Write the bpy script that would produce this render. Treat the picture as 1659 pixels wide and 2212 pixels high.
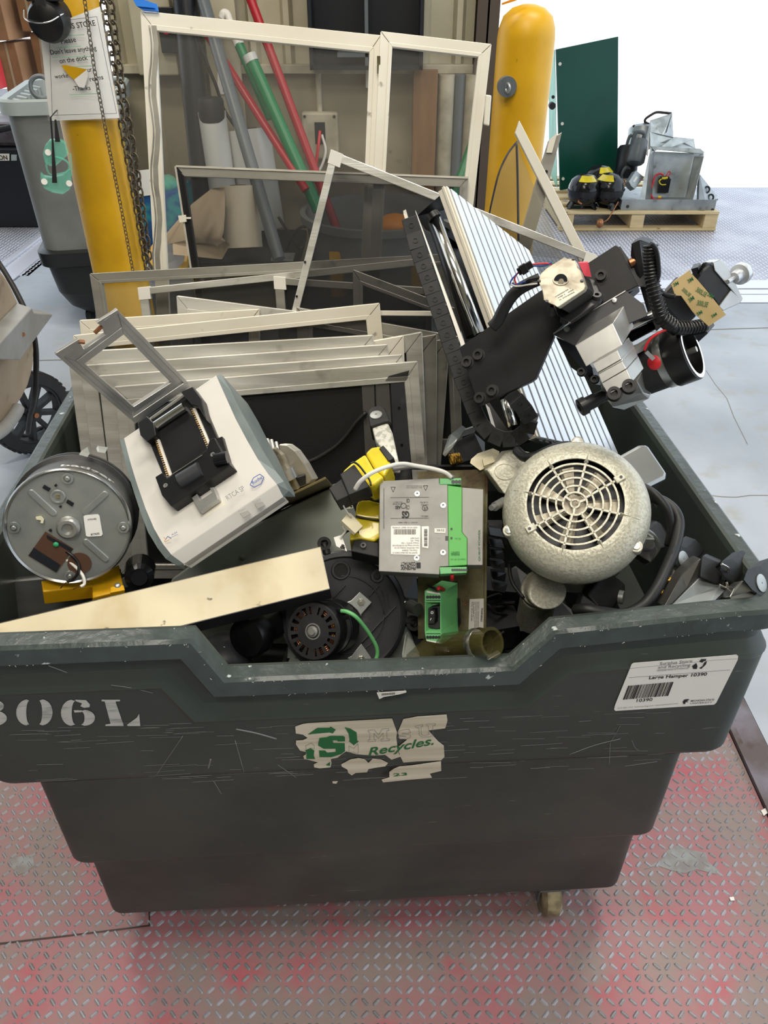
import bpy, math, random
from mathutils import Vector as V, Matrix
random.seed(7)
for o in list(bpy.data.objects): bpy.data.objects.remove(o)
SC = bpy.context.scene; COL = SC.collection
# ---------------- camera ----------------
F, PITCH, EYE = 1660.0, math.radians(35), 1.6
cam = bpy.data.cameras.new('camera'); co = bpy.data.objects.new('camera', cam); COL.objects.link(co)
co.location = (0, 0, EYE); co.rotation_euler = (math.radians(55), 0, 0)
cam.sensor_fit = 'HORIZONTAL'; cam.sensor_width = 36; cam.lens = 36*F/1659.0; cam.clip_end = 200; cam.clip_start = .02
SC.camera = co
SC.view_settings.view_transform = 'Standard'; SC.view_settings.look = 'None'
SC.view_settings.gamma = 1; SC.view_settings.use_curve_mapping = False
SC.view_settings.exposure = 0.0
# ---------------- light: overcast daylight through the dock doors, lamps under the roof, one added fill ----------------
W = bpy.data.worlds.new('World'); SC.world = W; W.use_nodes = True
W.node_tree.nodes['Background'].inputs[0].default_value = (.80, .90, 1, 1)
W.node_tree.nodes['Background'].inputs[1].default_value = 1.9
def lamp(name, loc, rot, sx, sy, power, color):
    l = bpy.data.lights.new(name, 'AREA'); l.shape = 'RECTANGLE'; l.size = sx; l.size_y = sy; l.energy = power; l.color = color
    o = bpy.data.objects.new(name, l); COL.objects.link(o); o.location = loc; o.rotation_euler = rot; return o
lamp('ceiling_and_fill_light', (-.3, .4, 4.2), (math.radians(4), 0, 0), 1.6, .7, 70, (1, .93, .82))
lamp('ceiling_and_fill_light', (-.2, -1.3, 4.0), (math.radians(25), 0, 0), 1.6, .7, 62, (1, .93, .82))  # added fill behind the viewer to brighten the hamper's contents, no lamp known there
lamp('ceiling_and_fill_light', (1.2, 2.4, 4.2), (math.radians(-14), 0, 0), 1.2, .5, 75, (1, .93, .83))
lamp('ceiling_and_fill_light', (-1.6, 3.0, 4.2), (0, 0, 0), 1.2, .5, 60, (1, .93, .83))
SUN = bpy.data.lights.new('sun', 'SUN'); SUN.energy = 4.0; SUN.angle = math.radians(1); SUN.color = (1, .97, .92)
so = bpy.data.objects.new('sun', SUN); COL.objects.link(so); so.rotation_euler = (math.radians(38), 0, math.radians(-20))

# ---------------- photograph geometry: where a sight line meets a real depth ----------------
CY, SY = math.cos(PITCH), math.sin(PITCH)
CR = {'o': (0,0,1), 'c1': (0,0,3.95), 'c2': (250,0,3.16), 'c3': (620,0,2.676), 'c4': (1000,60,2.517), 'c5': (0,480,2.9625),
      'c6': (100,560,2.765), 'd1': (0,940,2.9625), 'd2': (480,860,2.676), 'd3': (860,400,3.456), 'd4': (1050,500,2.724),
      'd5': (1020,900,2.596), 'd6': (0,1340,2.370), 'd7': (600,1400,3.318), 'd8': (1100,1280,2.374), 'e1': (140,560,2.023),
      'e2': (540,640,3.072), 'e3': (620,1260,4.608), 'e4': (0,540,5.267), 'e5': (1300,1120,4.621), 'e6': (1300,230,5.925)}
def ray(c, x, y):
    ox, oy, s = CR[c]; X = (ox+x/s-829.5)/F; U = -(oy+y/s-1106)/F
    return V((X, CY+U*SY, -SY+U*CY))
EV = V((0, 0, EYE))
def at(c, x, y, Y): d = ray(c, x, y); return EV+d*(Y/d.y)
def atz(c, x, y, z): d = ray(c, x, y); return EV+d*((z-EYE)/d.z)
class Plane:
    def __init__(s, a, b, c):
        s.a = a; n = (b-a).cross(c-a).normalized()
        if n.dot(EV-a) < 0: n = -n
        s.n = n
    def __call__(s, c, x, y, o=0):
        d = ray(c, x, y); p = s.a+s.n*o
        return EV+d*((p-EV).dot(s.n)/d.dot(s.n))
    def many(s, c, pts, o=0): return [s(c, x, y, o) for x, y in pts]

# ---------------- materials ----------------
def lin(h):
    r = []
    for i in (0, 2, 4):
        v = int(h[i:i+2], 16)/255; r.append(v/12.92 if v <= .04045 else ((v+.055)/1.055)**2.4)
    return (*r, 1)
def mat(name, c1, rough=.5, metal=0, c2=None, scale=8, stretch=(1,1,1), lo=.4, hi=.6, bump=0, bscale=60, bstretch=None, alpha=None,
        c3=None, s3=30, l3=.62, h3=.66, st3=(1,1,1), trans=0, spec=.5, ior=1.45, rvar=0, coat=0, detail=5):
    m = bpy.data.materials.new(name); m.use_nodes = True; nt = m.node_tree; b = nt.nodes['Principled BSDF']; L = nt.links.new
    b.inputs['Base Color'].default_value = lin(c1); b.inputs['Roughness'].default_value = rough; b.inputs['Metallic'].default_value = metal
    b.inputs['Specular IOR Level'].default_value = spec; b.inputs['IOR'].default_value = ior
    if coat: b.inputs['Coat Weight'].default_value = coat
    if trans: b.inputs['Transmission Weight'].default_value = trans
    tc = nt.nodes.new('ShaderNodeTexCoord')
    def noise(sc, st, det=5):
        mp = nt.nodes.new('ShaderNodeMapping'); mp.inputs['Scale'].default_value = st; L(tc.outputs['Object'], mp.inputs[0])
        n = nt.nodes.new('ShaderNodeTexNoise'); n.inputs['Scale'].default_value = sc; n.inputs['Detail'].default_value = det; L(mp.outputs[0], n.inputs[0]); return n
    def ramp(n, a, z):
        r = nt.nodes.new('ShaderNodeMapRange'); r.inputs[1].default_value = a; r.inputs[2].default_value = z; L(n.outputs[0], r.inputs[0]); return r
    col = None
    if c2:
        r = ramp(noise(scale, stretch, detail), lo, hi)
        mx = nt.nodes.new('ShaderNodeMix'); mx.data_type = 'RGBA'; mx.inputs[6].default_value = lin(c1); mx.inputs[7].default_value = lin(c2)
        L(r.outputs[0], mx.inputs[0]); col = mx.outputs[2]
        if rvar:
            q = nt.nodes.new('ShaderNodeMapRange'); q.inputs[3].default_value = rough; q.inputs[4].default_value = rough+rvar; L(r.outputs[0], q.inputs[0]); L(q.outputs[0], b.inputs['Roughness'])
    if c3:
        r = ramp(noise(s3, st3, 8), l3, h3)
        mx = nt.nodes.new('ShaderNodeMix'); mx.data_type = 'RGBA'; mx.inputs[7].default_value = lin(c3)
        if col: L(col, mx.inputs[6])
        else: mx.inputs[6].default_value = lin(c1)
        L(r.outputs[0], mx.inputs[0]); col = mx.outputs[2]
    if col: L(col, b.inputs['Base Color'])
    if bump:
        n = noise(bscale, bstretch or (1,1,1), 4); bp = nt.nodes.new('ShaderNodeBump'); bp.inputs['Strength'].default_value = bump; bp.inputs['Distance'].default_value = .002
        L(n.outputs[0], bp.inputs['Height']); L(bp.outputs[0], b.inputs['Normal'])
    if alpha is not None: b.inputs['Alpha'].default_value = alpha
    return m
# fine woven screen: threads with open gaps, whatever the viewpoint
def netting(name, c, alpha, rough=.6): return mat(name, c, rough, 0, alpha=alpha, bump=.3, bscale=900)
K = {}
def kit(**a): K.update(a)
kit(
 alu=mat('brushed aluminium', 'd9d5ca', .38, .6, 'b9b3a6', 5, (1,6,6), .3, .7, bump=.15, bscale=25, bstretch=(1,14,14), c3='8f8a80', s3=9, l3=.66, h3=.8),
 alu_warm=mat('worn mill aluminium', 'dcdad3', .38, .55, 'b9b6ad', 4, (1,7,7), .38, .62, bump=.15, bscale=22, bstretch=(1,12,12), c3='837f76', s3=12, l3=.62, h3=.76),
 alu_dim=mat('dull aluminium', 'a8a59c', .45, .7, '8f8c84', 6, (1,4,4), .3, .7, c3='6d6b66', s3=14, l3=.64, h3=.75),
 alu_paint=mat('off white painted frame', 'e4dfd2', .42, .1, 'cbc4b2', 3, (1,1,1), .3, .7, c3='8d887b', s3=26, l3=.68, h3=.74),
 slot=mat('anodised table aluminium', 'd0d4d9', .30, .55, 'bfc4ca', 8, (1,1,1), .3, .7),
 mach=mat('machined aluminium', 'b9b9b6', .34, .8, 'a4a4a2', 14, (1,1,1), .35, .65, bump=.05, bscale=80),
 cast=mat('cast motor end metal', 'b3ab9a', .5, .55, '8f8878', 40, (1,1,1), .4, .6, bump=.2, bscale=160, c3='6b6557', s3=22, l3=.6, h3=.7),
 zinc=mat('galvanised steel', 'b4b7b4', .38, .75, '989c9b', 14, (1,1,1), .35, .65, c3='7b7768', s3=10, l3=.66, h3=.75),
 zinc2=mat('weathered sheet steel', 'a7adaf', .42, .55, '858b8e', 6, (1,1,1), .35, .65, c3='5f605c', s3=12, l3=.6, h3=.7),
 chrome=mat('polished steel', 'dcdcda', .14, 1), chrome_bright=mat('plated steel', 'c9c7bf', .25, .95),
 stainless=mat('stainless sheet', 'a5a6a4', .28, .9, '8c8d8c', 4, (1,1,10), .3, .7, c3='6f6e6a', s3=10, l3=.62, h3=.8),
 hammer=mat('hammered grey enamel', 'bfbcac', .34, .2, 'aba898', 260, (1,1,1), .42, .58, bump=.5, bscale=260, detail=2),
 black=mat('black anodised plate', '121214', .42, .1, '17171a', 30, (1,1,1), .4, .6),
 blackp=mat('black plastic', '0e0e10', .38), blackm=mat('matt black plastic', '19191b', .6, 0, '202022', 40, (1,1,1), .4, .6),
 rubber=mat('black rubber', '131314', .5, 0, '1b1b1c', 20, (1,1,1), .4, .6, bump=.15, bscale=200),
 dark=mat('dark painted steel', '2b2b2c', .45, .3, '39383a', 20, (1,1,1), .4, .6, c3='8a8476', s3=30, l3=.72, h3=.76),
 blower=mat('dark grey moulded plastic', '35363a', .42, 0, '2c2d31', 10, (1,1,1), .4, .6, c3='4d4c49', s3=24, l3=.62, h3=.75),
 white=mat('white instrument shell', 'cfccc7', .34, 0, 'c4c1bc', 5, (1,1,1), .4, .7, c3='a08468', s3=26, l3=.735, h3=.75),
 whitep=mat('white plastic', 'dcd8cf', .45), paper=mat('white paper', 'e4e2dd', .6), label=mat('white label', 'dedbd3', .4),
 greyp=mat('grey painted trim', '717b7c', .42, 0, '667071', 12, (1,1,1), .4, .6),
 sage=mat('sage grey enamel', 'a2a89f', .45, 0, '969c93', 6, (1,1,1), .4, .6, c3='60645e', s3=24, l3=.67, h3=.71),
 olive=mat('olive brown sheet', '80734a', .5, .2, '6d623f', 8, (1,1,1), .4, .6),
 beige=mat('stained cream panel', 'd0c4a6', .45, 0, 'bba980', 9, (1,1,1), .48, .66, c3='6d6450', s3=34, l3=.70, h3=.73),
 greenp=mat('green terminal plastic', '67b06f', .45), greenl=mat('green front panel', '4aa843', .4),
 rust=mat('corroded plated plate', '8a8565', .5, .5, '5d4f3c', 16, (1,1,1), .42, .62, c3='6a3f26', s3=26, l3=.56, h3=.66, bump=.4, bscale=120),
 yellow=mat('yellow insulating tape', 'e2cd28', .28, 0, 'c9b31f', 14, (1,1,1), .4, .6, bump=.6, bscale=35, coat=.4),
 safety=mat('safety yellow paint', 'cb9c08', .42, 0, 'bd8f06', 5, (1,1,1), .4, .6, c3='5f4a12', s3=16, l3=.70, h3=.76),
 yplast=mat('yellow plastic', 'cf9c10', .4), orange=mat('orange plastic', 'e08a14', .4),
 bin=mat('dark green rotomoulded plastic', '3a413d', .40, 0, '333936', 4, (1,1,1), .4, .6, bump=.35, bscale=18, c3='8b8d7e', s3=16, l3=.705, h3=.75, st3=(1,1,14), rvar=.12),
 binrim=mat('scuffed green plastic rim', '3c4544', .30, 0, '333b3a', 20, (1,1,1), .4, .6, bump=.6, bscale=60, c3='aeb5b4', s3=60, l3=.68, h3=.72, st3=(1,1,1)),
 red=mat('red painted plate', '9c686e', .5, .15, '857672', 7, (1,1,1), .38, .60, c3='a8555f', s3=9, l3=.55, h3=.72, bump=.2, bscale=60),
 lug=mat('worn steel lugs', '97959d', .45, .3, '7c797c', 10, (1,1,1), .4, .6),
 gplate=mat('bare diamond plate', 'aaa9b2', .42, .45, '8f8f9a', 3, (1,1,1), .4, .6), glug=mat('bare plate lugs', 'd0d0d8', .4, .5),
 steel=mat('steel kerb', '757079', .45, .5, '5b5050', 8, (1,1,1), .4, .6, c3='4a3a30', s3=12, l3=.6, h3=.7), dsteel=mat('dark steel', '3b3533', .5, .4),
 concrete=mat('smooth worn concrete', 'a9b0b9', .55, 0, '959ca6', 2.2, (1,1,1), .35, .65, c3='97968f', s3=9, l3=.56, h3=.8, bump=.2, bscale=40),
 apron=mat('pale outdoor concrete', 'f2f1ee', .8), joint=mat('floor joint', '77736b', .8),
 wall=mat('beige painted boards', '978e77', .65, 0, '887f68', 2, (1,1,1), .4, .6, c3='6d6551', s3=8, l3=.64, h3=.74),
 wallm=mat('cream corrugated sheet', 'b8b19b', .5, .1, 'aaa38c', 3, (1,1,1), .4, .6), ledge=mat('dusty beige ledge', 'b3ab95', .6, 0, '8f8873', 6, (1,1,1), .4, .6),
 bark=mat('dark brown column paint', '4b4037', .5), boxc=mat('cardboard', '9c7350', .7, 0, '8b6444', 4, (1,1,1), .4, .6, c3='3c2a20', s3=6, l3=.70, h3=.72),
 navy=mat('black navy sheet', '191c22', .4), pipeg=mat('grey conduit', '5a6064', .4), redp=mat('red enamel pole', 'a3202c', .35), greenpole=mat('green enamel pole', '127347', .35),
 film=mat('stretch film', 'c5c6c2', .3, alpha=.9), kraft=mat('kraft paper', 'b39f82', .7, 0, 'a69376', 5, (1,1,1), .4, .6), paproll=mat('bubble paper roll', 'cbbfa8', .6, bump=.5, bscale=120),
 wood=mat('plywood edge brown', '84603c', .6, 0, '6e4e30', 3, (8,8,1), .3, .7), pine=mat('pallet pine', 'd2bf98', .65, 0, 'bda87e', 6, (1,8,8), .3, .7, c3='8a7452', s3=10, l3=.64, h3=.7),
 gtub=mat('grey polyethylene', '787a78', .45, 0, '6b6d6b', 5, (1,1,1), .4, .6), gtubl=mat('light grey polyethylene', '9aa3a3', .45), btub=mat('black polyethylene', '1e1f20', .4),
 tan=mat('tan dirty plastic', 'a08e76', .5, 0, '8a7761', 3, (1,1,1), .4, .6, c3='5c4a38', s3=9, l3=.60, h3=.72), tanrim=mat('greyed plastic rim', '8f8f8c', .45, 0, '7f7d78', 8, (1,1,1), .4, .6),
 dgreen=mat('dark green door paint', '0d4a3d', .32, .1, '0b4438', 2, (1,1,1), .4, .6), lgreen=mat('pale green painted flange', '7fb8a4', .5),
 gloss=mat('gloss black shell', '1a1b1e', .16, .2), copper=mat('copper', '9a6a4a', .35, .8), cream=mat('cream connector', 'd8cfb2', .45), brown=mat('brown board', '4c3224', .6),
 redc=mat('red', 'c4262e', .4), pinkt=mat('pink red tape', 'd6404e', .5), blue=mat('blue film', '1f78d8', .35), bluebox=mat('blue printed carton', '1d4f86', .5, 0, '2a8a8f', 5, (1,1,1), .5, .56), green=mat('green wire', '2f9a66', .4),
 wirew=mat('white wire', 'cfccc5', .4), wireg=mat('grey wire', '6e6c6c', .4), ink=mat('black ink', '1a1a1c', .6), inkg=mat('grey ink', '77777a', .6), inkb=mat('blue ink', '2b4a94', .6), inkgr=mat('dark green ink', '1b6236', .6), inkgl=mat('green ink', '8fbf9a', .6), inkr=mat('red ink', 'c03038', .6), inky=mat('amber ink', 'd99a2a', .6),
 gun=mat('dull dark steel tube', '5a5956', .4, .6, '484745', 12, (1,1,1), .4, .6), psu=mat('matt plated case', '908f8b', .5, .25, '82817d', 20, (1,1,1), .4, .6), stencil=mat('worn white stencil paint', 'b9b9b5', .6, 0, '8a8d8b', 22, (1,1,5), .5, .7),
 speckle=mat('speckled white enamel', 'cfcdc4', .45, 0, 'a5a69c', 120, (1,1,1), .5, .58), sticker=mat('peeling cream sticker', 'cfc6b4', .5, 0, 'b9ae99', 14, (.3,.3,6), .4, .65), kapton=mat('tan masking paper', 'c0a878', .45, 0, 'ad9566', 10, (1,1,1), .4, .6),
 gold=mat('gold contacts', 'c79a3c', .35, .7, '5c451e', 160, (1,1,1), .45, .55), led=mat('smoked lens', '71716b', .3),
 net=netting('black insect netting', '16181b', .52), netg=netting('grey insect netting', '77756f', .24), netd=netting('dense black netting', '101113', .93), nett=netting('dusty netting', '8d8468', .40),
 glass=mat('clear glass', 'e8efe6', .05, 0, alpha=.16, spec=.8), tube=mat('stained glass tube', '54502c', .1, 0, alpha=.42, spec=.8), goggle=mat('green clear vinyl', '6fd0b4', .2, 0, alpha=.34), worn=mat('worn bare patch', '8b8f8e', .5, .1, '7c7775', 30, (1,1,1), .4, .6), sleeve=mat('clear plastic sleeve', 'e6e8ea', .12, 0, alpha=.14, spec=.9),
 band=mat('patina chain steel', '6a6252', .45, .6, '4d4538', 60, (1,1,1), .4, .6),
)

# ---------------- mesh builder ----------------
class MB:
    def __init__(s): s.v = []; s.f = []; s.m = []; s.sm = []; s.mi = 0
    def use(s, i): s.mi = i; return s
    def add(s, vs, fs, sm=False):
        b = len(s.v); s.v += [tuple(p) for p in vs]
        for f in fs: s.f.append([b+i for i in f]); s.m.append(s.mi); s.sm.append(sm)
        return s
    def poly(s, pts): return s.add(pts, [list(range(len(pts)))])
    def prism(s, pts, vec):
        n = len(pts); vec = V(vec); a = [V(p) for p in pts]
        nn = V((0,0,0))
        for i in range(n): nn += (a[i]-a[0]).cross(a[(i+1) % n]-a[0])
        if nn.dot(vec) > 0: a.reverse()
        return s.add(a+[p+vec for p in a], [list(range(n)), list(range(2*n-1, n-1, -1))]+[[i, n+i, n+(i+1) % n, (i+1) % n] for i in range(n)])
    def box(s, c, a, b, d):
        c = V(c); a = V(a); b = V(b); d = V(d)
        return s.prism([c-a-b-d, c+a-b-d, c+a+b-d, c-a+b-d], d*2)
    def bx(s, x0, x1, y0, y1, z0, z1): return s.prism([(x0,y0,z0),(x1,y0,z0),(x1,y1,z0),(x0,y1,z0)], (0,0,z1-z0))
    def bar(s, p, q, w, t, n):
        p = V(p); q = V(q); d = (q-p).normalized(); n = V(n); n = (n-d*n.dot(d)).normalized(); x = d.cross(n)
        return s.box((p+q)/2, (q-p)/2, x*w/2, n*t/2)
    def lathe(s, p, ax, prof, seg=28, cap=True, a0=0, a1=None, sm=True):
        p = V(p); ax = V(ax).normalized(); t = V((0,0,1)) if abs(ax.z) < .9 else V((1,0,0)); x = ax.cross(t).normalized(); y = ax.cross(x)
        full = a1 is None; n = seg if full else seg+1; vs = []
        # bands: neighbours share vertices only where the profile turns gently
        def ringv(r, h):
            return [p+ax*h+(x*math.cos(2*math.pi*i/seg if full else a0+(a1-a0)*i/seg)+y*math.sin(2*math.pi*i/seg if full else a0+(a1-a0)*i/seg))*r for i in range(n)]
        ang = [math.atan2(prof[k+1][1]-prof[k][1], prof[k+1][0]-prof[k][0]) for k in range(len(prof)-1)]
        out = []; fs = []; prev = None
        for k in range(len(prof)-1):
            if k and prev is not None:
                dA = abs((ang[k]-ang[k-1]+math.pi) % (2*math.pi)-math.pi)
                share = dA < .75 and sm
            else: share = False
            if not share: st = len(out); out += ringv(*prof[k])
            else: st = prev
            en = len(out); out += ringv(*prof[k+1]); prev = en
            for i in range(seg):
                j = (i+1) % n if full else i+1
                fs.append([st+i, st+j, en+j, en+i])
        s.add(out, fs, sm)
        if cap and full:
            for k in (0, len(prof)-1):
                if prof[k][0] > 1e-6: s.add(ringv(*prof[k]), [list(range(n))[::(1 if k else -1)]])
        return s
    def cyl(s, p, q, r, r1=None, seg=24):
        p = V(p); q = V(q); L = (q-p).length
        return s.lathe(p, q-p, [(r, 0), (r if r1 is None else r1, L)], seg)
    def dome(s, p, ax, r, h, seg=24, n=6): return s.lathe(p, ax, [(r*math.cos(i/n*math.pi/2)+1e-6*(i == n), h*math.sin(i/n*math.pi/2)) for i in range(n+1)], seg)
    def ball(s, c, r, ax=(0,0,1), k=1, seg=20, n=12): return s.lathe(c, ax, [(max(1e-5, r*math.sin(math.pi*i/n)), -r*k*math.cos(math.pi*i/n)) for i in range(n+1)], seg, cap=False)
    def ring(s, c, ax, r0, r1, t, seg=36):
        return s.lathe(V(c)-V(ax).normalized()*t/2, ax, [(r0,0),(r1,0),(r1,t),(r0,t),(r0,0)], seg, cap=False, sm=False)
    def torus(s, c, ax, R, r, seg=28, n=8): return s.lathe(c, ax, [(R+r*math.cos(2*math.pi*i/n), r*math.sin(2*math.pi*i/n)) for i in range(n+1)], seg, cap=False)
    def tube(s, pts, r, seg=8, res=6):
        P = [V(p) for p in pts]
        if len(P) > 2 and res > 1:
            Q = []
            E = [P[0]*2-P[1]]+P+[P[-1]*2-P[-2]]
            for i in range(1, len(E)-2):
                for k in range(res):
                    t = k/res; a, b, c, d = E[i-1], E[i], E[i+1], E[i+2]
                    Q.append(.5*((2*b)+(c-a)*t+(2*a-5*b+4*c-d)*t*t+(3*b-a-3*c+d)*t**3))
            P = Q+[P[-1]]
        x = None; vs = []
        for i, p in enumerate(P):
            d = (P[min(i+1, len(P)-1)]-P[max(i-1, 0)]).normalized()
            if x is None: t = V((0,0,1)) if abs(d.z) < .9 else V((1,0,0)); x = d.cross(t).normalized()
            else: x = (x-d*x.dot(d)).normalized()
            y = d.cross(x)
            for k in range(seg): a = 2*math.pi*k/seg; vs.append(p+(x*math.cos(a)+y*math.sin(a))*r)
        n = len(P); fs = [[i*seg+k, i*seg+(k+1) % seg, (i+1)*seg+(k+1) % seg, (i+1)*seg+k] for i in range(n-1) for k in range(seg)]
        s.add(vs, fs, True); b = len(s.v)-len(vs)
        s.f += [[b+k for k in range(seg)][::-1], [b+(n-1)*seg+k for k in range(seg)]]; s.m += [s.mi]*2; s.sm += [False]*2
        return s
    def link(s, c, d, n, L, w, r):      # one chain link in plane (d, n x d)
        c = V(c); d = V(d).normalized(); e = V(n).cross(d).normalized(); pts = []
        for i in range(13):
            a = 2*math.pi*i/12; pts.append(c+d*math.cos(a)*L/2*1.0+e*math.sin(a)*w/2)
        return s.tube(pts, r, 5, 1)
    def loft(s, A, B, vec):              # curved sheet between two rails, with thickness
        n = len(A); vec = V(vec); a = [V(p) for p in A]; b = [V(p) for p in B]
        s.add(a+b, [[i, n+i, n+i+1, i+1] for i in range(n-1)], True)
        a2 = [p+vec for p in a]; b2 = [p+vec for p in b]
        s.add(a2+b2, [[i, i+1, n+i+1, n+i] for i in range(n-1)], True)
        s.add(a+a2, [[i, i+1, n+i+1, n+i] for i in range(n-1)]); s.add(b+b2, [[i, n+i, n+i+1, i+1] for i in range(n-1)])
        s.poly([a[0], b[0], b2[0], a2[0]]); return s.poly([a[-1], a2[-1], b2[-1], b[-1]])
    def build(s, name, m, parent=None, bev=0, seg=2):
        if parent is not None: o0 = V(ORI[parent.name])
        else:
            xs = [p[0] for p in s.v]; ys = [p[1] for p in s.v]; zs = [p[2] for p in s.v]
            o0 = V(((min(xs)+max(xs))/2, (min(ys)+max(ys))/2, min(zs)))
        me = bpy.data.meshes.new(name); me.from_pydata([tuple(V(p)-o0) for p in s.v], [], s.f)
        for k in (m if isinstance(m, (list, tuple)) else [m]): me.materials.append(K[k] if isinstance(k, str) else k)
        me.polygons.foreach_set('material_index', s.m); me.polygons.foreach_set('use_smooth', s.sm); me.update()
        o = bpy.data.objects.new(name, me); COL.objects.link(o); ORI[o.name] = tuple(o0)
        if parent is not None: o.parent = parent
        else: o.location = o0
        if bev:
            w = o.modifiers.new('bevel', 'BEVEL'); w.width = bev; w.segments = seg; w.limit_method = 'ANGLE'; w.angle_limit = math.radians(40)
        return o
ORI = {}
def tag(o, label, cat, group=None):
    o['label'] = label; o['category'] = cat
    if group: o['group'] = group
    return o
def struct(o): o['kind'] = 'structure'; return o
def thing(name, label, cat, loc, group=None):
    o = bpy.data.objects.new(name, None); COL.objects.link(o); o.location = loc; o.empty_display_size = .05; ORI[o.name] = tuple(V(loc))
    return tag(o, label, cat, group)
def copy_thing(o, loc, label=None, rot=None, parent=None):
    c = o.copy(); COL.objects.link(c)
    if parent is None: c.location = loc
    else: c.parent = parent
    if rot is not None: c.rotation_euler = rot
    if label: c['label'] = label
    for ch in list(o.children): copy_thing(ch, None, parent=c)
    ORI[c.name] = tuple(c.location)
    return c
_tc = {}
def glyphs(t, bold=0, shear=0):
    k = (t, bold, shear)
    if k not in _tc:
        cu = bpy.data.curves.new('t', 'FONT'); cu.body = t; cu.offset = bold; cu.shear = shear; cu.resolution_u = 3; cu.align_x = 'LEFT'
        o = bpy.data.objects.new('t', cu); me = o.to_mesh()
        _tc[k] = ([tuple(v.co) for v in me.vertices], [list(p.vertices) for p in me.polygons]); o.to_mesh_clear(); bpy.data.objects.remove(o); bpy.data.curves.remove(cu)
    return _tc[k]
def write(mb, t, p, q, up, h=None, lift=.0004, bold=0, shear=0, wrap=None):
    """lettering from p to q, up = rough up direction on the surface, h = cap height (default keeps proportion)"""
    vs, fs = glyphs(t, bold, shear)
    if not vs: return mb
    x0 = min(v[0] for v in vs); x1 = max(v[0] for v in vs)
    p = V(p); q = V(q); d = (q-p); L = d.length; d /= L; up = V(up); up = (up-d*up.dot(d)).normalized(); n = d.cross(up)
    s = L/(x1-x0); sy = s if h is None else h/.73
    if wrap: out = [wrap((v[0]-x0)*s, v[1]*sy) for v in vs]
    else: out = [p+d*(v[0]-x0)*s+up*v[1]*sy+n*lift for v in vs]
    return mb.add(out, fs)
def wpl(mb, t, pl, c, x0, y0, x1, y1, ux, uy, h=None, lift=.0006, off=0, **k):
    p = pl(c, x0, y0, off+lift); q = pl(c, x1, y1, off+lift); u = pl(c, x0+ux, y0+uy, off+lift)-p
    return write(mb, t, p, q, u, h, 0, **k)
# ======================= the setting =======================
struct(MB().bx(-9, 9, -6, 7.5, -.25, -.02).build('floor', 'concrete'))
m = MB(); m.bx(-9, -1.7, -6, 1.9, -.02, 0); m.bx(-1.7, .888, -6, .1, -.02, 0); m.bx(.972, 9, -6, 4.44, -.02, 0); m.bx(-9, .972, 1.9, 4.44, -.02, 0); m.bx(-2.35, .9, 4.44, 7.5, -.02, 0); m.bx(-9, -2.35, 1.9, 4.85, -.02, 0)
struct(m.build('floor', 'concrete'))
struct(MB().bx(-60, 60, 9.5, 160, -1.2, -1.1).build('floor', 'apron'))
def diamond(x0, x1, y0, y1, pitch, z, name, mats, ang=0):
    """steel floor plate with raised lens shaped lugs in alternating directions"""
    m = MB(); m.bx(x0, x1, y0, y1, z-.02, z); m.use(1)
    nx = int((x1-x0)/pitch); ny = int((y1-y0)/pitch); L = pitch*.47; w = pitch*.17; h = .0018
    S = math.sqrt(.5)
    vs = []; fs = []
    for j in range(ny):
        for i in range(nx):
            cx = x0+(i+.5)*pitch; cy = y0+(j+.5)*pitch; s = 1 if (i+j) % 2 else -1
            d = (S, S*s); e = (-S*s, S); b = len(vs)
            for a, c, hh in ((-L,0,0),(-L*.6,-w,0),(L*.6,-w,0),(L,0,0),(L*.6,w,0),(-L*.6,w,0),(-L*.6,-w*.3,h),(L*.6,-w*.3,h),(L*.6,w*.3,h),(-L*.6,w*.3,h)):
                vs.append((cx+d[0]*a+e[0]*c, cy+d[1]*a+e[1]*c, z+hh))
            for f in ((0,1,6),(1,2,7,6),(2,3,7),(3,4,8),(3,8,7),(4,5,9,8),(5,0,9),(0,6,9),(6,7,8,9)): fs.append([b+k for k in f])
    m.add(vs, fs); return struct(m.build(name, mats))
diamond(-1.7, .888, .1, 1.9, .0212, 0, 'floor', ['red', 'lug'])
diamond(.95, 6.0, 4.86, 7.46, .028, 0, 'floor', ['gplate', 'glug'])
diamond(-5.0, -2.30, 4.95, 8.0, .028, 0, 'floor', ['gplate', 'glug'])
m = MB(); m.bx(.89, .905, -1, 1.9, -.015, .012); m.bx(.905, .968, -1, 1.9, -.015, .004)
struct(m.build('trim_1', ['steel']))
m = MB(); m.bx(.95, 6, 4.70, 4.855, -.015, .003); m.bx(.95, 6, 4.60, 4.68, -.015, .002); m.bx(.95, 6, 4.45, 4.585, -.015, .003)
struct(m.build('trim_2', 'glug'))
m = MB(); m.bx(-2.51, -2.37, 4.85, 8, -.015, .003); m.bx(-2.56, -2.52, 4.95, 8, -.01, .02); m.bx(-6, -2.36, 4.86, 4.94, -.01, .006)
struct(m.build('trim_3', 'glug'))
def crack(n, pts, w):
    m = MB(); A = []; B = []
    P = [atz('o', x, y, .0006) for x, y in pts]
    for i, p in enumerate(P):
        d = (P[min(i+1, len(P)-1)]-P[max(i-1, 0)]).normalized(); e = V((-d.y, d.x, 0))*w/2; A.append(p+e); B.append(p-e)
    k = len(A); m.add(A+B, [[i, i+1, k+i+1, k+i] for i in range(k-1)]); return struct(m.build(n, 'joint'))
crack('trim_4', [(60, 779), (150, 777), (260, 775)], .012)
crack('trim_5', [(1400, 717), (1500, 713), (1659, 708), (1800, 704)], .012)
crack('trim_6', [(1500, 1068), (1535, 1070), (1560, 1073), (1590, 1074), (1620, 1070), (1659, 1070), (1720, 1068)], .005)
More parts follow.
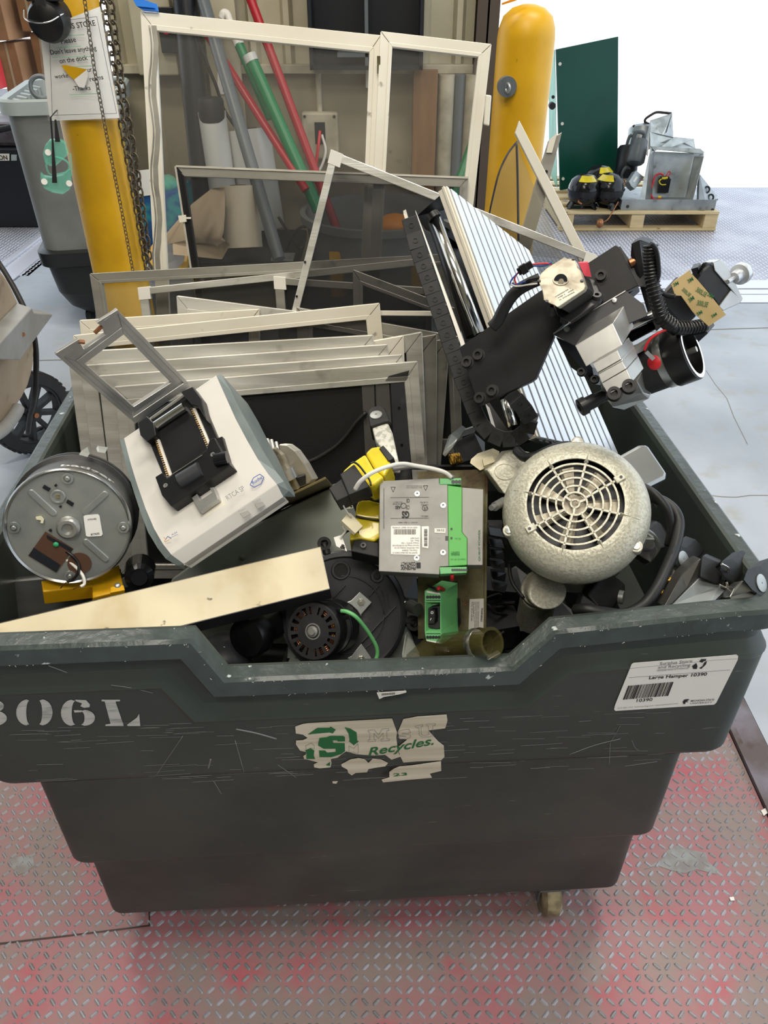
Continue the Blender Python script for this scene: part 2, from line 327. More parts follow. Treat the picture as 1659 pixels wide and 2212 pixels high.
crack('trim_7', [(1525, 800), (1545, 830), (1570, 860), (1585, 900), (1600, 930), (1615, 960)], .003)
m = MB(); m.prism([atz('o', -40, 2041, .001), atz('o', 160, 2018, .001), atz('o', 321, 1998, .001), atz('o', 322, 2001, .001), atz('o', 160, 2021, .001), atz('o', -40, 2045, .001)], (0,0,.0005))
m.prism([atz('o', 321, 1960, .001), atz('o', 324, 1960, .001), atz('o', 324, 2001, .001), atz('o', 321, 2001, .001)], (0,0,.0005))
struct(m.build('trim_8', 'dsteel'))
# building shell above and behind the viewer
struct(MB().bx(-9, 4.5, -6, 6.6, 4.6, 4.75).build('ceiling', 'wallm'))
struct(MB().bx(-9, 9, -6.1, -6, -.02, 4.6).build('wall_front', 'wall'))
struct(MB().bx(-9.1, -9, -6, 2.5, -.02, 4.6).build('wall_left', 'wall'))
# back wall: boards below, ledge, ribbed sheet above
WX0, WX1, WY = -1.52, .50, 5.0
m = MB(); m.bx(WX0, WX1, WY, WY+.12, 0, 1.17)
for x in (-1.3, -.4, .25): m.bx(x, x+.012, WY-.004, WY, 0, 1.14)
struct(m.build('wall_back', 'wall'))
m = MB(); m.bx(WX0, WX1, WY-.055, WY+.12, 1.14, 1.185); struct(m.build('trim_9', 'ledge', None, .004))
m = MB(); m.bx(WX0, WX1, WY+.02, WY+.10, 1.185, 4.6)
x = WX0
while x < WX1-.06:
    m.prism([(x, WY+.02, 1.186), (x+.02, WY-.02, 1.186), (x+.05, WY-.02, 1.186), (x+.07, WY+.02, 1.186)], (0,0,3.4)); x += .19
struct(m.build('wall_back', 'wallm'))
# dark steel column at the wall's end
m = MB(); m.bx(.50, .62, WY-.10, WY-.085, 0, 4.6); m.bx(.50, .62, WY+.10, WY+.115, 0, 4.6); m.bx(.555, .565, WY-.1, WY+.11, 0, 4.6)
tag(m.build('steel_column', 'bark'), 'dark brown steel column at the right end of the beige wall', 'column')
# window (dark) in the ribbed sheet
a = at('o', 674, 146, WY-.06); b = at('o', 911, 146, WY-.06)
w = thing('wall_cabinet', 'black open fronted cabinet hung high on the cream ribbed wall', 'cabinet', ((a.x+b.x)/2, WY-.1, a.z))
z0, z1, xa, xb = a.z, a.z+.75, a.x, b.x
m = MB(); m.bx(xa, xb, WY-.03, WY-.02, z0, z1); m.bx(xa, xa+.02, WY-.20, WY-.03, z0, z1); m.bx(xb-.02, xb, WY-.20, WY-.03, z0, z1); m.bx(xa, xb, WY-.20, WY-.03, z0, z0+.02)
m.build('case', 'navy', w)
m = MB()
m.bx(xa+.30, xa+.318, WY-.19, WY-.04, z0+.02, z1); m.build('divider', 'pipeg', w)
m = MB(); m.bx(xa+.15, xb-.25, WY-.19, WY-.05, z0+.06, z0+.08); m.build('shelf', 'pipeg', w)
# trades label and post
a = at('o', 440, 60, WY-.08); b = at('o', 512, 60, WY-.08)
p = thing('wall_post', 'cream wooden post fixed on the wall behind the leaning poles', 'post', (a.x, WY-.08, 0))
m = MB(); m.bx(a.x, b.x, WY-.09, WY-.056, .0, 3.2); m.build('board', 'wallm', p, .003)
lb = Plane(at('o', 468, 139, WY-.095), at('o', 497, 139, WY-.095), at('o', 468, 203, WY-.095))
t = thing('wall_label', 'small white sign reading Electrical sideways on the cream post', 'sign', lb('o', 482, 203))
MB().prism(lb.many('o', [(470,138),(496,142),(498,205),(470,203)]), (0,.003,0)).build('plate', 'paper', t)
m = MB(); wpl(m, 'Electrical', lb, 'o', 478, 142, 482, 198, 12, 0, bold=.01, lift=.001); m.build('lettering', 'ink', t)
# outlet box and conduit
c = at('o', 693, 292, WY-.03)
t = thing('junction_box', 'beige outlet box with loose red and white wires on the wall', 'electrical box', (c.x, WY-.06, c.z-.12))
m = MB(); m.bx(c.x-.105, c.x+.105, WY-.075, WY-.002, c.z-.125, c.z+.125); m.build('box', 'ledge', t, .012)
m = MB(); m.bx(c.x-.03, c.x+.03, WY-.079, WY-.074, c.z-.04, c.z+.075); m.build('opening', 'navy', t)
m = MB()
for sx in (-1,1):
    for sz in (-1,1): m.cyl((c.x+sx*.085, WY-.08, c.z+sz*.105), (c.x+sx*.085, WY-.07, c.z+sz*.105), .008, seg=10)
m.build('screw', 'dsteel', t)
m = MB(); m.cyl((c.x, WY-.03, c.z+.12), (c.x, WY-.03, 1.14), .016); m.build('conduit', 'ledge', t)
m = MB(); m.tube([c+V((0,-.05,.03)), c+V((-.01,-.09,-.04)), c+V((-.03,-.10,-.15)), c+V((-.04,-.10,-.20))], .009); m.build('wire', 'redc', t)
m = MB(); m.tube([c+V((.01,-.05,.01)), c+V((.03,-.09,-.08)), c+V((-.03,-.11,-.19)), c+V((-.13,-.10,-.16))], .008); m.tube([c+V((-.03,-.11,-.19)), c+V((0,-.12,-.26)), c+V((.04,-.10,-.34))], .010); m.build('wire', 'wirew', t)
c = at('o', 803, 163, WY-.03); tag(MB().bx(c.x-.035, c.x+.035, WY-.06, WY-.005, c.z-.06, c.z+.06).build('wall_switch', 'whitep', None, .006), 'small white switch box just under the ledge', 'switch')
c = at('o', 342, 70, WY-.03); t = thing('control_box', 'cream control box with red button, left of the leaning poles', 'control box', (c.x, WY-.08, c.z-.1))
MB().bx(c.x-.12, c.x+.10, WY-.11, WY-.02, c.z-.2, c.z+.2).build('case', 'wallm', t, .008)
MB().bx(c.x+.03, c.x+.12, WY-.14, WY-.02, c.z-.09, c.z+.12).build('cover', 'navy', t, .004)
MB().cyl((c.x+.075, WY-.14, c.z+.02), (c.x+.075, WY-.16, c.z+.02), .022).build('button', 'redc', t)
# wall pipes and wood board
for i, (px, r, lab) in enumerate(((962, .045, 'thick cream pipe beside the brown board'), (990, .03, 'grey pipe between the two cream pipes'), (1018, .045, 'cream pipe nearest the dark column'))):
    c = at('o', px, 250, WY-.08); tag(MB().cyl((c.x, WY-.08, 0), (c.x, WY-.08, 1.14), r).build('wall_pipe', 'ledge' if i != 1 else 'pipeg'), lab, 'pipe', None)
a = at('o', 893, 150, WY-.10); b = at('o', 946, 150, WY-.10)
tag(MB().bx(a.x, b.x, WY-.13, WY-.09, .02, a.z).build('wood_board', 'wood', None, .003), 'reddish brown wooden board standing against the wall', 'board')
# ---- poles leaning on the wall
def pole(name, mk, c, x0, y0, Y0, x1, y1, Y1, r, label, cat='pole', seg=16):
    return tag(MB().cyl(at(c, x0, y0, Y0), at(c, x1, y1, Y1), r, seg=seg).build(name, mk), label, cat)
pole('foam_tube', 'navy', 'o', 399, -30, 4.85, 446, 470, 4.7, .068, 'thick black navy tube standing upright at the left of the poles', 'tube', 24)
pole('grey_conduit', 'pipeg', 'c2', 580, -60, 4.80, 1115, 1770, 4.0, .032, 'long dark grey conduit leaning across the wall', 'pipe')
pole('red_pole', 'redp', 'c2', 900, -60, 4.85, 1530, 1620, 4.5, .024, 'upper red enamel pole, right of the green poles')
pole('red_pole', 'redp', 'c2', 610, 210, 4.85, 1300, 1300, 4.35, .022, 'lower red enamel pole crossing behind the green pole')
g = thing('green_pole', 'dark green pole with white hooked end, the shorter one behind', 'pole', at('c2', 1050, 800, 4.7))
MB().cyl(at('c2', 840, 300, 4.8), at('c2', 1060, 810, 4.7), .026).build('tube', 'greenpole', g)
m = MB(); m.cyl(at('c2', 845, 310, 4.8), at('c2', 800, 200, 4.83), .028); m.tube([at('c2', 800, 200, 4.83), at('c2', 775, 130, 4.85), at('c2', 760, 95, 4.86), at('c2', 735, 90, 4.86), at('c2', 722, 125, 4.86)], .02); m.build('hook', 'whitep', g)
g = thing('green_pole', 'bright green pole with clear end cap, in front of the red ones', 'pole', at('c2', 1400, 1480, 4.35))
MB().cyl(at('c2', 930, 420, 4.6), at('c2', 1385, 1440, 4.35), .033).build('tube', 'greenpole', g)
MB().cyl(at('c2', 910, 375, 4.61), at('c2', 932, 425, 4.6), .036).build('end_cap', 'film', g)
pole('green_pole', 'greenpole', 'c3', 1075, 830, 4.8, 830, 1510, 4.45, .03, 'pale end of a green pole in the right pane of the tall screen')
# ---- wrapping rolls
def roll(name, c, xt, yt, xb, yb, Y, r, mk, label, core='brown', cat='roll'):
    p = at(c, xt, yt, Y); q = at(c, xb, yb, Y-.08); t = thing(name, label, cat, q); d = (p-q).normalized()
    m = MB(); L = (p-q).length; m.lathe(q, d, [(r*.4,0),(r,0),(r,L),(r*.4,L),(r*.4,0)], 28, cap=False); m.build('wrap', mk, t)
    m = MB(); m.lathe(q, d, [(r*.33,-.01),(r*.42,-.01),(r*.42,L+.008),(r*.33,L+.008),(r*.33,-.01)], 20, cap=False); m.build('core', core, t); return t
roll('stretch_film_roll', 'c2', 900, 885, 1010, 1560, 4.74, .125, 'film', 'tall roll of clear stretch film leaning behind the grey conduit')
roll('kraft_tube_roll', 'c2', 655, 760, 760, 1500, 4.65, .075, 'film', 'narrow film roll with black end beside the black tube', 'navy')
c = at('c2', 652, 745, 4.63); tag(MB().lathe(c-V((0,0,.06)), (0,0,1), [(.065,0),(.07,.02),(.07,.10),(.062,.115)], 24).build('roll_cap', 'blackm'), 'black cap on top of the narrow film roll', 'cap')
roll('paper_roll', 'c2', 835, 1275, 875, 1690, 4.25, .100, 'paproll', 'cream bubble paper roll standing on the black dolly')
t = thing('dolly', 'low black dolly under the cream paper roll', 'dolly', at('c2', 890, 1760, 4.35))
c = at('c2', 890, 1740, 4.3); MB().bx(c.x-.26, c.x+.30, 4.1, 4.75, c.z-.04, c.z+.02).build('deck', 'blackp', t, .012)
m = MB()
for sx in (-.2, .24):
    for yy in (4.18, 4.68): m.cyl((c.x+sx-.015, yy, c.z-.075), (c.x+sx+.015, yy, c.z-.075), .035, seg=16)
m.build('wheel', 'rubber', t)
MB().bx(c.x+.16, c.x+.28, 4.12, 4.24, c.z+.02, c.z+.03).build('bracket', 'zinc', t)
A = [at('c2', *q) for q in ((735,1275,4.08),(640,1345,4.06),(525,1430,4.03),(335,1612,4.0))]
B = [at('c2', *q) for q in ((735,1640,3.98),(780,1722,3.95),(715,1808,3.92),(400,1700,3.95))]
m = MB(); rows = 7; G = []
for i in range(4):
    for j in range(rows):
        k = j/(rows-1); p = A[i].lerp(B[i], k); G.append(p+V((0, .06*math.sin(5*k+i*1.7), .03*math.sin(7*k+i))))
m.add(G, [[i*rows+j, i*rows+j+1, (i+1)*rows+j+1, (i+1)*rows+j] for i in range(3) for j in range(rows-1)], True)
m.add([p+V((0,.003,0)) for p in G], [[i*rows+j, (i+1)*rows+j, (i+1)*rows+j+1, i*rows+j+1] for i in range(3) for j in range(rows-1)], True)
tag(m.build('kraft_sheet', 'kraft'), 'crumpled sheet of brown kraft paper in front of the cream roll', 'paper')
# blue carton with a green bag
bp = Plane(at('c2', 165, 1345, 4.2), at('c2', 430, 1310, 4.25), at('c2', 330, 1700, 4.2))
t = thing('carton', 'open blue printed carton on the floor behind the left bollard', 'box', bp('c2', 330, 1700))
m = MB(); m.prism(bp.many('c2', [(165,1345),(430,1310),(440,1400),(470,1690),(215,1700)]), (0,.3,.0)); m.build('body', 'bluebox', t)
m = MB(); m.prism(bp.many('c2', [(152,1165),(210,1158),(300,1150),(300,1325),(160,1342)], .01), (0,.004,0)); m.build('flap', 'paper', t)
m = MB(); c = bp('c2', 355, 1290, -.12)
for i in range(4): m.ball(c+V((random.uniform(-.05,.06), random.uniform(-.02,.05), random.uniform(-.02,.03))), random.uniform(.05,.075), (random.random(), random.random(), 1), .8, 9, 5)
tag(m.build('plastic_bag', 'goggle'), 'pale green plastic bag stuffed in the blue carton', 'bag')
c = at('c2', 365, 1760, 4.1)
m = MB(); m.lathe(c, (.1,-.75,.65), [(.085,-.03),(.10,-.03),(.10,.03),(.085,.03),(.085,-.03)], 32, cap=False); t = tag(m.build('tape_roll', 'yplast'), 'yellow ring of tape on the floor below the blue carton', 'tape')
MB().lathe(c, (.1,-.75,.65), [(.03,-.02),(.085,-.025),(.085,.01),(.03,.005)], 24).build('reel', 'pipeg', t)
# grey barrel behind the screens
c0 = at('o', 815, 470, 4.2); R = .40
t = thing('barrel', 'grey round barrel standing behind the dark window screens', 'barrel', (c0.x, 4.35, 0))
zt = c0.z; prof = [(R*.82, 0), (R*.97, zt*.92), (R*1.04, zt*.93), (R*1.05, zt), (R*.98, zt), (R*.95, zt*.9), (R*.80, .04)]
MB().lathe((c0.x, 4.35, 0), (0,0,1), prof, 40).build('body', 'gtub', t)
for px in (725, 905):
    m = MB(); q = at('o', px, 545, 4.0); m.box((q.x, 4.35-math.sqrt(max(.01, (R*.95)**2-(q.x-c0.x)**2))-.004, zt*.55), (.035,0,0), (0,.004,0), (0,0,.12)); m.build('decal', 'yplast', t)
q = at('o', 853, 487, 4.3); tag(MB().ball((q.x, 4.3, q.z), .10, (0,0,1), .6, 20, 10).build('hard_hat', 'orange'), 'amber yellow rounded hat lying in the grey barrel', 'hat')
pts = [(1110,1480),(1160,1560),(1205,1630),(1250,1690),(1285,1690)]
m = MB(); m.tube([at('c2', x, y, 4.3) for x, y in pts], .008); m.tube([at('c2', x, y, 4.32) for x, y in ((1300,1545),(1250,1560),(1205,1620),(1165,1700),(1140,1790))], .008)
tag(m.build('floor_cable', 'rubber'), 'crossed black cables hanging beside the grey conduit', 'cable')
m = MB(); m.tube([at('c2', x, y, 4.75) for x, y in ((540,200),(600,370),(645,490),(690,600),(735,740),(815,865))], .009)
tag(m.build('hanging_wire', 'rubber'), 'thin black wire curving down in front of the cream post', 'cable')

# ======================= bollards =======================
def bollard(px, D, r, top, label, base=False):
    c = at('o', px, 330, D); t = thing('bollard', label, 'bollard', (c.x, D, 0))
    m = MB(); m.lathe((c.x, D, 0), (0,0,1), [(r, .0), (r, top-.05), (r*.96, top-.02), (r*.84, top+.012), (r*.55, top+.035), (r*.2, top+.045), (.0001, top+.046)], 48, cap=False); m.build('sleeve', 'safety', t)
    m = MB(); m.lathe((c.x, D, 0), (0,0,1), [(r*1.06, 0), (r*1.06, .05), (r*.9, .052)], 40); m.build('base', 'gtub', t); return t, c
LBT, LB = bollard(207, 3.2, .108, 2.05, 'yellow bollard on the left carrying the paper notice and chains')
LB = V((at('o', 134, 260, 3.2).x/2+at('o', 256, 255, 3.2).x/2, 3.2, 0))
LBT.location = LB; ORI[LBT.name] = tuple(LB)
RBT, RB = bollard(1114, 3.0, .096, 1.475, 'yellow bollard on the right with grey eye bolt disc')
c = at('o', 1095, 187, 2.91)
m = MB(); m.cyl(c+V((0,.02,0)), c+V((0,-.012,0)), .031, seg=28); m.build('disc', 'pipeg', RBT); m = MB(); m.torus(c+V((0,-.02,-.002)), (1,.4,0), .013, .004); m.build('eye_bolt', 'zinc', RBT)
m = MB(); c = at('o', 1108, 8, 2.93); m.loft([c+V((-.035,0,-.004)), c+V((0,-.014,.006)), c+V((.05,-.012,.022))], [c+V((-.035,0,.002)), c+V((0,-.014,.014)), c+V((.045,-.01,.032))], (0,.004,0)); m.build('tape', 'orange', RBT)
# paper notice wrapped on the left bollard
rb = .108
def wrapb(px, py, dr=.004):      # point of the bollard's surface (radius + dr) that the sight line meets
    d = ray('o', px, py); R = rb+dr; ox, oy = -LB.x, -LB.y
    A = d.x**2+d.y**2; B = 2*(d.x*ox+d.y*oy); Cc = ox*ox+oy*oy-R*R; D = B*B-4*A*Cc
    if D < 0: t = -B/(2*A)
    else: t = (-B-math.sqrt(D))/(2*A)
    return EV+d*t
nt_ = thing('paper_notice', 'white paper notice in a plastic sleeve taped round the left bollard', 'notice', at('o', 180, 262, 3.08))
def sheet(L, R, dr, n=10):
    A = []
    for (lx, ly), (rx, ry) in zip(L, R): A.append([wrapb(lx+(rx-lx)*i/n, ly+(ry-ly)*i/n, dr) for i in range(n+1)])
    return A
def gridmesh(A, nm, mk, par, th=(0,.0012,0)):
    m = MB(); n = len(A[0]); v = [p for r in A for p in r]
    m.add(v, [[i*n+j, i*n+j+1, (i+1)*n+j+1, (i+1)*n+j] for i in range(len(A)-1) for j in range(n-1)], True)
    return m.build(nm, mk, par)
Ls = [(86,64),(90,100),(95,150),(100,200),(105,240),(109,261)]; Rs = [(216,14),(224,60),(234,120),(243,170),(252,220),(258,255)]
# the notice is a little wider than the post: it stands off on the left
def lift_sheet(L, R, off):
    A = []
    for (lx, ly), (rx, ry) in zip(L, R):
        row = []
        for i in range(13):
            k = i/12; x = lx+(rx-lx)*k; y = ly+(ry-ly)*k; Y = 3.2-.128+.05*(k-.45)**2*2-off
            row.append(at('o', x, y, Y))
        A.append(row)
    return A
gridmesh(lift_sheet(Ls, Rs, 0), 'sheet', 'paper', nt_)
gridmesh(lift_sheet([(x-5, y) for x, y in Ls], [(x+4, y+4) for x, y in Rs], .006), 'sleeve', 'sleeve', nt_)
nz = Plane(at('o', 95, 150, 3.06), at('o', 234, 130, 3.06), at('o', 105, 240, 3.06))
m = MB()
for s_, x0, y0, x1, y1 in (('LUS STORE',141,64,207,55),('Please',133,95,165,90),("Don't leave anything",110,118,209,108),('on the dock',130,137,190,129),('worke',119,170,148,167),('our',183,157,200,154),('reams',195,176,224,171),('-Thanks',158,196,196,194)):
    wpl(m, s_, nz, 'o', x0, y0, x1, y1, 1, -10, bold=.012)
def frame_line(m, pl, c, pts, w, o=.0006):
    for a, b in zip(pts, pts[1:]): m.bar(pl(c, *a, o), pl(c, *b, o), w, .0004, pl.n)
frame_line(m, nz, 'o', [(106,62),(113,249),(252,245),(209,36),(140,44)], .0012)
m.build('lettering', 'ink', nt_)
m = MB()
for a, b in (((118,78),(182,75)),((122,103),(175,100)),((113,124),(204,122)),((150,145),(204,142)),((150,205),(216,202))): m.bar(nz('o', *a, .0006), nz('o', *b, .0006), .0022, .0004, nz.n)
m.build('underline', 'inkgl', nt_)
m = MB(); m.prism(nz.many('o', [(132,142),(140,140),(188,150),(160,172),(150,164)], .001), -nz.n*.0005); m.build('tear', 'safety', nt_)
m = MB(); A = nz.many('o', [(188,150),(190,165),(182,190),(170,188),(160,172)], .004); m.prism(A, -nz.n*.001); m.build('torn_flap', 'paper', nt_)
# chains
def chain(name, pts, L, w, r, label):
    P = [at('o', *p) for p in pts]; m = MB(); seg = 0; pos = 0; k = 0
    tot = [(b-a).length for a, b in zip(P, P[1:])]; s = 0; T = sum(tot)
    while s < T:
        q = s; i = 0
        while i < len(tot)-1 and q > tot[i]: q -= tot[i]; i += 1
        d = (P[i+1]-P[i]).normalized(); c = P[i]+d*min(q, tot[i]); n = V((0,-1,0)) if k % 2 else V((1,-.6,0)).normalized()
        m.link(c, d, n, L, w, r); s += L*.72; k += 1
    return tag(m.build(name, 'band'), label, 'chain')
chain('hanging_chain', [(182,-6,3.06),(204,150,3.05),(232,300,3.06),(262,450,3.07),(288,590,3.08)], .020, .011, .0016, 'thin dark chain hanging down over the paper notice')
m = None
t1 = [(222,-8,3.12),(238,90,3.12),(250,180,3.12),(268,290,3.12),(288,400,3.13),(312,540,3.13),(322,600,3.13)]
chain('hanging_chain', t1, .042, .026, .0042, 'heavy link chain hanging at the right of the left bollard, front strand')
chain('hanging_chain', [(236,-8,3.16),(250,90,3.17),(262,180,3.17),(284,300,3.17),(302,420,3.17),(322,560,3.17)], .042, .026, .0042, 'heavy link chain strand hanging just behind the front one')
# ear muffs
c = at('o', 102, 38, 3.02)
t = thing('ear_muffs', 'black ear muffs hanging on the left bollard over the notice', 'ear muffs', c)
m = MB(); m.lathe(c+V((.0,0,-.01)), (.02,-1,-.15), [(.0001,-.045),(.052,-.042),(.066,-.03),(.065,0),(.056,.025),(.032,.037),(.0001,.04)], 32, cap=False); m.build('cup', 'blackp', t)
m = MB(); m.lathe(c+V((-.002,.05,-.0)), (.02,-1,-.15), [(.0001,-.03),(.058,-.025),(.064,-.01),(.058,.012),(.0001,.015)], 28, cap=False); m.build('cushion', 'rubber', t)
m = MB(); m.bx(c.x-.018, c.x+.018, c.y-.035, c.y-.028, c.z-.03, c.z+.25); m.bx(c.x-.05, c.x+.06, c.y-.02, c.y+.02, c.z+.045, c.z+.06); m.build('headband', 'blackm', t, .003)
m = MB(); m.tube([c+V((-.075,.01,.02)), c+V((-.066,-.02,-.002)), c+V((-.03,-.045,-.012)), c+V((.02,-.047,-.010)), c+V((.062,-.015,.012))], .0022); m.build('wire_yoke', 'chrome', t)
# goggles on a strap
gp = Plane(at('o', 100, 300, 3.0), at('o', 150, 300, 3.02), at('o', 100, 400, 3.0))
t = thing('safety_goggles', 'clear green safety goggles hanging beside the left bollard', 'goggles', gp('o', 122, 415))
def G(x, y, o=0): return gp('c1', x, y, o)
m = MB(); prof1 = [(460,1180),(430,1180),(390,1230),(370,1300),(385,1370),(430,1400),(480,1400),(540,1420),(580,1470),(600,1400),(590,1300),(560,1200),(510,1180)]
m.prism([G(x, y) for x, y in prof1[:7]+prof1[-3:]], gp.n*.03); m.build('upper_lens', 'goggle', t, .004)
m = MB(); m.prism([G(x, y) for x, y in ((350,1460),(380,1490),(440,1500),(540,1480),(600,1430),(612,1530),(600,1600),(540,1640),(450,1625),(380,1590),(352,1530))], gp.n*.03); m.build('lower_lens', 'goggle', t, .004)
m = MB(); m.tube([G(400,1360,.03), G(470,1340,.03), G(560,1370,.03), G(590,1420,.03), G(560,1470,.03), G(440,1490,.03), G(400,1440,.03), G(400,1360,.03)], .0035); m.tube([G(600,1310,.015), G(608,1400,.015), G(608,1500,.015)], .003); m.build('rim', 'goggle', t)
for x, y in ((378,1550),(590,1565),(410,1300)): m = MB(); m.cyl(G(x,y,.03), G(x,y,.037), .0105); m.build('vent_button', 'whitep', t)
m = MB(); m.prism([G(425,1000,.04), G(440,1000,.04), G(488,1560,.04), G(445,1560,.04), G(440,1200,.04)], gp.n*.001); m.prism([G(465,1020,.035), G(480,1020,.035), G(515,1210,.035), G(470,1210,.035)], gp.n*.001); m.tube([G(432,1000,.04), at('o', 128, 235, 3.10), wrapb(160, 225, .001), wrapb(190, 222, .001)], .002); m.build('strap', 'blackm', t)

# worn grey patch and litter on the red plate
m = MB(); m.prism([atz('d8', x, y, .0003) for x, y in ((800,1330),(860,1300),(930,1320),(1010,1335),(1020,1380),(1080,1430),(1060,1445),(960,1420),(900,1440),(830,1425),(760,1400),(690,1420),(780,1370))], (0,0,.0004)); struct(m.build('trim_11', 'worn'))
m = MB(); m.prism([atz('o', x, y, .0003) for x, y in ((20,1855),(70,1845),(75,1870),(55,1885),(40,1890),(25,1875))], (0,0,.0004)); struct(m.build('trim_12', 'worn'))
for P, lab in (([(1290,1120),(1320,1103),(1327,1130),(1305,1147)], 'white paper scrap at the right edge of the red plate'), ([(1128,1565),(1150,1562),(1155,1580),(1135,1582)], 'small white paper scrap on the red plate at right')):
    m = MB(); m.prism([atz('d8', x, y, .003) for x, y in P], (0,0,.002)); tag(m.build('paper_scrap', 'paper'), lab, 'scrap')
# ======================= left background =======================
# grey tall tote with black base
t = thing('utility_tote', 'grey tall plastic tote truck with black bumper behind the left bollard', 'tote', (-2.35, 4.6, 0))
def rrect(cx, cy, hx, hy, r, z, n=5):
    P = []
    for sx, sy, a0 in ((1,1,0),(-1,1,90),(-1,-1,180),(1,-1,270)):
        for i in range(n+1):
            a = math.radians(a0+90*i/n); P.append(V((cx+sx*(hx-r)+r*math.cos(a), cy+sy*(hy-r)+r*math.sin(a), z)))
    return P
def rings(m, R, cap0=True, cap1=True, sm=True):
    n = len(R[0])
    for i in range(len(R)-1):      # every band keeps its own vertices, so ridges and grooves stay crisp
        m.add(R[i]+R[i+1], [[j, (j+1) % n, n+(j+1) % n, n+j] for j in range(n)], sm)
    if cap0: m.add(R[0], [list(range(n))[::-1]])
    if cap1: m.add(R[-1], [list(range(n))])
    return m
RC, RA = V((-1.60, 4.43, 0)), math.radians(12)
def rr(hx, hy, r, z, n=5):
    return [RC+V((q.x*math.cos(RA)-q.y*math.sin(RA), q.x*math.sin(RA)+q.y*math.cos(RA), q.z)) for q in rrect(0, 0, hx, hy, r, z, n)]
def RW(x, y, z): return RC+V((x*math.cos(RA)-y*math.sin(RA), x*math.sin(RA)+y*math.cos(RA), z))
t.location = RC; ORI[t.name] = tuple(RC); zt = 1.13
m = MB(); rings(m, [rr(.235,.42,.08,.42), rr(.25,.44,.09,zt-.06)], True, False)
rings(m, [rr(.235,.425,.08,zt-.02), rr(.20,.38,.07,.5)], False, True); m.build('body', 'gtub', t)
m = MB(); rings(m, [rr(.25,.44,.09,zt-.07), rr(.275,.465,.10,zt-.065), rr(.275,.465,.10,zt-.01), rr(.265,.455,.10,zt), rr(.235,.425,.08,zt-.005), rr(.225,.415,.08,zt-.12)], False, False); m.build('rim', 'gtubl', t)
for k in range(7):
    m = MB(); y = -.36+k*.11; m.prism([RW(.235,y,zt-.02), RW(.235,y+.05,zt-.02), RW(.19,y+.04,zt-.03), RW(.19,y+.01,zt-.03)], (0,0,-.4)); m.build('inner_rib', 'gtubl', t); m = MB(); m.prism([RW(-.235,y,zt-.02), RW(-.235,y+.05,zt-.02), RW(-.19,y+.04,zt-.03), RW(-.19,y+.01,zt-.03)], (0,0,-.4)); m.build('inner_rib', 'gtubl', t)
m = MB(); rings(m, [rr(.245,.42,.08,.35), rr(.265,.44,.09,.36), rr(.27,.445,.09,.43), rr(.24,.41,.08,.445)], True, True); m.build('bumper', 'btub', t)
m = MB(); rings(m, [rr(.12,.30,.08,.06), rr(.19,.34,.10,.11), rr(.225,.39,.10,.20), rr(.24,.41,.08,.35)], True, True); m.build('rounded_base', 'btub', t)
for sx in (-.10,.10):
    for sy in (-.25,.25): m = MB(); p = RW(sx, sy, .035); m.cyl(p-V((.015,0,0)), p+V((.015,0,0)), .035, seg=16); m.build('wheel', 'rubber', t)
m = MB(); c = at('c1', 350, 745, 4.0); m.torus(c, (.3,-1,.2), .045, .010); m.build('ring_handle', 'pipeg', t)
# cardboard boxes at the far left
def crate(px0, py0, px1, py1, Y, d, lab, mk='boxc'):
    a = at('o', px0, py0, Y); b = at('o', px1, py1, Y); t = thing('cardboard_box', lab, 'box', ((a.x+b.x)/2, Y, min(a.z,b.z)))
    MB().bx(a.x, b.x, Y, Y+d, b.z, a.z).build('carton', mk, t, .006)
    m = MB(); m.bx(a.x+(b.x-a.x)*.44, a.x+(b.x-a.x)*.56, Y-.003, Y, b.z, a.z); m.build('tape', 'kraft', t)
crate(-60, 0-30, 20, 88, 7.2, .5, 'cardboard box at the picture edge, upper in the far left stack')
crate(24, -40, 92, 68, 7.4, .5, 'cardboard box partly hidden by the ear muffs, upper right in the stack')
crate(-10, 92, 60, 215, 7.3, .5, 'cardboard box low in the far left stack above the grey tote')
crate(62, 70, 130, 190, 7.5, .5, 'cardboard box lowest right in the far left stack')
a = at('o', -20, 100, 7.15); b = at('o', 12, 190, 7.15); tag(MB().bx(a.x, b.x, 7.05, 7.2, b.z, a.z).build('red_crate', 'redc', None, .01), 'red crate at the far left picture edge', 'crate')
a = at('o', -30, 215, 7.3); struct(MB().bx(-8, -2.9, 6.4, 8.2, -.0, .02).build('trim_10', 'steel'))
t = thing('shelf_stand', 'grey shelf carrying the cardboard boxes at the far left', 'stand', (-4.0, 7.6, 0)); z = at('o', 20, 215, 7.3).z
MB().bx(-5.2, -3.1, 7.2, 8.1, z-.05, z-.005).build('top', 'steel', t)
m = MB()
for x in (-5.1, -4.6):
    for y in (7.25, 8.0): m.bx(x-.03, x+.03, y-.03, y+.03, 0, z-.05)
m.build('leg', 'steel', t)
# dock leveller machine edge with the lettering ON
pp = Plane(at('o', -30, 330, 6.1), at('o', 60, 330, 6.1), at('o', -30, 352, 6.1))
t = thing('dock_equipment', 'low grey and black dock machine with ON lettering behind the tote', 'machine', (at('o', 10, 352, 6.1).x, 6.1, .0))
a = at('o', -80, 352, 6.1); b = at('o', 60, 322, 6.1)
MB().bx(a.x, b.x, 6.1, 6.6, 0, b.z).build('base', 'navy', t, .01)
b2 = at('o', 60, 260, 6.3); MB().bx(a.x, b.x, 6.18, 6.7, b.z, b2.z).build('housing', 'steel', t, .03)
m = MB(); m.tube([at('o', -40, 290, 6.1), at('o', 10, 278, 6.1), at('o', 50, 268, 6.1)], .02); m.build('rail', 'blackm', t)
m = MB(); m.prism(pp.many('o', [(-30,332),(20,332),(20,347),(-30,347)], .003), -pp.n*.002); m.build('plate', 'label', t)
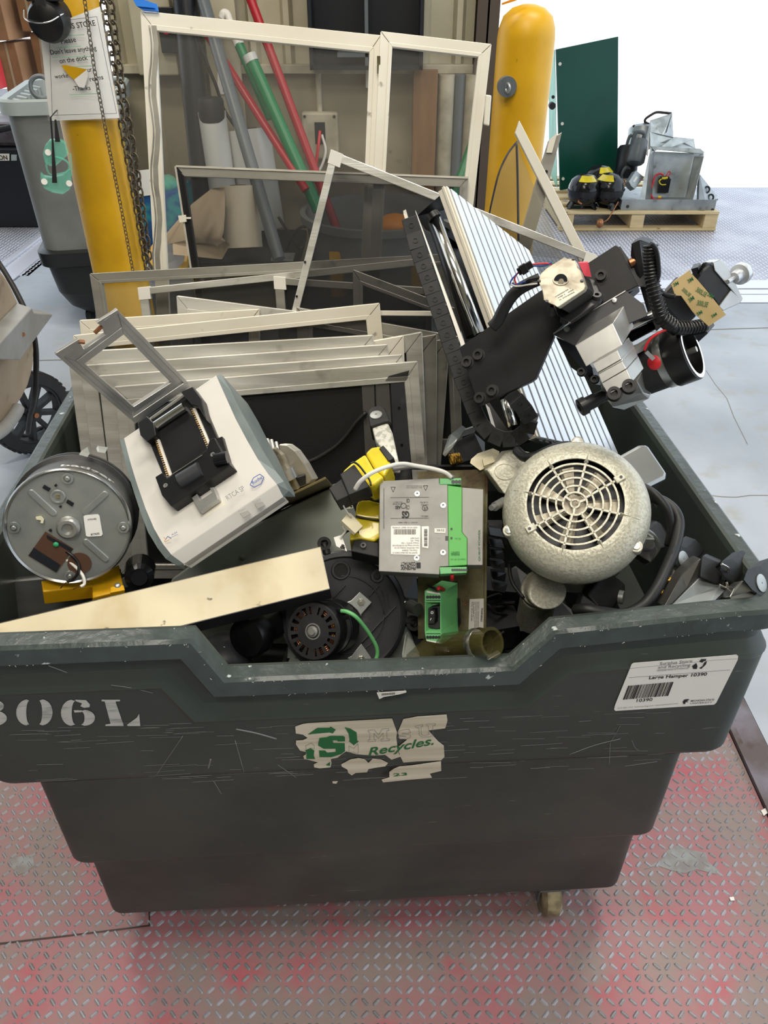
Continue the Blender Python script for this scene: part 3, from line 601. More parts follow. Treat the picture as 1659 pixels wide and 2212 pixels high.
m = MB(); wpl(m, 'ON', pp, 'o', -2, 345, 17, 345, 0, -10, bold=.03, off=.004); m.build('lettering', 'ink', t)
m = MB(); m.prism(pp.many('o', [(24,334),(36,334),(36,347),(24,347)], .003), -pp.n*.002); m.build('tag', 'gtubl', t)

# tan hopper cart at the left edge
t = thing('hopper_cart', 'dirty tan rounded plastic hopper cart at the left picture edge', 'cart', (-1.55, 2.3, .3))
# profile (in e4 pixels) is a round bottomed tub seen from its end; extrude along its length to the left
hp = Plane(at('e4', 380, 1240, 2.25), at('e4', 300, 1560, 2.15), at('e4', 100, 1240, 2.0))
prof = [(-420,250),(0,235),(70,330),(140,450),(200,590),(330,850),(365,1000),(380,1150),(372,1300),(355,1430),(320,1560),(250,1700),(150,1850),(40,1990),(-60,2090),(-300,2200)]
hp = Plane(at('e4', 380, 1200, 2.35), at('e4', 0, 1200, 2.05), at('e4', 0, 2000, 2.0))
fw = [hp('e4', x, y) for x, y in prof]
m = MB(); m.prism(fw, V((-.35, .45, .05))); m.build('tub', 'tan', t, .02, 3)
m = MB()
m.prism([hp('e4', *q, .0) for q in ((-200,1180),(50,1192),(440,695),(435,680),(215,660),(190,600),(-200,1000))], hp.n*.05+V((0,-.02,0))); m.build('flange', 'tanrim', t, .004)
m = MB(); m.tube([hp('e4', *q, .012) for q in ((-100,2130),(40,2030),(160,1880),(205,1800))], .02); m.build('lip', 'tanrim', t)
MB().cyl(hp('e4', 240, 985, -.02), hp('e4', 262, 960, .05), .006).build('pin', 'copper', t)
c = at('e4', 350, 1840, 2.55); c.z = .155*1.0
c = atz('e4', 345, 1850, .17); ax = V((.80, -.60, 0)).normalized()
w = thing('cart_wheel', 'black spoked rubber wheel under the tan hopper cart', 'wheel', (c.x, c.y, 0)); w.location = (c.x, c.y, 0)
m = MB(); Rw = .165; m.lathe(c-ax*.03, ax, [(Rw*.74,0),(Rw*.95,0),(Rw,.012),(Rw,.048),(Rw*.95,.06),(Rw*.74,.06),(Rw*.74,0)], 40, cap=False)
for i in range(40):
    a = 2*math.pi*i/40; x = ax.cross(V((0,0,1))).normalized(); d = x*math.cos(a)+V((0,0,1))*math.sin(a); m.box(c+d*(Rw), d*.003, ax*.022, d.cross(ax)*.006)
m.build('tyre', 'rubber', w)
m = MB(); x = ax.cross(V((0,0,1))).normalized(); m.ring(c, ax, Rw*.68, Rw*.76, .05); m.cyl(c-ax*.035, c+ax*.035, .028)
for i in range(9): a = 2*math.pi*i/9; d = x*math.cos(a)+V((0,0,1))*math.sin(a); m.box(c+d*Rw*.42, d*Rw*.30, ax*.02, d.cross(ax)*.008)
m.build('hub', 'blackm', w)
MB().cyl(c+ax*.03, c+ax*.045, .010).build('axle', 'copper', w)
m = MB(); m.tube([at('e4', *q) for q in ((-30,120,2.6),(60,260,2.55),(160,430,2.5),(270,650,2.45),(350,850,2.4),(400,1060,2.38),(412,1300,2.36),(400,1600,2.34),(380,1750,2.36),(340,1900,2.4),(318,2080,2.45))], .009)
tag(m.build('rubber_cable', 'rubber'), 'black cord curving down past the tan hopper cart', 'cord')
m = MB(); m.tube([atz('e4', *q) for q in ((510,1685,.012),(600,1650,.012),(730,1630,.012),(900,1620,.012))], .010); m.tube([atz('e4', *q) for q in ((110,2030,.012),(200,2090,.012),(330,2120,.012),(480,2125,.012),(640,2100,.012))], .010); m.tube([atz('e4', *q) for q in ((360,2080,.012),(440,2035,.012),(530,2015,.012),(640,1960,.012))], .010)
tag(m.build('rubber_cable', 'rubber'), 'black cord lying on the concrete beside the black wheel', 'cord')

# ======================= right background: pallet =======================
PX0, PX1, PY0, PY1 = 1.33, 2.515, 6.0, 7.25
t = thing('pallet', 'pine pallet carrying the green door panel and compressors', 'pallet', ((PX0+PX1)/2, PY0, 0))
for i in range(6):
    y = PY0+i*(PY1-PY0-.12)/5; MB().bx(PX0, PX1, y, y+.125, .122, .142).build('deck_board', 'pine', t, .003)
for x in (PX0, (PX0+PX1)/2-.06, PX1-.10): MB().bx(x, x+.10, PY0+.01, PY1-.01, .02, .122).build('stringer', 'pine', t, .003)
for y in (PY0, (PY0+PY1)/2, PY1-.12): MB().bx(PX0, PX1, y, y+.10, .003, .02).build('bottom_board', 'pine', t, .003)
# green door panel
zt = .142
a = atz('o', 1210, 411, zt); gp_ = Plane(a, a+V((0,0,1)), a+V((.60,.10,0)))
t = thing('cabinet_panel', 'tall dark green metal door panel standing on the pallet', 'panel', a)
P = [gp_('o', *q) for q in ((1201,107),(1336,79))]
xr = gp_('o', 1336, 240); xr0 = V((xr.x, xr.y, zt)); xl = V((a.x, a.y, zt))
m = MB(); m.prism([xl, gp_('o', 1334, 392), P[1], P[0]], -gp_.n*.02); m.build('face', 'dgreen', t, .002)
m = MB(); m.prism([at('o', 1204, 405, 6.84), at('o', 1199, 108, 6.84), at('o', 1186, 102, 7.05), at('o', 1187, 372, 7.05)], (-.004,0,0)); m.build('side_flange', 'lgreen', t)
m = MB(); c = gp_('o', 1192, 228); m.cyl(c+V((0,.02,0)), c+V((0,-.03,0)), .025); m.cyl(c+V((0,.0,.06)), c+V((0,-.02,.06)), .012); m.build('latch', 'blackm', t)
m = MB()
for q in ((1209,138),(1214,267),(1216,386)): c = gp_('o', *q); m.cyl(c, c+gp_.n*.008, .012, seg=12)
m.build('rivet', 'whitep', t)
# three compressors
def compressor(px, py, Y, lab):
    c = at('o', px, py, Y); r = .118; t = thing('compressor', lab, 'compressor', (c.x, Y, zt))
    c = V((0,0,0)); L = V(ORI[t.name]); c = L+V((0,0,.125))
    m = MB(); m.lathe(L, (0,0,1), [(.0001,.03),(.075,.035),(.105,.06),(.116,.10),(.118,.125),(.115,.155),(.098,.20),(.06,.235),(.0001,.248)], 32, cap=False); m.build('shell', 'gloss', t)
    m = MB(); m.lathe(L, (0,0,1), [(.116,.125),(.124,.127),(.124,.135),(.116,.137)], 32, cap=False); m.build('seam', 'gloss', t)
    m = MB()
    m.bx(L.x-.11, L.x+.11, L.y-.04, L.y+.04, L.z, L.z+.006)
    for a in (30,150,210,330): d = V((math.cos(math.radians(a)), math.sin(math.radians(a)), 0)); m.prism([L+d*.06+V((0,0,.04)), L+d*.118+V((0,0,.0)), L+d*.118+V((0,0,.006)), L+d*.08+V((0,0,.07))], d.cross(V((0,0,1)))*.03)
    m.build('foot', 'gloss', t)
    m = MB(); m.cyl(L+V((.02,-.10,.17)), L+V((.02,-.135,.18)), .02); m.build('terminal_cover', 'blackm', t)
    m = MB(); m.tube([L+V((-.05,-.10,.08)), L+V((-.055,-.13,.07)), L+V((-.035,-.14,.06))], .007); m.build('copper_stub', 'copper', t)
    return t
c1 = compressor(1257, 440, 6.12, 'black glossy compressor with yellow top label, nearest the panel edge')
L1 = V(ORI[c1.name])
m = MB(); A = []; B = []
for i in range(7):
    a = math.radians(-130+i*14); A.append(L1+V((.062*math.cos(a), .062*math.sin(a), .2365))); B.append(L1+V((.100*math.cos(a), .100*math.sin(a), .2010)))
m.loft(A, B, (0,0,.002)); m.build('label', 'yellow', c1)
L2 = at('o', 1309, 440, 6.14); c2 = copy_thing(c1, (L2.x, 6.14, zt), 'black glossy compressor on the right, yellow tag at its left side', (0,0,-.7))
L3 = at('o', 1286, 440, 6.42); c3 = copy_thing(c1, (L3.x, 6.42, zt), 'black glossy compressor behind the other two, against the panel', (0,0,.4))
for o in (c1, c2, c3): o['group'] = 'black compressors on the pallet'
# condenser chassis
def quad(pl, c, pts, o=0): return pl.many(c, pts, o)
Lc = at('o', 1440, 455, 6.1); t = thing('condenser_chassis', 'open sheet metal condenser chassis with wiring on the pallet', 'chassis', (Lc.x, 6.2, zt))
a = atz('e6', 240, 1330, zt); b = atz('e6', 1500, 1370, zt)
m = MB(); m.bx(a.x, b.x, 6.05, 6.75, zt, zt+.012); m.bx(a.x, b.x, 6.045, 6.05, zt, zt+.075); m.bx(a.x, a.x+.004, 6.05, 6.75, zt, zt+.07); m.build('base_tray', 'zinc2', t)
m = MB()
for x, y in ((330,1280),(1415,1325)): c = at('e6', x, y, 6.045); m.cyl(c, c-V((0,.002,0)), .012, seg=16)
m.build('tray_hole', 'dsteel', t)
bp = Plane(at('e6', 640, 1180, 6.40), at('e6', 1180, 1200, 6.40), at('e6', 660, 580, 6.50))
m = MB(); m.prism(quad(bp, 'e6', [(640,1190),(1130,1200),(1290,600),(665,575)]), -bp.n*.004); m.build('back_plate', 'zinc2', t)
m = MB(); m.prism(quad(bp, 'e6', [(620,515),(1250,545),(1300,590),(1290,610),(710,555),(665,580)], .05), bp.n*.02); m.build('top_flange', 'zinc', t)
f0 = [at('e6', 665, 578, 6.5), at('e6', 625, 520, 6.38), at('e6', 480, 1200, 6.16), at('e6', 545, 1245, 6.15), at('e6', 640, 1190, 6.38)]
m = MB(); m.prism(f0, V((.004,.004,0))); m.build('side_wall', 'zinc', t)
f0 = [at('e6', 1300, 600, 6.4), at('e6', 1305, 640, 6.3), at('e6', 1150, 1260, 6.14), at('e6', 1060, 1200, 6.38), at('e6', 1180, 640, 6.48)]
m = MB(); m.prism(f0, V((.004,.004,0))); m.build('side_wall', 'zinc', t)
m = MB(); m.prism([at('e6', 620, 180, 6.7), at('e6', 900, 90, 6.75), at('e6', 830, 340, 6.68), at('e6', 770, 365, 6.6), at('e6', 620, 330, 6.6)], (0,.01,0)); m.build('upper_sheet', 'zinc', t)
m = MB(); m.prism([at('e6', 900, 90, 6.74), at('e6', 918, 390, 6.74), at('e6', 780, 365, 6.62), at('e6', 830, 330, 6.66)], (0,.01,0)); m.build('upper_side', 'zinc2', t)
m = MB(); m.prism([at('e6', 612, 330, 6.55), at('e6', 620, 190, 6.7), at('e6', 525, 590, 6.5), at('e6', 590, 640, 6.48)], (.0,.01,0)); m.build('left_sheet', 'zinc2', t)
m = MB(); m.prism([at('e6', 615, 325, 6.56), at('e6', 930, 395, 6.6), at('e6', 1180, 420, 6.7), at('e6', 1200, 540, 6.66), at('e6', 625, 520, 6.5)], (0,.01,0)); m.build('middle_sheet', 'zinc', t)
m = MB(); m.prism([at('e6', 760, 520, 6.46), at('e6', 930, 395, 6.55), at('e6', 1178, 420, 6.62), at('e6', 890, 525, 6.48)], (0,0,.004)); m.build('folded_sheet', 'zinc', t)
m = MB(); m.prism([at('e6', 1250, 860, 6.35), at('e6', 1300, 940, 6.4), at('e6', 1475, 1140, 6.45), at('e6', 1450, 1200, 6.4), at('e6', 1340, 1270, 6.3), at('e6', 1240, 1250, 6.3)], (0,.05,0)); m.build('end_bracket', 'zinc2', t)
m = MB()
for x, y in ((1345,1065),(1395,1165)): c = at('e6', x, y, 6.36); m.torus(c, (.2,-1,.3), .022, .007)
m.build('grommet', 'blackm', t)
m = MB(); m.tube([at('e6', *q) for q in ((1300,1290,6.2),(1380,1250,6.2),(1440,1200,6.3),(1480,1190,6.4))], .006); m.build('bent_wire', 'dsteel', t)
c = bp('e6', 790, 1040, .03)
m = MB(); m.box(bp('e6', 790, 1010, .02), (.042,0,0), (0,.02,0), (0,0,.05)); m.box(bp('e6', 800, 950, .02), (.03,0,0), (0,.02,0), (0,0,.03)); m.build('contactor', 'blackp', t)
m = MB(); m.tube([bp('e6', *q, .04) for q in ((600,1130),(650,1000),(680,900),(740,860),(790,880))], .007); m.tube([bp('e6', *q, .05) for q in ((620,1110),(660,1180),(720,1190),(760,1160))], .007); m.tube([bp('e6', *q, .05) for q in ((820,890),(860,830),(875,860),(840,900))], .004); m.build('red_wiring', 'redc', t)
m = MB(); m.tube([bp('e6', *q, .06) for q in ((760,930),(735,960),(760,1000),(820,1000))], .005)
for x, y in ((780,920),(805,920),(830,915),(730,1160),(750,1160)): m.ball(bp('e6', x, y, .05), .010, seg=8, n=5)
m.build('yellow_terminal', 'yellow', t)
# accumulator tanks and tubing
L = at('e6', 330, 900, 6.5)
t2 = thing('refrigerant_tank', 'tall black refrigerant tank leaning left of the chassis', 'tank', (L.x, 6.5, zt))
m = MB(); p = at('e6', 300, 930, 6.55); q = at('e6', 350, 500, 6.62); m.lathe(p, q-p, [(.07,0),(.085,.02),(.085,(q-p).length-.02),(.07,(q-p).length)], 28); m.build('shell', 'navy', t2)
m = MB(); m.tube([at('e6', *q_, 6.6) for q_ in ((320,490),(340,420),(370,370),(390,380))], .012); m.build('pipe', 'pipeg', t2); m = MB(); m.tube([at('e6', *q_, 6.55) for q_ in ((385,500),(410,400),(440,330),(490,325),(545,350),(530,420))], .016); m.build('pipe', 'pipeg', t2); m = MB(); m.tube([at('e6', *q_, 6.5) for q_ in ((260,930),(265,860),(300,790),(340,790),(400,860))], .014); m.build('pipe', 'pipeg', t2)
L = at('e6', 430, 750, 6.4)
t2 = thing('refrigerant_tank', 'small grey cylinder in front of the tall black tank', 'tank', L)
m = MB(); p = at('e6', 425, 730, 6.42); q = at('e6', 490, 440, 6.5); m.lathe(p, q-p, [(.055,0),(.068,.015),(.068,.12),(.060,.125),(.060,(q-p).length)], 28); m.build('shell', 'pipeg', t2)
t2 = thing('refrigerant_tank', 'dark upper tank with wire loop behind the chassis sheet', 'tank', at('e6', 500, 500, 6.8))
m = MB(); p = at('e6', 490, 520, 6.8); q = at('e6', 520, 290, 6.85); m.lathe(p, q-p, [(.11,0),(.11,(q-p).length),(.09,(q-p).length+.02)], 28); m.build('shell', 'zinc2', t2)
m = MB(); m.tube([at('e6', *q_, 6.8) for q_ in ((405,240),(420,260),(480,240),(560,225),(600,235))], .010); m.tube([at('e6', *q_, 6.78) for q_ in ((600,225),(555,200),(560,160),(620,115),(700,75),(800,80),(890,90))], .010); m.build('wire_loop', 'dsteel', t2)
bx_ = Plane(at('e6', 345, 960, 6.25), at('e6', 440, 820, 6.3), at('e6', 470, 1060, 6.25))
m = MB(); m.prism(bx_.many('e6', [(345,960),(440,815),(545,905),(420,1060),(375,1020)]), -bx_.n*.06); t3 = tag(m.build('relay_box', 'zinc2', None, .003), 'small grey relay box hanging at the left of the chassis', 'box')
m = MB(); m.prism(bx_.many('e6', [(395,960),(440,890),(465,905),(415,975)], .001), bx_.n*.001); m.build('label', 'label', t3)
m = MB(); m.tube([at('e6', *q_) for q_ in ((265,1120,6.2),(270,960,6.25),(290,945,6.25),(290,990,6.25),(260,1080,6.2))], .006); m.tube([at('e6', *q_) for q_ in ((210,1220,6.02),(140,1340,5.98),(80,1440,5.95),(20,1480,5.95))], .005); tag(m.build('capillary_tube', 'copper'), 'thin copper tube trailing over the front of the pallet', 'tube')
c = at('o', 1296, 482, 5.93); tag(MB().ball(c, .035, (1,0,0), .8, 14, 8).build('filter_drier', 'copper'), 'small round drier on the copper tube under the pallet deck', 'fitting')
# ======================= the large hamper =======================
YAW = math.radians(3.1); HO = V((-.03, .797, 0)); CU = V((math.cos(YAW), math.sin(YAW), 0)); CV = V((-math.sin(YAW), math.cos(YAW), 0))
def H(u, v, z): return HO+CU*u+CV*v+V((0,0,z))
hm = thing('hamper', 'large dark green stepped plastic hamper truck full of scrap', 'hamper', (HO.x, HO.y, 0))
ZT, ZN = .912, .823
BK = .74
def ztop(u, v):
    f = .898 if u < -.2 else (.889+.022*min(1, max(0, (u-.25)/.25)) if u > .2 else .9)
    k = min(1, max(0, (v+.02)/.25)); return f*(1-k)+.912*k
def face(z): return -.069+(.834-z)*.0405
def hloop(hl, v0, v1, r, zf, d=0, n=6, fd=None):
    """one closed loop round the hamper, zf(u, v, notch) gives the height"""
    P = []
    lu, ll, rl, ru = -.221-d*.62, -.187-d*.62, .203+d*.36, .252+d*.36
    fr = [(-hl+r+(lu+hl-r)*k/5, 0) for k in range(5)]+[(lu, 0), (ll, 1)]+[(ll+(rl-ll)*k/8, 1) for k in range(1, 8)]+[(rl, 1), (ru, 0)]+[(ru+(hl-r-ru)*k/5, 0) for k in range(1, 6)]
    if fd is not None: v0 = face(.898-d)+fd
    for u, nk in fr: z = zf(u, v0, nk); P.append((u, v0 if fd is None else face(z)+fd, z))
    for cx, cy, a0 in ((hl-r, v0+r, -90), (hl-r, v1-r, 0), (-hl+r, v1-r, 90), (-hl+r, v0+r, 180)):
        for i in range(1, n+1):
            if cx < 0 and a0 == 180 and i == n: continue
            a = math.radians(a0+90*i/n); u, v = cx+r*math.cos(a), cy+r*math.sin(a); P.append((u, v, zf(u, v, 0)))
    return [H(*p) for p in P]
def zr(d): return lambda u, v, nk: (ZN if nk else ztop(u, v))-d
def zc(z): return lambda u, v, nk: z
R = [hloop(.455,.04,BK-.06,.04,zc(.14)), hloop(.47,.03,BK-.05,.04,zc(.35)), hloop(.50,.005,BK-.045,.04,zc(.36)), hloop(.50,-.01,BK-.04,.04,zc(.60)), hloop(.543,-.030,BK-.03,.03,zc(.63)),
     hloop(.545,-.037,BK-.03,.03,zr(.012)), hloop(.547,-.040,BK-.028,.03,zr(.002)), hloop(.552,-.046,BK-.024,.03,zr(0))]
m = MB(); rings(m, R, True, False)
m.use(1); rings(m, [R[-1], hloop(.569,-.067,BK-.004,.04,zr(0)), hloop(.574,-.072,BK,.042,zr(.004),.004), hloop(.575,-.073,BK,.042,zr(.03),.03)], False, False)
m.use(0)
R2 = [hloop(.575,-.073,BK,.042,zr(.03),.03), hloop(.570,-.070,BK,.04,zr(.034),.034), hloop(.560,-.060,BK-.01,.035,zr(.037),.037,fd=.014), hloop(.560,-.060,BK-.01,.035,zr(.064),.064,fd=.014), hloop(.569,-.067,BK-.004,.04,zr(.082),.082,fd=.001),
      hloop(.572,-.070,BK,.04,zr(.087),.087,fd=-.0018), hloop(.572,-.069,BK,.04,zr(.092),.092,fd=0), hloop(.573,-.060,BK,.04,zc(.612)), hloop(.570,-.056,BK-.003,.04,zc(.603)), hloop(.562,-.050,BK-.01,.04,zc(.599)),
      hloop(.507,-.053,BK-.04,.03,zc(.597)), hloop(.514,-.038,BK-.05,.03,zc(.356)), hloop(.510,-.036,BK-.052,.03,zc(.350)), hloop(.487,-.031,BK-.075,.03,zc(.347)), hloop(.505,.001,BK-.08,.03,zc(.112)), hloop(.498,.008,BK-.088,.03,zc(.102))]
rings(m, R2, False, True)
hb = m.build('body', ['bin', 'binrim'], hm)
# casters
def caster(u, v, ang, par):
    c = H(u, v, .048); a = V((math.cos(ang), math.sin(ang), 0)); b = V((-a.y, a.x, 0))
    w = MB(); w.lathe(c-b*.019, b, [(.018,0),(.040,0),(.048,.006),(.048,.032),(.040,.038),(.018,.038)], 32); k = w.build('caster', 'tancast', par)
    f = MB(); f.box(c+b*.024+V((0,0,.022)), a*.016, b*.002, (0,0,.034)); f.box(c-b*.024+V((0,0,.022)), a*.016, b*.002, (0,0,.034)); f.box(c+V((0,0,.053)), a*.03, b*.03, (0,0,.003)); f.cyl(c-b*.028, c+b*.028, .006)
    f.build('fork', 'pipeg', k)
K['tancast'] = mat('worn tan caster wheel', '9a8e70', .6, 0, '6f6650', 40, (1,1,1), .4, .6, bump=.4, bscale=100)
caster(.372, .035, YAW+math.radians(90), hm); caster(-.37, .16, YAW+math.radians(80), hm); caster(.37, BK-.16, YAW+math.radians(95), hm); caster(-.37, BK-.16, YAW+math.radians(90), hm)
# front plane of the upper section
FP = Plane(H(-.5,-.0697,.84), H(.5,-.0697,.84), H(0,-.0605,.62))
# scratches and scars on the face
m = MB(); random.seed(11)
def scar(x0, y0, x1, y1, w, bend=0):
    p = FP('o', x0, y0, .0002); q = FP('o', x1, y1, .0002); k = (p+q)/2+V((0,0,bend)); m.tube([p, k, q], w, 4, 4)
for a in ((105,1438,145,1453,.0006,0),(240,1480,330,1497,.0005,.002),(510,1575,597,1596,.0014,.002),(508,1600,527,1668,.0006,0),(335,1678,395,1590,.0004,0),(462,1688,478,1715,.0005,0),(455,1640,450,1660,.0012,0),(600,1652,640,1680,.0004,0),(385,1423,435,1408,.0005,0),
          (1230,1630,1340,1596,.0006,.004),(1340,1568,1318,1605,.0004,0),(1318,1605,1316,1650,.0005,.0),(1365,1600,1380,1622,.0004,-.004),(1350,1655,1420,1645,.0004,0),(700,1500,735,1474,.0005,0)):
    scar(*a)
for i in range(120): x = random.uniform(20,1440); y = random.uniform(1560,1690)-max(0,x-830)*.06; L = random.uniform(15,90); scar(x, y, x+L, y-L*random.uniform(.0,.07), random.uniform(.00015,.0003))
m.build('scratches', 'inkg', hm)['kind'] = 'stuff'
# nicks of plastic fuzz on the rim edges
m = MB()
for i in range(120):
    u = random.uniform(-.56,.56); z = ZN if -.187 < u < .203 else ztop(u, -.07)
    if -.225 < u < -.187 or .203 < u < .255: z = .86
    k = random.choice((0,1,2)); p = H(u, -.073, z-.004) if k == 0 else H(u, -.0735, z-.03) if k == 1 else H(u, -.046, z)
    d = V((random.uniform(-1,1), -.3, random.uniform(-.6,.6)))*random.uniform(.001,.004); m.tube([p, p+d], random.uniform(.0002,.0005), 4, 1)
m.build('plastic_burrs', 'stencil', hm)['kind'] = 'stuff'
# stencil 806L
FS = Plane(H(-.5,-.0681,.80), H(0,-.0681,.80), H(-.5,-.0612,.63))
def dd(x, y): return ((x)/2.370, 1340+y/2.370)
def glyph_poly(m, polys):
    for P in polys:
        m.prism([FS('d6', x, y, .0006) for x, y in P], -FS.n*.0004)
def arc(cx, cy, rx, ry, a0, a1, n=12): return [(cx+rx*math.cos(math.radians(a0+(a1-a0)*i/n)), cy+ry*math.sin(math.radians(a0+(a1-a0)*i/n))) for i in range(n+1)]
def cres(cx, cy, rx, ry, a0, a1, kx, ox):   # thick crescent of a stencil letter
    return arc(cx, cy, rx, ry, a0, a1)+[(ox+(x-ox)*kx if False else cx+(x-cx)*kx, cy+(y-cy)*.93) for x, y in reversed(arc(cx, cy, rx, ry, a0, a1))]
m = MB()
glyph_poly(m, [arc(142,472,60,66,100,262)+arc(175,472,38,50,262,100)[::1] if False else arc(140,472,57,66,95,265)+[(x,y) for x,y in reversed(arc(150,472,16,60,95,265))],
               arc(212,472,57,66,-85,85)+[(x,y) for x,y in reversed(arc(200,472,16,60,-85,85))],
               arc(368,474,56,66,95,265)+[(x,y) for x,y in reversed(arc(385,474,18,60,95,265))],
               [(385,408),(440,410),(460,432),(458,445),(430,448),(412,440),(420,425),(388,414)],
               arc(430,500,56,40,-88,88)+[(x,y) for x,y in reversed(arc(415,500,18,34,-88,88))],
               [(378,462),(420,462),(418,470),(382,472)],
               [(520,408),(614,408),(614,414),(592,416),(592,420),(632,536),(632,541),(540,541),(540,535),(566,530),(536,416),(520,414)],
               [(655,541),(650,536),(700,500),(712,480),(718,541)],
               arc(-40,440,60,32,-60,60)+[(x,y) for x,y in reversed(arc(-50,440,35,26,-60,60))],
               arc(-40,502,75,40,-75,80)+[(x,y) for x,y in reversed(arc(-50,502,48,32,-75,80))]])
m.build('stencilled_number', 'stencil', hm)
# asset label lower right
AL = Plane(H(.2,-.0681,.80), H(.55,-.0681,.80), H(.2,-.0608,.62))
lt = MB(); lt.prism(AL.many('d8', [(628,368),(640,362),(1165,320),(1174,326),(1172,345),(1062,565),(1050,575),(545,607),(538,600),(542,580)], .0012), -AL.n*.0006); lb_ = lt.build('asset_label', 'paper', hm)
def sk(x, y): return x, y      # label skew comes from its own plane
m = MB(); O_ = dict(off=.0014, lift=.0003)
wpl(m, 'Large Hamper 10390', AL, 'd8', 716, 445, 1012, 426, 3, -20, bold=.02, **O_)
wpl(m, '10390', AL, 'd8', 652, 562, 733, 556, 3, -20, bold=.012, **O_)
wpl(m, 'MICHIGAN STATE', AL, 'd8', 930, 561, 1050, 554, 3, -20, bold=.01, h=.0042, **O_)
wpl(m, 'UNIVERSITY', AL, 'd8', 926, 573, 1040, 567, 3, -20, h=.0036, **O_)
random.seed(5); x = 583.0
BT = []
while x < 812:
    w = random.choice((2,2,3,5,8)); g = random.choice((2,3,3,5)); k = (x-583)/(812-583)
    y1 = 550-k*20; y0 = 479-k*20; dx = 28
    m.prism(AL.many('d8', [(x,y1),(x+w,y1-.3),(x+w+dx,y0-.3),(x+dx,y0)], .0018), -AL.n*.0002); x += w+g
m.prism(AL.many('d8', [(893,572),(890,560),(898,550),(915,547),(925,550),(912,556),(918,562),(905,562),(902,572)], .0018), -AL.n*.0002)
for P in ([(975,355),(985,342),(1012,342),(1006,352),(1000,350),(990,360)], [(1000,360),(1014,352),(1010,368),(985,392),(975,388),(992,378)], [(938,378),(960,362),(966,378),(962,392),(944,392)]):
    m.prism(AL.many('d8', P, .0018), -AL.n*.0002)
m.build('label_print', 'ink', lb_)
m = MB()
wpl(m, 'Surplus Store', AL, 'd8', 771, 372, 938, 358, 4, -20, bold=.005, **O_); wpl(m, 'and Recycling', AL, 'd8', 762, 391, 928, 378, 4, -20, bold=.005, **O_)
wpl(m, 'managing waste as a resource', AL, 'd8', 756, 404, 918, 392, 3, -20, shear=.2, **O_); wpl(m, '517-355-1723  msurecycling.com  msusurplusstore.com', AL, 'd8', 557, 597, 865, 572, 3, -20, h=.0028, **O_)
m.bar(AL('d8', 612, 437, .0016), AL('d8', 1133, 397, .0016), .0005, .0002, AL.n); m.bar(AL('d8', 760, 397, .0016), AL('d8', 924, 385, .0016), .0004, .0002, AL.n)
m.build('label_small_print', 'inkg', lb_)
# torn recycling sticker
SP = Plane(H(-.2,-.0676,.79), H(.2,-.0676,.79), H(-.2,-.0612,.63))
def SPm(P, o): return SP.many('d7', P, o)
m = MB()
for P in ([(125,565),(180,545),(220,540),(500,525),(600,520),(690,515),(740,510),(820,507),(855,605),(850,640),(858,710),(870,765),(890,775),(815,800),(770,765),(690,770),(610,765),(560,760),(490,740),(460,760),(430,785),(380,795),(385,825),(378,855),(300,862),(262,855),(258,835),(290,820),(215,800),(190,795),(183,775),(200,765),(205,745),(160,735),(130,690),(132,665),(180,662),(215,645),(180,620),(130,612)],
          [(862,600),(900,510),(960,500),(1000,492),(1210,477),(1217,520),(1200,575),(1080,590),(1110,625),(1150,670),(1190,700),(1195,780),(1170,805),(1000,812),(900,820),(875,770),(862,712),(930,655),(870,650)],
          [(455,835),(520,800),(580,790),(625,800),(650,825),(680,795),(740,800),(790,825),(770,848),(700,858),(650,868),(640,890),(560,895),(530,912),(505,895),(500,872),(460,850)],
          [(830,868),(870,850),(960,842),(1170,812),(1172,880),(1090,900),(1105,930),(930,945),(755,963),(745,945),(800,928),(800,890)],
          [(392,958),(430,956),(420,972),(395,970)]):
    m.prism(SPm(P, .0012), -SP.n*.0005)
st = m.build('torn_sticker', 'sticker', hm)
m = MB()
for P in ([(215,620),(285,572),(370,572),(380,563),(415,585),(395,612),(370,605),(260,615)], [(480,568),(520,578),(565,605),(570,665),(582,668),(545,697),(510,668),(515,660),(508,615)],
          [(205,795),(205,745),(195,735),(235,718),(262,735),(258,770),(268,795)], [(345,840),(375,815),(375,845)],
          [(350,640),(375,630),(470,630),(482,640),(482,668),(430,670),(425,662),(395,662),(398,680),(480,682),(482,740),(455,760),(385,782),(300,782),(295,735),(340,735),(355,750),(415,745),(415,722),(330,722),(290,700),(290,680),(300,645)]):
    m.prism(SPm(P, .0018), -SP.n*.0002)
wpl(m, 'Recycles.', SP, 'd7', 648, 775, 1120, 690, 8, -20, bold=.018, shear=.45, off=.0014, lift=.0004)
wpl(m, '23', SP, 'd7', 828, 920, 928, 912, 3, -20, bold=.02, h=.0075, off=.0014, lift=.0004)
m.build('green_emblem', 'inkgr', st)
def outline(m, P, w=.00045):
    Q = SPm(P+[P[0]], .0017)
    for a, b in zip(Q, Q[1:]): m.bar(a, b, w, .0002, SP.n)
m = MB()
outline(m, [(647,590),(690,585),(722,622),(750,580),(795,575),(797,592),(780,594),(785,650),(802,652),(802,664),(740,668),(740,655),(758,652),(755,610),(722,648),(690,612),(690,655),(702,657),(702,668),(648,672),(648,660),(662,657),(660,604),(648,602)])
outline(m, [(858,610),(880,590),(940,582),(955,605),(925,612),(900,608),(890,615),(945,620),(955,632),(940,648),(880,652),(858,640),(885,632),(920,634),(870,625)])
outline(m, [(985,560),(1040,548),(1040,560),(1028,565),(1030,620),(1055,628),(1085,618),(1080,558),(1065,556),(1065,545),(1130,541),(1130,554),(1112,558),(1112,625),(1085,638),(1040,638),(1015,625),(1010,570),(990,572)])
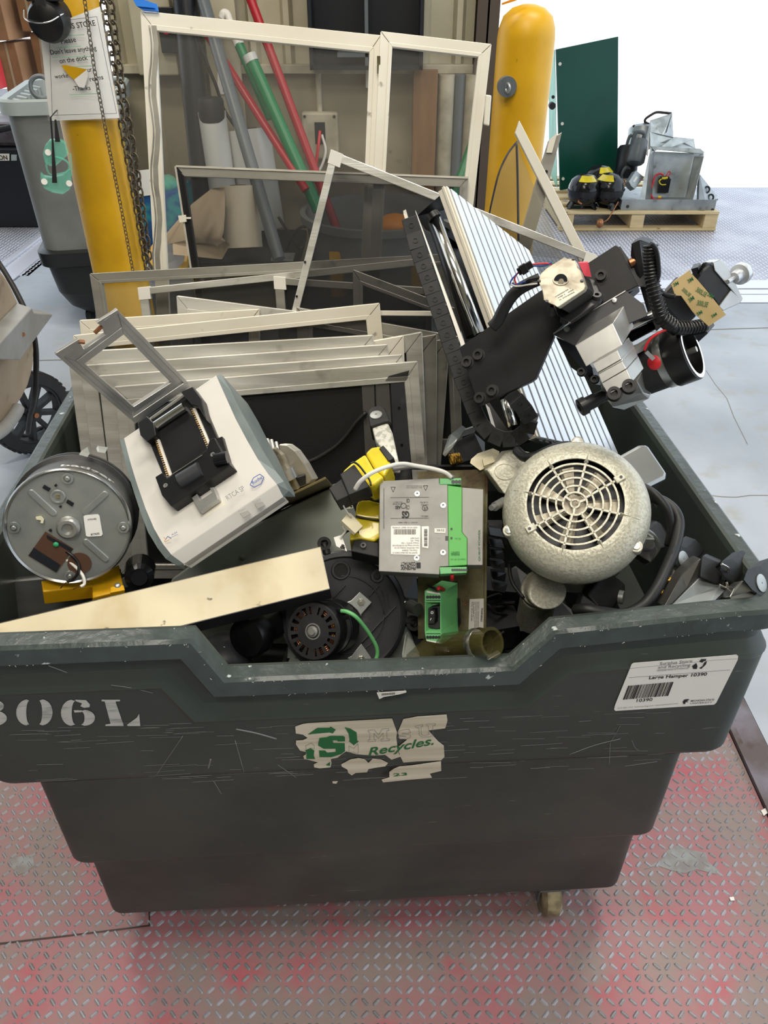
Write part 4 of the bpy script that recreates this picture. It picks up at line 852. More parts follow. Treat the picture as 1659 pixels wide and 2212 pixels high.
outline(m, [(510,700),(545,720),(575,685),(578,755),(555,755),(545,745),(512,748)]); outline(m, [(200,700),(240,680),(262,700),(262,720),(235,716),(205,735)])
m.build('emblem_outline', 'inkg', st)
# loose tag caught under the rim
m = MB(); m.prism(FP.many('d7', [(710,322),(920,308),(922,318),(870,332),(760,350),(728,366)], .006), -FP.n*.0008); tg = tag(m.build('barcode_tag', 'label'), 'small bent barcode tag caught under the hamper rim', 'tag')
m = MB(); 
for i in range(14): x = 745+i*7; m.prism(FP.many('d7', [(x,326-i*.6),(x+3.5,326-i*.6),(x+3.5,340-i*.6),(x,341-i*.6)], .0065), -FP.n*.0002)
m.build('barcode', 'ink', tg)
# ======================= window screens stacked at the back of the hamper =======================
LEAN = .27
def LP(Y0): return Plane(V((-.5, Y0, .91)), V((.5, Y0, .91)), V((0, Y0+LEAN*.5, 1.41)))
def screen(label, Y0, TL, TR, BR, BL, bars, mk='alu_warm', net='net', th=.011, name='window_screen', side_mk=None, lip=True, keys=None, group='window screens in the hamper', skip=()):
    """mitred frame through four photo corners on its own leaning plane; bars = widths in metres (top, right, bottom, left)"""
    pl = LP(Y0); P = [pl('o', *q) for q in (TL, TR, BR, BL)]; n = pl.n
    t = thing(name, label, 'window screen', P[3], group)
    wt, wr, wb, wl = bars
    def inset(k, extra=0):      # inner corner k by intersecting inset edges
        e = [(P[1]-P[0]).normalized(), (P[2]-P[1]).normalized(), (P[3]-P[2]).normalized(), (P[0]-P[3]).normalized()]
        ws = [wt+extra, wr+extra, wb+extra, wl+extra]
        a = e[k-1]; b = e[k]; wa = ws[k-1]; wb_ = ws[k]
        ia = (n.cross(a)) ; ib = n.cross(b); c = (P[0]+P[1]+P[2]+P[3])/4
        if ia.dot(c-P[k]) < 0: ia = -ia
        if ib.dot(c-P[k]) < 0: ib = -ib
        s = a.dot(b); # point = P + a*x + b*y with ia.(b*y)=wa, ib.(a*x)=wb
        y = wa/ia.dot(b); x = wb_/ib.dot(a)
        return P[k]+a*x+b*y
    I = [inset(k) for k in range(4)]
    names = ['top_rail', 'right_stile', 'bottom_rail', 'left_stile']
    for k in range(4):
        if k in skip: continue
        j = (k+1) % 4; m = MB(); g = .0006; d = (P[j]-P[k]).normalized()*g
        m.prism([P[k]+d, P[j]-d, I[j]-d, I[k]+d], -n*th)
        if lip:
            i2 = [inset(q, -[wt, wr, wb, wl][0]*.30) for q in (k, j)]
            m.prism([i2[0]+n*.0001, i2[1]+n*.0001, I[j]+n*.0001, I[k]+n*.0001], n*.0013)
        mm = side_mk if (side_mk and k in (1, 3)) else mk
        m.build(names[k], mm, t, .0008, 1)
    if net:
        m = MB(); off = -n*th*.6
        A = [I[0]+off, I[1]+off, I[2]+off, I[3]+off]; m.add(A, [[0,1,2,3]]); m.build('screen_mesh', net, t)
    if keys:
        m = MB()
        for k in keys:
            a = (P[(k+1) % 4]-P[k]).normalized(); b = (P[(k-1) % 4]-P[k]).normalized(); L1, L2 = ([wt, wr, wb, wl][k-1]*1.15, [wt, wr, wb, wl][k]*1.15) if False else (.022, .022)
            m = MB(); m.prism([P[k]-a*.0015-b*.0015, P[k]+a*L1-b*.0015, P[k]+a*L1+b*L2, P[k]-a*.0015+b*L2], -n*th*1.05); m.prism([P[k]-a*.0015-b*.0015+n*.0008, P[k]+a*L1-b*.0015+n*.0008, P[k]+a*L1+b*L2+n*.0008, P[k]-a*.0015+b*L2+n*.0008], -n*.0009)
            m.build('corner_key', 'whitep', t, .001)
    return t, pl, P, I
b3 = .030
tA, plA, PA, IA = screen('tall screen frame with blue tape on its corner, standing at the back', 1.490, (303,23), (823,76), (792,800), (345,800), (.029,.02,.03,.026), 'alu_paint', 'netg')
m = MB(); m.prism(plA.many('o', [(288,0),(300,-3),(340,10),(343,26),(312,24),(296,14)], .003), plA.n*.003); m.prism(plA.many('o', [(296,14),(288,0),(320,2),(336,18)], .008), plA.n*.002); m.build('tape', 'blue', tA)
m = MB(); pts = [plA('o', 322+4*math.sin(i*1.3)+ (i*.9), 55+i*38, .003) for i in range(15)]; m.tube(pts, .0012)
A = [p+V((.004,0,0)) for p in pts]; B = [p+V((.013,0,0)) for p in pts]; m.loft(A, B, -plA.n*.001); m.build('spline', 'alu_dim', tA)
tR, plR, PR, IR = screen('narrow screen frame with a small side handle, right of the tall one', 1.477, (822,67), (1062,95), (982,800), (786,800), (.023,.022,.03,.023), 'alu_paint', 'netg')
m = MB(); m.prism(plR.many('o', [(1048,205),(1061,207),(1056,273),(1044,270)], .006), plR.n*.006); m.build('handle', 'alu_paint', tR, .002)
m = MB(); q = plR('o', 818, 140, -.002); m.box(q, (.003,0,0), (0,.002,0), (0,0,.014)); m.build('rust_spot', 'rust', tR)
tB, plB, PB, IB = screen('large screen frame with black left stile and grey top rail', 1.463, (379,358), (1012,383), (985,830), (452,830), (.018,.016,.02,.014), 'alu_dim', 'net')
for o in tB.children:
    if o.name.startswith('left_stile'): o.data.materials[0] = K['blackp']
m = MB(); m.bar(plB('o', 380, 359, .001), plB('o', 1012, 384, .001), .0035, .003, plB.n); m.bar(plB('o', 379, 359, .001), plB('o', 446, 800, .001), .0035, .003, plB.n); m.build('edge_trim', 'alu', tB)
m = MB(); m.prism(plB.many('o', [(386,466),(402,464),(404,479),(389,481)], .002), plB.n*.005); m.prism(plB.many('o', [(402,469),(413,469),(413,473),(403,473)], .004), plB.n*.003); m.build('latch', 'alu_paint', tB)
screen('low wide screen frame with a double ridged rail, leftmost over the yellow post', 1.449, (193,591), (1000,546), (985,800), (226,800), (.020,.02,.02,.022), 'alu_dim', 'nett', lip=True)
screen('thin screen frame with white plastic left corner, its rail rising to the right', 1.434, (299,623), (925,556), (930,840), (326,840), (.013,.013,.013,.017), 'alu_warm', 'net', keys=(0,), lip=False)
screen('thin screen frame with white corner at the middle of the pile', 1.420, (592,599), (935,622), (930,860), (612,860), (.013,.013,.013,.018), 'alu_dim', 'net', keys=(0,), lip=False)
screen('dull mitred screen frame seen through the tilted one', 1.406, (762,582), (1000,672), (985,870), (765,870), (.021,.02,.02,.019), 'alu_dim', 'net')
tE, plE, PE, IE = screen('tilted screen frame whose thin rail slopes down behind the slotted table', 1.392, (716,325), (1289,553), (1190,900), (628,680), (.014,.014,.014,.013), 'alu_warm', 'net', keys=(0,1), lip=False)
m = MB()
for x, y in ((659,566),(641,640)): c = plE('o', x, y, .001); m.cyl(c, c+plE.n*.0015, .0022, seg=10)
m.build('screw', 'blackp', tE)
screen('bright mitred screen frame whose rail slopes down to the right', 1.378, (381,639), (800,693), (790,900), (397,900), (.030,.02,.03,.027), 'alu_warm', 'net')
screen('painted screen frame whose left corner shows above the clear lid', 1.364, (171,692), (560,668), (560,900), (196,900), (.025,.02,.02,.025), 'alu_paint', 'net')
screen('dull screen frame reaching behind the black chain at right', 1.350, (640,664), (990,727), (1000,980), (650,980), (.030,.022,.03,.03), 'alu_dim', 'netd')
m = LP(1.356); tag(MB().bar(m('o', 820, 676), m('o', 952, 677), .008, .01, m.n).build('screen_rail', 'alu_paint'), 'loose thin pale rail lying above the dull screen frame', 'rail')
screen('painted screen frame with the long rail rising to its right corner, top of the pile', 1.336, (157,725), (820,655), (850,980), (215,980), (.027,.028,.03,.028), 'alu_paint', 'net')
R4 = [
 ('dull screen frame, rightmost corner in the stack under the black chain', 1.322, (360,830), (972,731), (940,1180), (420,1180), 'alu_dim'),
 ('dull screen frame second from the right in the front stack', 1.308, (350,830), (944,722), (943,1190), (410,1190), 'alu_dim'),
 ('screen frame with the wide right stile, third from the right in the front stack', 1.294, (340,826), (912,717), (930,1200), (400,1200), 'alu_warm'),
 ('screen frame with an open black gap under its right corner', 1.280, (330,822), (872,725), (888,1210), (390,1210), 'alu_paint'),
 ('screen frame with the dented right corner, rearmost long rail of the front stack', 1.266, (145,761), (806,724), (840,1220), (207,1220), 'alu_warm'),
 ('screen frame with the second long rail from the top of the front stack', 1.252, (172,790), (838,744), (870,1230), (230,1230), 'alu_warm'),
 ('screen frame with the third long rail from the top of the front stack', 1.238, (212,812), (870,766), (900,1240), (262,1240), 'alu_warm')]
for lab, Y0, a, b, c, d, mk in R4: screen(lab, Y0, a, b, c, d, (.032,.031,.03,.028), mk, 'netd', lip=False)
tF, plF, PF, IF = screen('front screen frame with black netting, lowest long rail of the stack', 1.224, (246,836), (902,781), (938,1250), (290,1250), (.034,.026,.03,.03), 'alu_warm', 'netd')
# inner dark frame bar and fabric strips behind the netting of the front screen
m = MB(); m.prism(plF.many('o', [(843,822),(876,818),(893,1100),(858,1100)], -.004), plF.n*.004); o = m.build('inner_stile', 'blower', tF, .001)
m = MB()
for x, y in ((862,881),(868,961)): c = plF('o', x, y, .0005); m.cyl(c, c+plF.n*.0008, .0025, seg=10)
m.build('screw_hole', 'blackp', tF)
m = MB(); m.prism(plF.many('o', [(781,825),(808,823),(812,1000),(790,1000)], -.003), plF.n*.002); m.prism(plF.many('o', [(811,823),(840,822),(850,1000),(818,1000)], -.003), plF.n*.0025); m.build('folded_netting', 'netg', tF)
m = MB(); m.prism(plF.many('o', [(832,823),(840,812),(884,800),(880,817),(876,822)], .001), plF.n*.0012); m.build('mesh_fold', 'net', tF)
m = MB(); m.tube([plF('e2', x, y, .006) for x, y in ((1000,720),(770,770),(700,840),(640,920),(560,1000),(450,1070),(370,1110),(300,1200))][1:], .0045); tag(m.build('rubber_cable', 'rubber'), 'black cord hanging across the dark netting of the front screen', 'cord')
# broken screen at the right
pj = LP(1.46)
t = thing('broken_screen', 'broken screen frame with torn netting in front of the right bollard', 'window screen', pj('o', 1240, 520))
m = MB(); m.prism(pj.many('o', [(1122,260),(1113,288),(1290,640),(1315,640)], .012), -pj.n*.011); m.build('stile', 'alu_paint', t, .001)
m = MB(); m.prism(pj.many('o', [(1214,285),(1186,303),(1168,360),(1110,560),(1140,560),(1180,420)], -.002), -pj.n*.011); m.build('rail', 'alu_dim', t, .001)
m = MB(); m.prism(pj.many('o', [(1204,286),(1186,303),(1180,330),(1192,330)], .0), pj.n*.002); m.build('rail_end', 'alu_paint', t)
m = MB()
for x, y in ((1180,371),(1145,507)): c = pj('o', x, y, .0005); m.cyl(c, c+pj.n*.001, .003, seg=10)
m.build('rivet', 'blackp', t)
Aq = [pj('o', *q, .006+.012*math.sin(i)) for i, q in enumerate(((1117,306),(1098,330),(1079,370),(1066,420),(1056,470),(1048,540)))]
Bq = [pj('o', *q, .008) for q in ((1119,306),(1130,345),(1148,390),(1165,430),(1182,470),(1215,560))]
G = []
for i in range(6):
    for j in range(6): k = j/5; G.append(Aq[i].lerp(Bq[i], k)+pj.n*.018*math.sin(math.pi*k)*(i/5))
m = MB(); m.add(G, [[i*6+j, i*6+j+1, (i+1)*6+j+1, (i+1)*6+j] for i in range(5) for j in range(5)], True); m.build('torn_mesh', 'nett', t)
m = MB(); m.tube([pj('o', *q, .02) for q in ((1116,306),(1118,370),(1119,440),(1120,520))], .0022); m.tube(Aq, .0018); m.build('mesh_edge', 'blower', t)
m = MB(); m.add(pj.many('o', [(1178,412),(1217,503),(1290,640),(1100,640),(1150,500)], -.006), [[0,1,2,3,4]]); m.build('lower_mesh', 'netg', t)
# ======================= the motion stage lying on top =======================
def D4(pl, x, y, o=0): return pl('d4', x, y, o)
T = [at('d3', 390, 20, 1.27), at('d3', 985, 490, 1.43), at('d3', 1650, 2005, 1.20), at('d3', 1060, 1880, 1.05)]
T[1] = at('d3', 985, 490, 1.43)
tp = Plane(T[0], T[2], T[3]); T[1] = tp('d3', 985, 490)
st = thing('motion_stage', 'silver slotted table motion stage with black arms and motors, leaning at right', 'machine', at('d3', 1000, 1900, 1.12))
n = tp.n; w01 = T[1]-T[0]; w32 = T[2]-T[3]
SL = 11; m = MB()
for i in range(SL):
    a0, a1 = (i+.06)/SL, (i+.86)/SL
    m.prism([T[0]+w01*a0, T[0]+w01*a1, T[3]+w32*a1, T[3]+w32*a0], -n*.007)
m.build('slotted_table', 'slot', st, .0006, 1)
m = MB(); m.prism([p-n*.007 for p in T], -n*.012); m.build('table_core', 'pipeg', st)
m = MB(); sd = (T[0]-T[1]).normalized(); m.prism([T[0]-n*.001+sd*.002, T[3]-n*.001+sd*.002, T[3]-n*.019+sd*.002, T[0]-n*.019+sd*.002], sd*.006); m.prism([T[0]-n*.004+sd*.008, T[3]-n*.004+sd*.008, T[3]-n*.009+sd*.008, T[0]-n*.009+sd*.008], sd*.003); m.build('table_edge', 'alu_paint', st, .0006, 1)
m = MB(); dn = (T[3]-T[0]).normalized()
for i in range(14): p = T[3]+w32*((i+.5)/14)-n*.010+dn*.001; m.box(p, w32.normalized()*.005, n*.004, dn*.003)
m.build('end_teeth', 'dark', st)
# black end plate and rods, behind the table's left edge
ep = Plane(at('d3', 150, 240, 1.30), at('d3', 350, 50, 1.30), at('d3', 420, 300, 1.30))
m = MB(); m.prism([at('d3', *q) for q in ((135,232,1.27),(345,45,1.28),(385,180,1.33),(470,420,1.34),(480,460,1.33),(200,330,1.31))], V((.02,.05,-.02))); m.build('end_plate', 'black', st, .001)
m = MB(); m.prism([at('d3', *q) for q in ((240,300,1.33),(440,330,1.36),(740,1000,1.27),(1060,1880,1.10),(900,1950,1.08),(740,1880,1.10),(600,1500,1.17))], V((.0,.01,-.004))); m.build('channel', 'black', st)
m = MB(); m.tube([at('d3', 270, 235, 1.25), at('d3', 608, 1110, 1.13)], .0085, 20, 1); m.build('guide_rod', 'chrome', st); m = MB(); m.tube([at('d3', 795, 1600, 1.09), at('d3', 858, 1800, 1.06)], .0075, 20, 1); m.build('guide_rod', 'chrome', st)
m = MB(); m.tube([at('d3', 262, 232, 1.27), at('d3', 560, 1125, 1.15)], .012, 14, 1); m.cyl(at('d3', 252, 215, 1.25), at('d3', 275, 250, 1.245), .0105); m.build('lead_screw', 'blackp', st)
m = MB(); m.prism([at('d3', *q) for q in ((130,200,1.235),(150,245,1.235),(500,1195,1.115),(470,1200,1.115))], V((0,.012,0))); m.prism([at('d3', *q) for q in ((660,1660,1.07),(690,1690,1.07),(740,1860,1.05),(700,1800,1.05))], V((0,.012,0))); m.build('white_rail', 'whitep', st)
m = MB(); m.prism([at('d3', *q) for q in ((40,215,1.24),(60,205,1.24),(180,600,1.19),(330,980,1.145),(318,990,1.145),(165,620,1.19))], V((0,.02,0))); m.build('chain_tray', 'alu', st)
m = MB(); m.prism([at('d3', *q) for q in ((340,265,1.30),(450,310,1.30),(440,365,1.30),(330,300,1.30))], V((0,.02,0))); m.build('bracket', 'mach', st)
# drag chain: links along a line
links = [((95,260),(107,385)),]
cpts = [(85,250,1.215),(115,360,1.205),(148,480,1.19),(178,570,1.18),(205,650,1.17),(235,735,1.16),(262,815,1.15),(292,900,1.14),(322,985,1.13),(352,1075,1.12),(382,1165,1.11),(412,1250,1.10),(442,1340,1.09),(472,1430,1.08),(505,1515,1.07),(540,1605,1.06),(575,1695,1.05),(618,1785,1.04),(690,1862,1.03),(785,1900,1.025),(880,1890,1.02),(960,1835,1.015),(985,1745,1.01),(935,1665,1.005),(870,1590,1.0)]
dc = thing('drag_chain', 'black plastic cable drag chain curving round the stage', 'cable chain', at('d3', 785, 1900, 1.03))
P = [at('d3', *q) for q in cpts]
for i in range(len(P)-1):
    a, b = P[i], P[i+1]; d = (b-a); L = d.length; d.normalize(); nn = (EV-a).normalized(); nn = (nn-d*nn.dot(d)).normalized(); x = d.cross(nn)
    m = MB(); c = (a+b)/2; tk = .0015 if i % 2 else 0
    m.prism([a-d*L*.06+x*.012-nn*0, a-d*L*.06-x*.012, b-d*L*.02-x*.0125, b-d*L*.02+x*.0125], nn*.004); m.box(c-nn*.010, d*L*.44, x*.011, nn*.010)
    m.ring(c+nn*.0045, nn, .0030, .0042, .0012, 14)
    m.build('chain_link', 'blackm', dc, .0008, 1)
# arm plate
ap = Plane(at('o', 992, 751, 1.055), at('o', 1330, 530, 1.05), at('o', 1034, 877, 1.0))
arm = [(992,751),(1034,877),(1146,825),(1157,817),(1197,725),(1195,719.5),(1226,693),(1379,617),(1336,533),(1330,529),(1270,568),(1167,628)]
m = MB(); m.prism(ap.many('o', arm), -ap.n*.012); m.build('arm_plate', 'black', st, .0008)
m = MB(); q = ap.many('d4', [(895,320),(780,90),(790,88),(845,170),(925,230),(955,330)], -.002); m.prism(q, -ap.n*.004); m.build('cover_sheet', 'blower', st)
m = MB(); q = ap.many('d4', [(775,85),(895,320),(845,365),(590,500),(570,480)], -.014); m.prism(q, -ap.n*.035); m.build('arm_block', 'black', st, .001)
def capscrew(par, pl, c, x, y, r, o=0, h=.007, nm='cap_screw'):
    p = pl(c, x, y, o); m = MB(); m.lathe(p, pl.n, [(r, 0), (r, h), (r*.55, h), (r*.55, h*.35), (.0001, h*.35)], 22, cap=False); m.lathe(p, pl.n, [(r*1.25,0),(r*1.25,.001),(r,.001)], 22, cap=False); m.build(nm, 'dark', par)
for x, y in ((518,1322),(602,1268),(705,1535),(612,1590)): capscrew(st, ap, 'd3', x, y, .0075)
capscrew(st, ap, 'd4', 678, 262, .0070)
m = MB(); c = ap('d3', 678, 1230, .0002); m.cyl(c, c+ap.n*.0004, .0025, seg=12); c = ap('d4', 16, 697, .0002); m.cyl(c, c+ap.n*.0004, .002, seg=12); m.build('plate_hole', 'navy', st)
c = ap('d4', 845, 190, .0); m = MB(); m.cyl(c+ap.n*.001, c+ap.n*.001+V((.012,.0,.006)), .006, seg=14); m.build('stud', 'copper', st)
# first stepper motor
mt = thing('stepper_motor', 'square stepper motor with cast metal end, on the black arm plate', 'motor', at('d3', 1220, 720, .99))
fc = at('d3', 1220, 720, .975); bc = at('d3', 1330, 800, 1.03); vec = (bc-fc)
sp = Plane(fc, fc+(at('d3',1320,700,.978)-fc), at('d3', 1220, 620, 1.0))
def gear(pts): return pts
face = [(1062,660),(1085,640),(1105,620),(1240,535),(1262,548),(1300,545),(1322,565),(1345,620),(1362,640),(1398,755),(1385,782),(1190,912),(1165,895),(1112,872),(1085,855),(1075,790),(1045,715)]
F0 = sp.many('d3', face)
m = MB(); m.prism(F0, vec*.18); m.build('end_bell', 'cast', mt, .0012)
m = MB(); m.prism([p+vec*.18 for p in [sum(F0, V((0,0,0)))/len(F0)+(p-sum(F0, V((0,0,0)))/len(F0))*.96 for p in F0]], vec*.62); m.build('stator', 'blackm', mt, .001)
F1 = [sum(F0, V((0,0,0)))/len(F0)+(p-sum(F0, V((0,0,0)))/len(F0))*1.08+vec*.8 for p in sp.many('d3', [(1045,650),(1270,520),(1345,545),(1420,770),(1400,800),(1190,945),(1100,900),(1030,720)])]
m = MB(); m.prism(F1, vec*.2); m.build('mount_flange', 'dark', mt, .001)
m = MB(); m.cyl(sp('d3', 1213, 713, .0), sp('d3', 1213, 713, .0006), .0085); m.use(1); m.lathe(sp('d3', 1213, 713, .0), sp.n, [(.0085,.0),(.0085,.0012),(.0098,.0012),(.0102,0)], 28, cap=False); m.cyl(sp('d3', 1217, 718, .0), sp('d3', 1217, 718, .003), .0034, seg=16); m.build('shaft_end', ['navy', 'cast'], mt)  # flat dark disc paints in the shade of the shaft recess
m = MB()
for x, y in ((1309,552),(1372,715),(1110,868),(1052,717)): p = sp('d3', x, y, .0003); m.cyl(p, p+sp.n*.001, .0022, seg=10)
m.build('bell_screw', 'dark', mt)
for x, y in ((1482,828),(1248,975),(1150,915)): p = at('d3', x, y, 1.0); m = MB(); m.lathe(p, sp.n, [(.006,-.01),(.006,.003),(.003,.003),(.003,-.001),(.0001,-.001)], 16, cap=False); m.build('mount_screw', 'dark', mt)
m = MB(); random.seed(3)
for x0, y0, x1, y1 in ((1175,832,1290,765),(1185,845,1315,775),(1195,862,1318,795)):
    for i in range(14):
        if random.random() < .85: k = i/14; k2 = k+random.uniform(.02,.05); m.bar(sp('d3', x0+(x1-x0)*k, y0+(y1-y0)*k, .0004), sp('d3', x0+(x1-x0)*k2, y0+(y1-y0)*k2, .0004), random.uniform(.0008,.0016), .0003, sp.n)
m.build('etched_text', 'inkg', mt)
m = MB(); m.prism([at('d4', *q) for q in ((545,185,1.0),(602,182,1.01),(620,268,1.01),(580,262,1.0))], V((.0,.004,0))); m.build('red_tape', 'pinkt', mt)
# leads and connector
hw = thing('motor_lead', 'loom of thin coloured leads with black plug beside the cast stepper', 'cable', at('d3', 850, 740, .99))
def cab(nm, mk, par, c, pts, Y, r): m = MB(); m.tube([at(c, *q[:2], q[2] if len(q) > 2 else Y) for q in pts], r); return m.build(nm, mk, par)
cab('lead', 'blackp', hw, 'd3', [(1050,690),(980,705),(900,760),(850,735)], .985, .0022); cab('lead', 'blackp', hw, 'd3', [(1050,725),(980,740),(900,775)], .985, .0035); cab('sleeve', 'rubber', hw, 'd3', [(1060,700),(980,735),(900,780),(840,840),(790,920),(745,1010),(700,1060)], 1.0, .0085)
cab('red_lead', 'redc', hw, 'd3', [(1150,590),(1100,585),(1010,590),(960,600),(890,660),(870,700),(885,745)], .98, .0011); cab('blue_lead', 'inkb', hw, 'd3', [(1150,575),(1090,600),(1000,605),(940,620),(870,680),(840,720),(850,745),(950,720)], .98, .0011); cab('white_lead', 'wirew', hw, 'd3', [(840,740),(880,755),(960,745),(1040,735)], .978, .0011); cab('green_lead', 'green', hw, 'd3', [(1160,580),(1080,605),(1010,600)], .982, .0011)
m = MB(); m.bar(at('d3', 895, 650, .975), at('d3', 1000, 585, .975), .009, .008, (0,-1,.3)); m.bar(at('d3', 915, 640, .972), at('d3', 960, 612, .972), .012, .010, (0,-1,.3)); m.build('plug', 'blackp', hw, .0006)
# lower grey cover, blocks, clamp
cp = Plane(at('d4', 395, 605, 1.0), at('d4', 820, 350, 1.0), at('d4', 640, 620, .975))
m = MB(); m.prism(cp.many('d4', [(395,605),(820,348),(928,430),(950,495),(520,670)]), -cp.n*.003); m.build('cover_plate', 'blower', st); m = MB(); m.bar(cp('d4', 395, 603, .001), cp('d4', 820, 350, .001), .0012, .001, cp.n); m.build('bright_edge', 'mach', st)
m = MB()
for x, y in ((475,575),(757,408)): p = cp('d4', x, y); m.lathe(p, cp.n, [(.0001,.003),(.003,.0028),(.0042,0)], 14)
m.build('button_screw', 'mach', st)
m = MB(); m.prism([at('d4', *q) for q in ((410,620,1.0),(520,668,1.0),(625,800,.99),(640,900,.98),(500,800,1.0))], V((.02,.04,-.02))); m.build('carriage_side', 'black', st)
bkp = Plane(at('d4', 522, 672, .955), at('d4', 745, 540, .955), at('d4', 590, 795, .935))
m = MB(); m.prism(bkp.many('d4', [(522,672),(745,540),(803,668),(588,797)]), V((.022,.035,.012))); m.build('spindle_block', 'mach', st, .0008)
m = MB(); m.prism(bkp.many('d4', [(626,780),(772,698),(795,752),(655,832)], .012), V((.022,.03,.005))); m.prism(bkp.many('d4', [(660,842),(800,765),(826,808),(680,893)], .012), V((.022,.03,.005))); m.prism(bkp.many('d4', [(681,895),(827,811),(860,886),(718,960)], .012), V((.022,.03,.005))); m.prism(bkp.many('d4', [(640,800),(790,720),(850,880),(720,940)], .009), V((.022,.03,.005))); m.build('clamp_block', 'mach', st, .0006)
m = MB(); m.prism([at('d4', *q) for q in ((662,860,.95),(720,945,.94),(890,880,.94),(925,950,.955),(962,962,.965),(958,985,.965),(812,1052,.955),(745,1035,.95),(690,970,.955))], V((.015,.03,.0))); m.build('clamp_ring', 'mach', st, .001)
capscrew(st, bkp, 'd4', 756, 955, .0085, .006, .010); capscrew(st, bkp, 'd4', 842, 912, .0085, .006, .010); capscrew(st, bkp, 'd4', 562, 828, .005, -.02, .008); capscrew(st, bkp, 'd4', 640, 872, .005, -.02, .008)
# spindle
sn = thing('spindle', 'black cylindrical spindle motor with red terminal in the aluminium clamp', 'spindle', at('d4', 900, 850, .99))
p0 = at('d4', 838, 845, 1.01); p1 = at('d4', 1215, 700, .975); ax = (p1-p0).normalized(); L = (p1-p0).length
m = MB(); m.lathe(p0, ax, [(.020,0),(.0365,.004),(.0365,L*.60)], 40); m.build('body', 'blackm', sn)
m = MB(); m.lathe(p0, ax, [(.0372,L*.55),(.0382,L*.56),(.0382,L*.68),(.0372,L*.70)], 40); m.build('band', 'stainless', sn)
m = MB(); m.lathe(p0, ax, [(.0395,L*.68),(.0405,L*.70),(.0405,L*.98),(.038,L*1.0),(.033,L*1.0),(.032,L*.86),(.0001,L*.86)], 40, cap=False); m.build('end_cap', 'blackp', sn)
m = MB(); m.lathe(p0, ax, [(.0385,L*1.0),(.0385,L*1.004),(.0335,L*1.004)], 40, cap=False); m.build('cap_rim', 'chrome', sn)
m = MB(); m.cyl(p0+ax*L*.86, p0+ax*L*1.06, .004, seg=12); m.build('rear_shaft', 'mach', sn)
m = MB(); q0 = at('d4', 700, 962, .955); q1 = at('d4', 548, 1040, .945); d = (q1-q0).normalized(); Lq = (q1-q0).length; m.lathe(q0, d, [(.0085,-.01),(.0085,Lq*.35),(.010,Lq*.36),(.010,Lq*.72),(.0125,Lq*.74),(.0125,Lq*.97),(.010,Lq),(.006,Lq),(.005,Lq*.9)], 20); m.build('collet', 'blackp', sn)
cc = p0+ax*L*.42; rd = (EV-cc).normalized(); rd = (rd-ax*rd.dot(ax)).normalized(); s0 = at('d4', 997, 770, .965)
m = MB(); m.lathe(s0, (s0-(p0+ax*(s0-p0).dot(ax))).normalized(), [(.0105,-.003),(.0105,.002),(.0085,.004),(.0001,.0045)], 24, cap=False); m.build('red_terminal', 'redc', sn)
m = MB(); m.bar(at('d4', 940, 705, .955), at('d4', 985, 750, .955), .005, .004, (0,-1,0)); m.build('crimp', 'chrome_bright', sn)
m = MB(); m.tube([at('d4', *q, .955) for q in ((1070,575),(1030,590),(975,625),(945,665),(932,700))], .0018); m.build('red_lead', 'redc', sn)
# linear rail, screw
m = MB(); m.cyl(at('d4', 780, 592, .985), at('d4', 985, 492, .995), .0075); m.build('carriage_rod', 'chrome', st)
m = MB(); a = at('d4', 815, 640, .985); b = at('d4', 985, 548, .995); d = (b-a).normalized(); L_ = (b-a).length; pr = []
for i in range(24): pr += [(.0075, L_*i/24), (.0055, L_*(i+.5)/24)]
m.lathe(a, d, pr, 16); m.build('threaded_rod', 'blackp', st)
m = MB(); m.prism([at('d4', *q) for q in ((800,715,.97),(1010,590,1.0),(1050,640,1.0),(840,745,.965))], V((.005,.02,-.01))); m.build('carriage_plate', 'mach', st)
m = MB(); m.prism([at('d4', *q) for q in ((855,72,1.03),(905,50,1.03),(965,70,1.04),(968,95,1.04),(920,110,1.03),(1042,552,1.0),(1002,590,.99),(965,530,1.0),(850,140,1.03))], V((.01,.02,.0))); m.build('end_bracket', 'black', st, .001)
m = MB(); m.prism([at('d4', *q) for q in ((1020,395,1.03),(1090,318,1.05),(1150,380,1.04),(1235,500,1.03),(1170,560,1.02),(1060,545,1.01))], V((.02,.04,.0))); m.build('motor_bracket', 'black', st, .001)
m = MB(); m.prism([at('d4', *q) for q in ((1190,590,1.02),(1285,555,1.02),(1305,600,1.02),(1250,650,1.02),(1220,640,1.02))], V((.02,.03,.0))); m.build('cable_boot', 'rubber', st)
m = MB(); pts = [(968,85,.985),(968,180,.98),(975,280,.975),(1000,400,.965),(1035,510,.96),(1110,568,.96),(1200,570,.97),(1285,555,.98)]; m.tube([at('d4', *q) for q in pts], .0085, 14, 8)
P = [at('d4', *q) for q in pts]
for i in range(len(P)-1):
    for k in range(5): c = P[i].lerp(P[i+1], k/5); m.torus(c, P[i+1]-P[i], .0088, .0012, 14, 5)
wc = tag(m.build('wrapped_cable', 'blackp'), 'spiral wrapped black cable running along the end bracket', 'cable')
m = MB(); m.tube([at('d4', *q, .97) for q in ((965,75),(985,85),(1000,110),(1010,160),(1015,250),(1000,310),(1025,350),(1060,375),(1110,382))], .0032); tag(m.build('motor_cable', 'blackp'), 'thin black cable looping to the masking paper on the small stepper', 'cable')
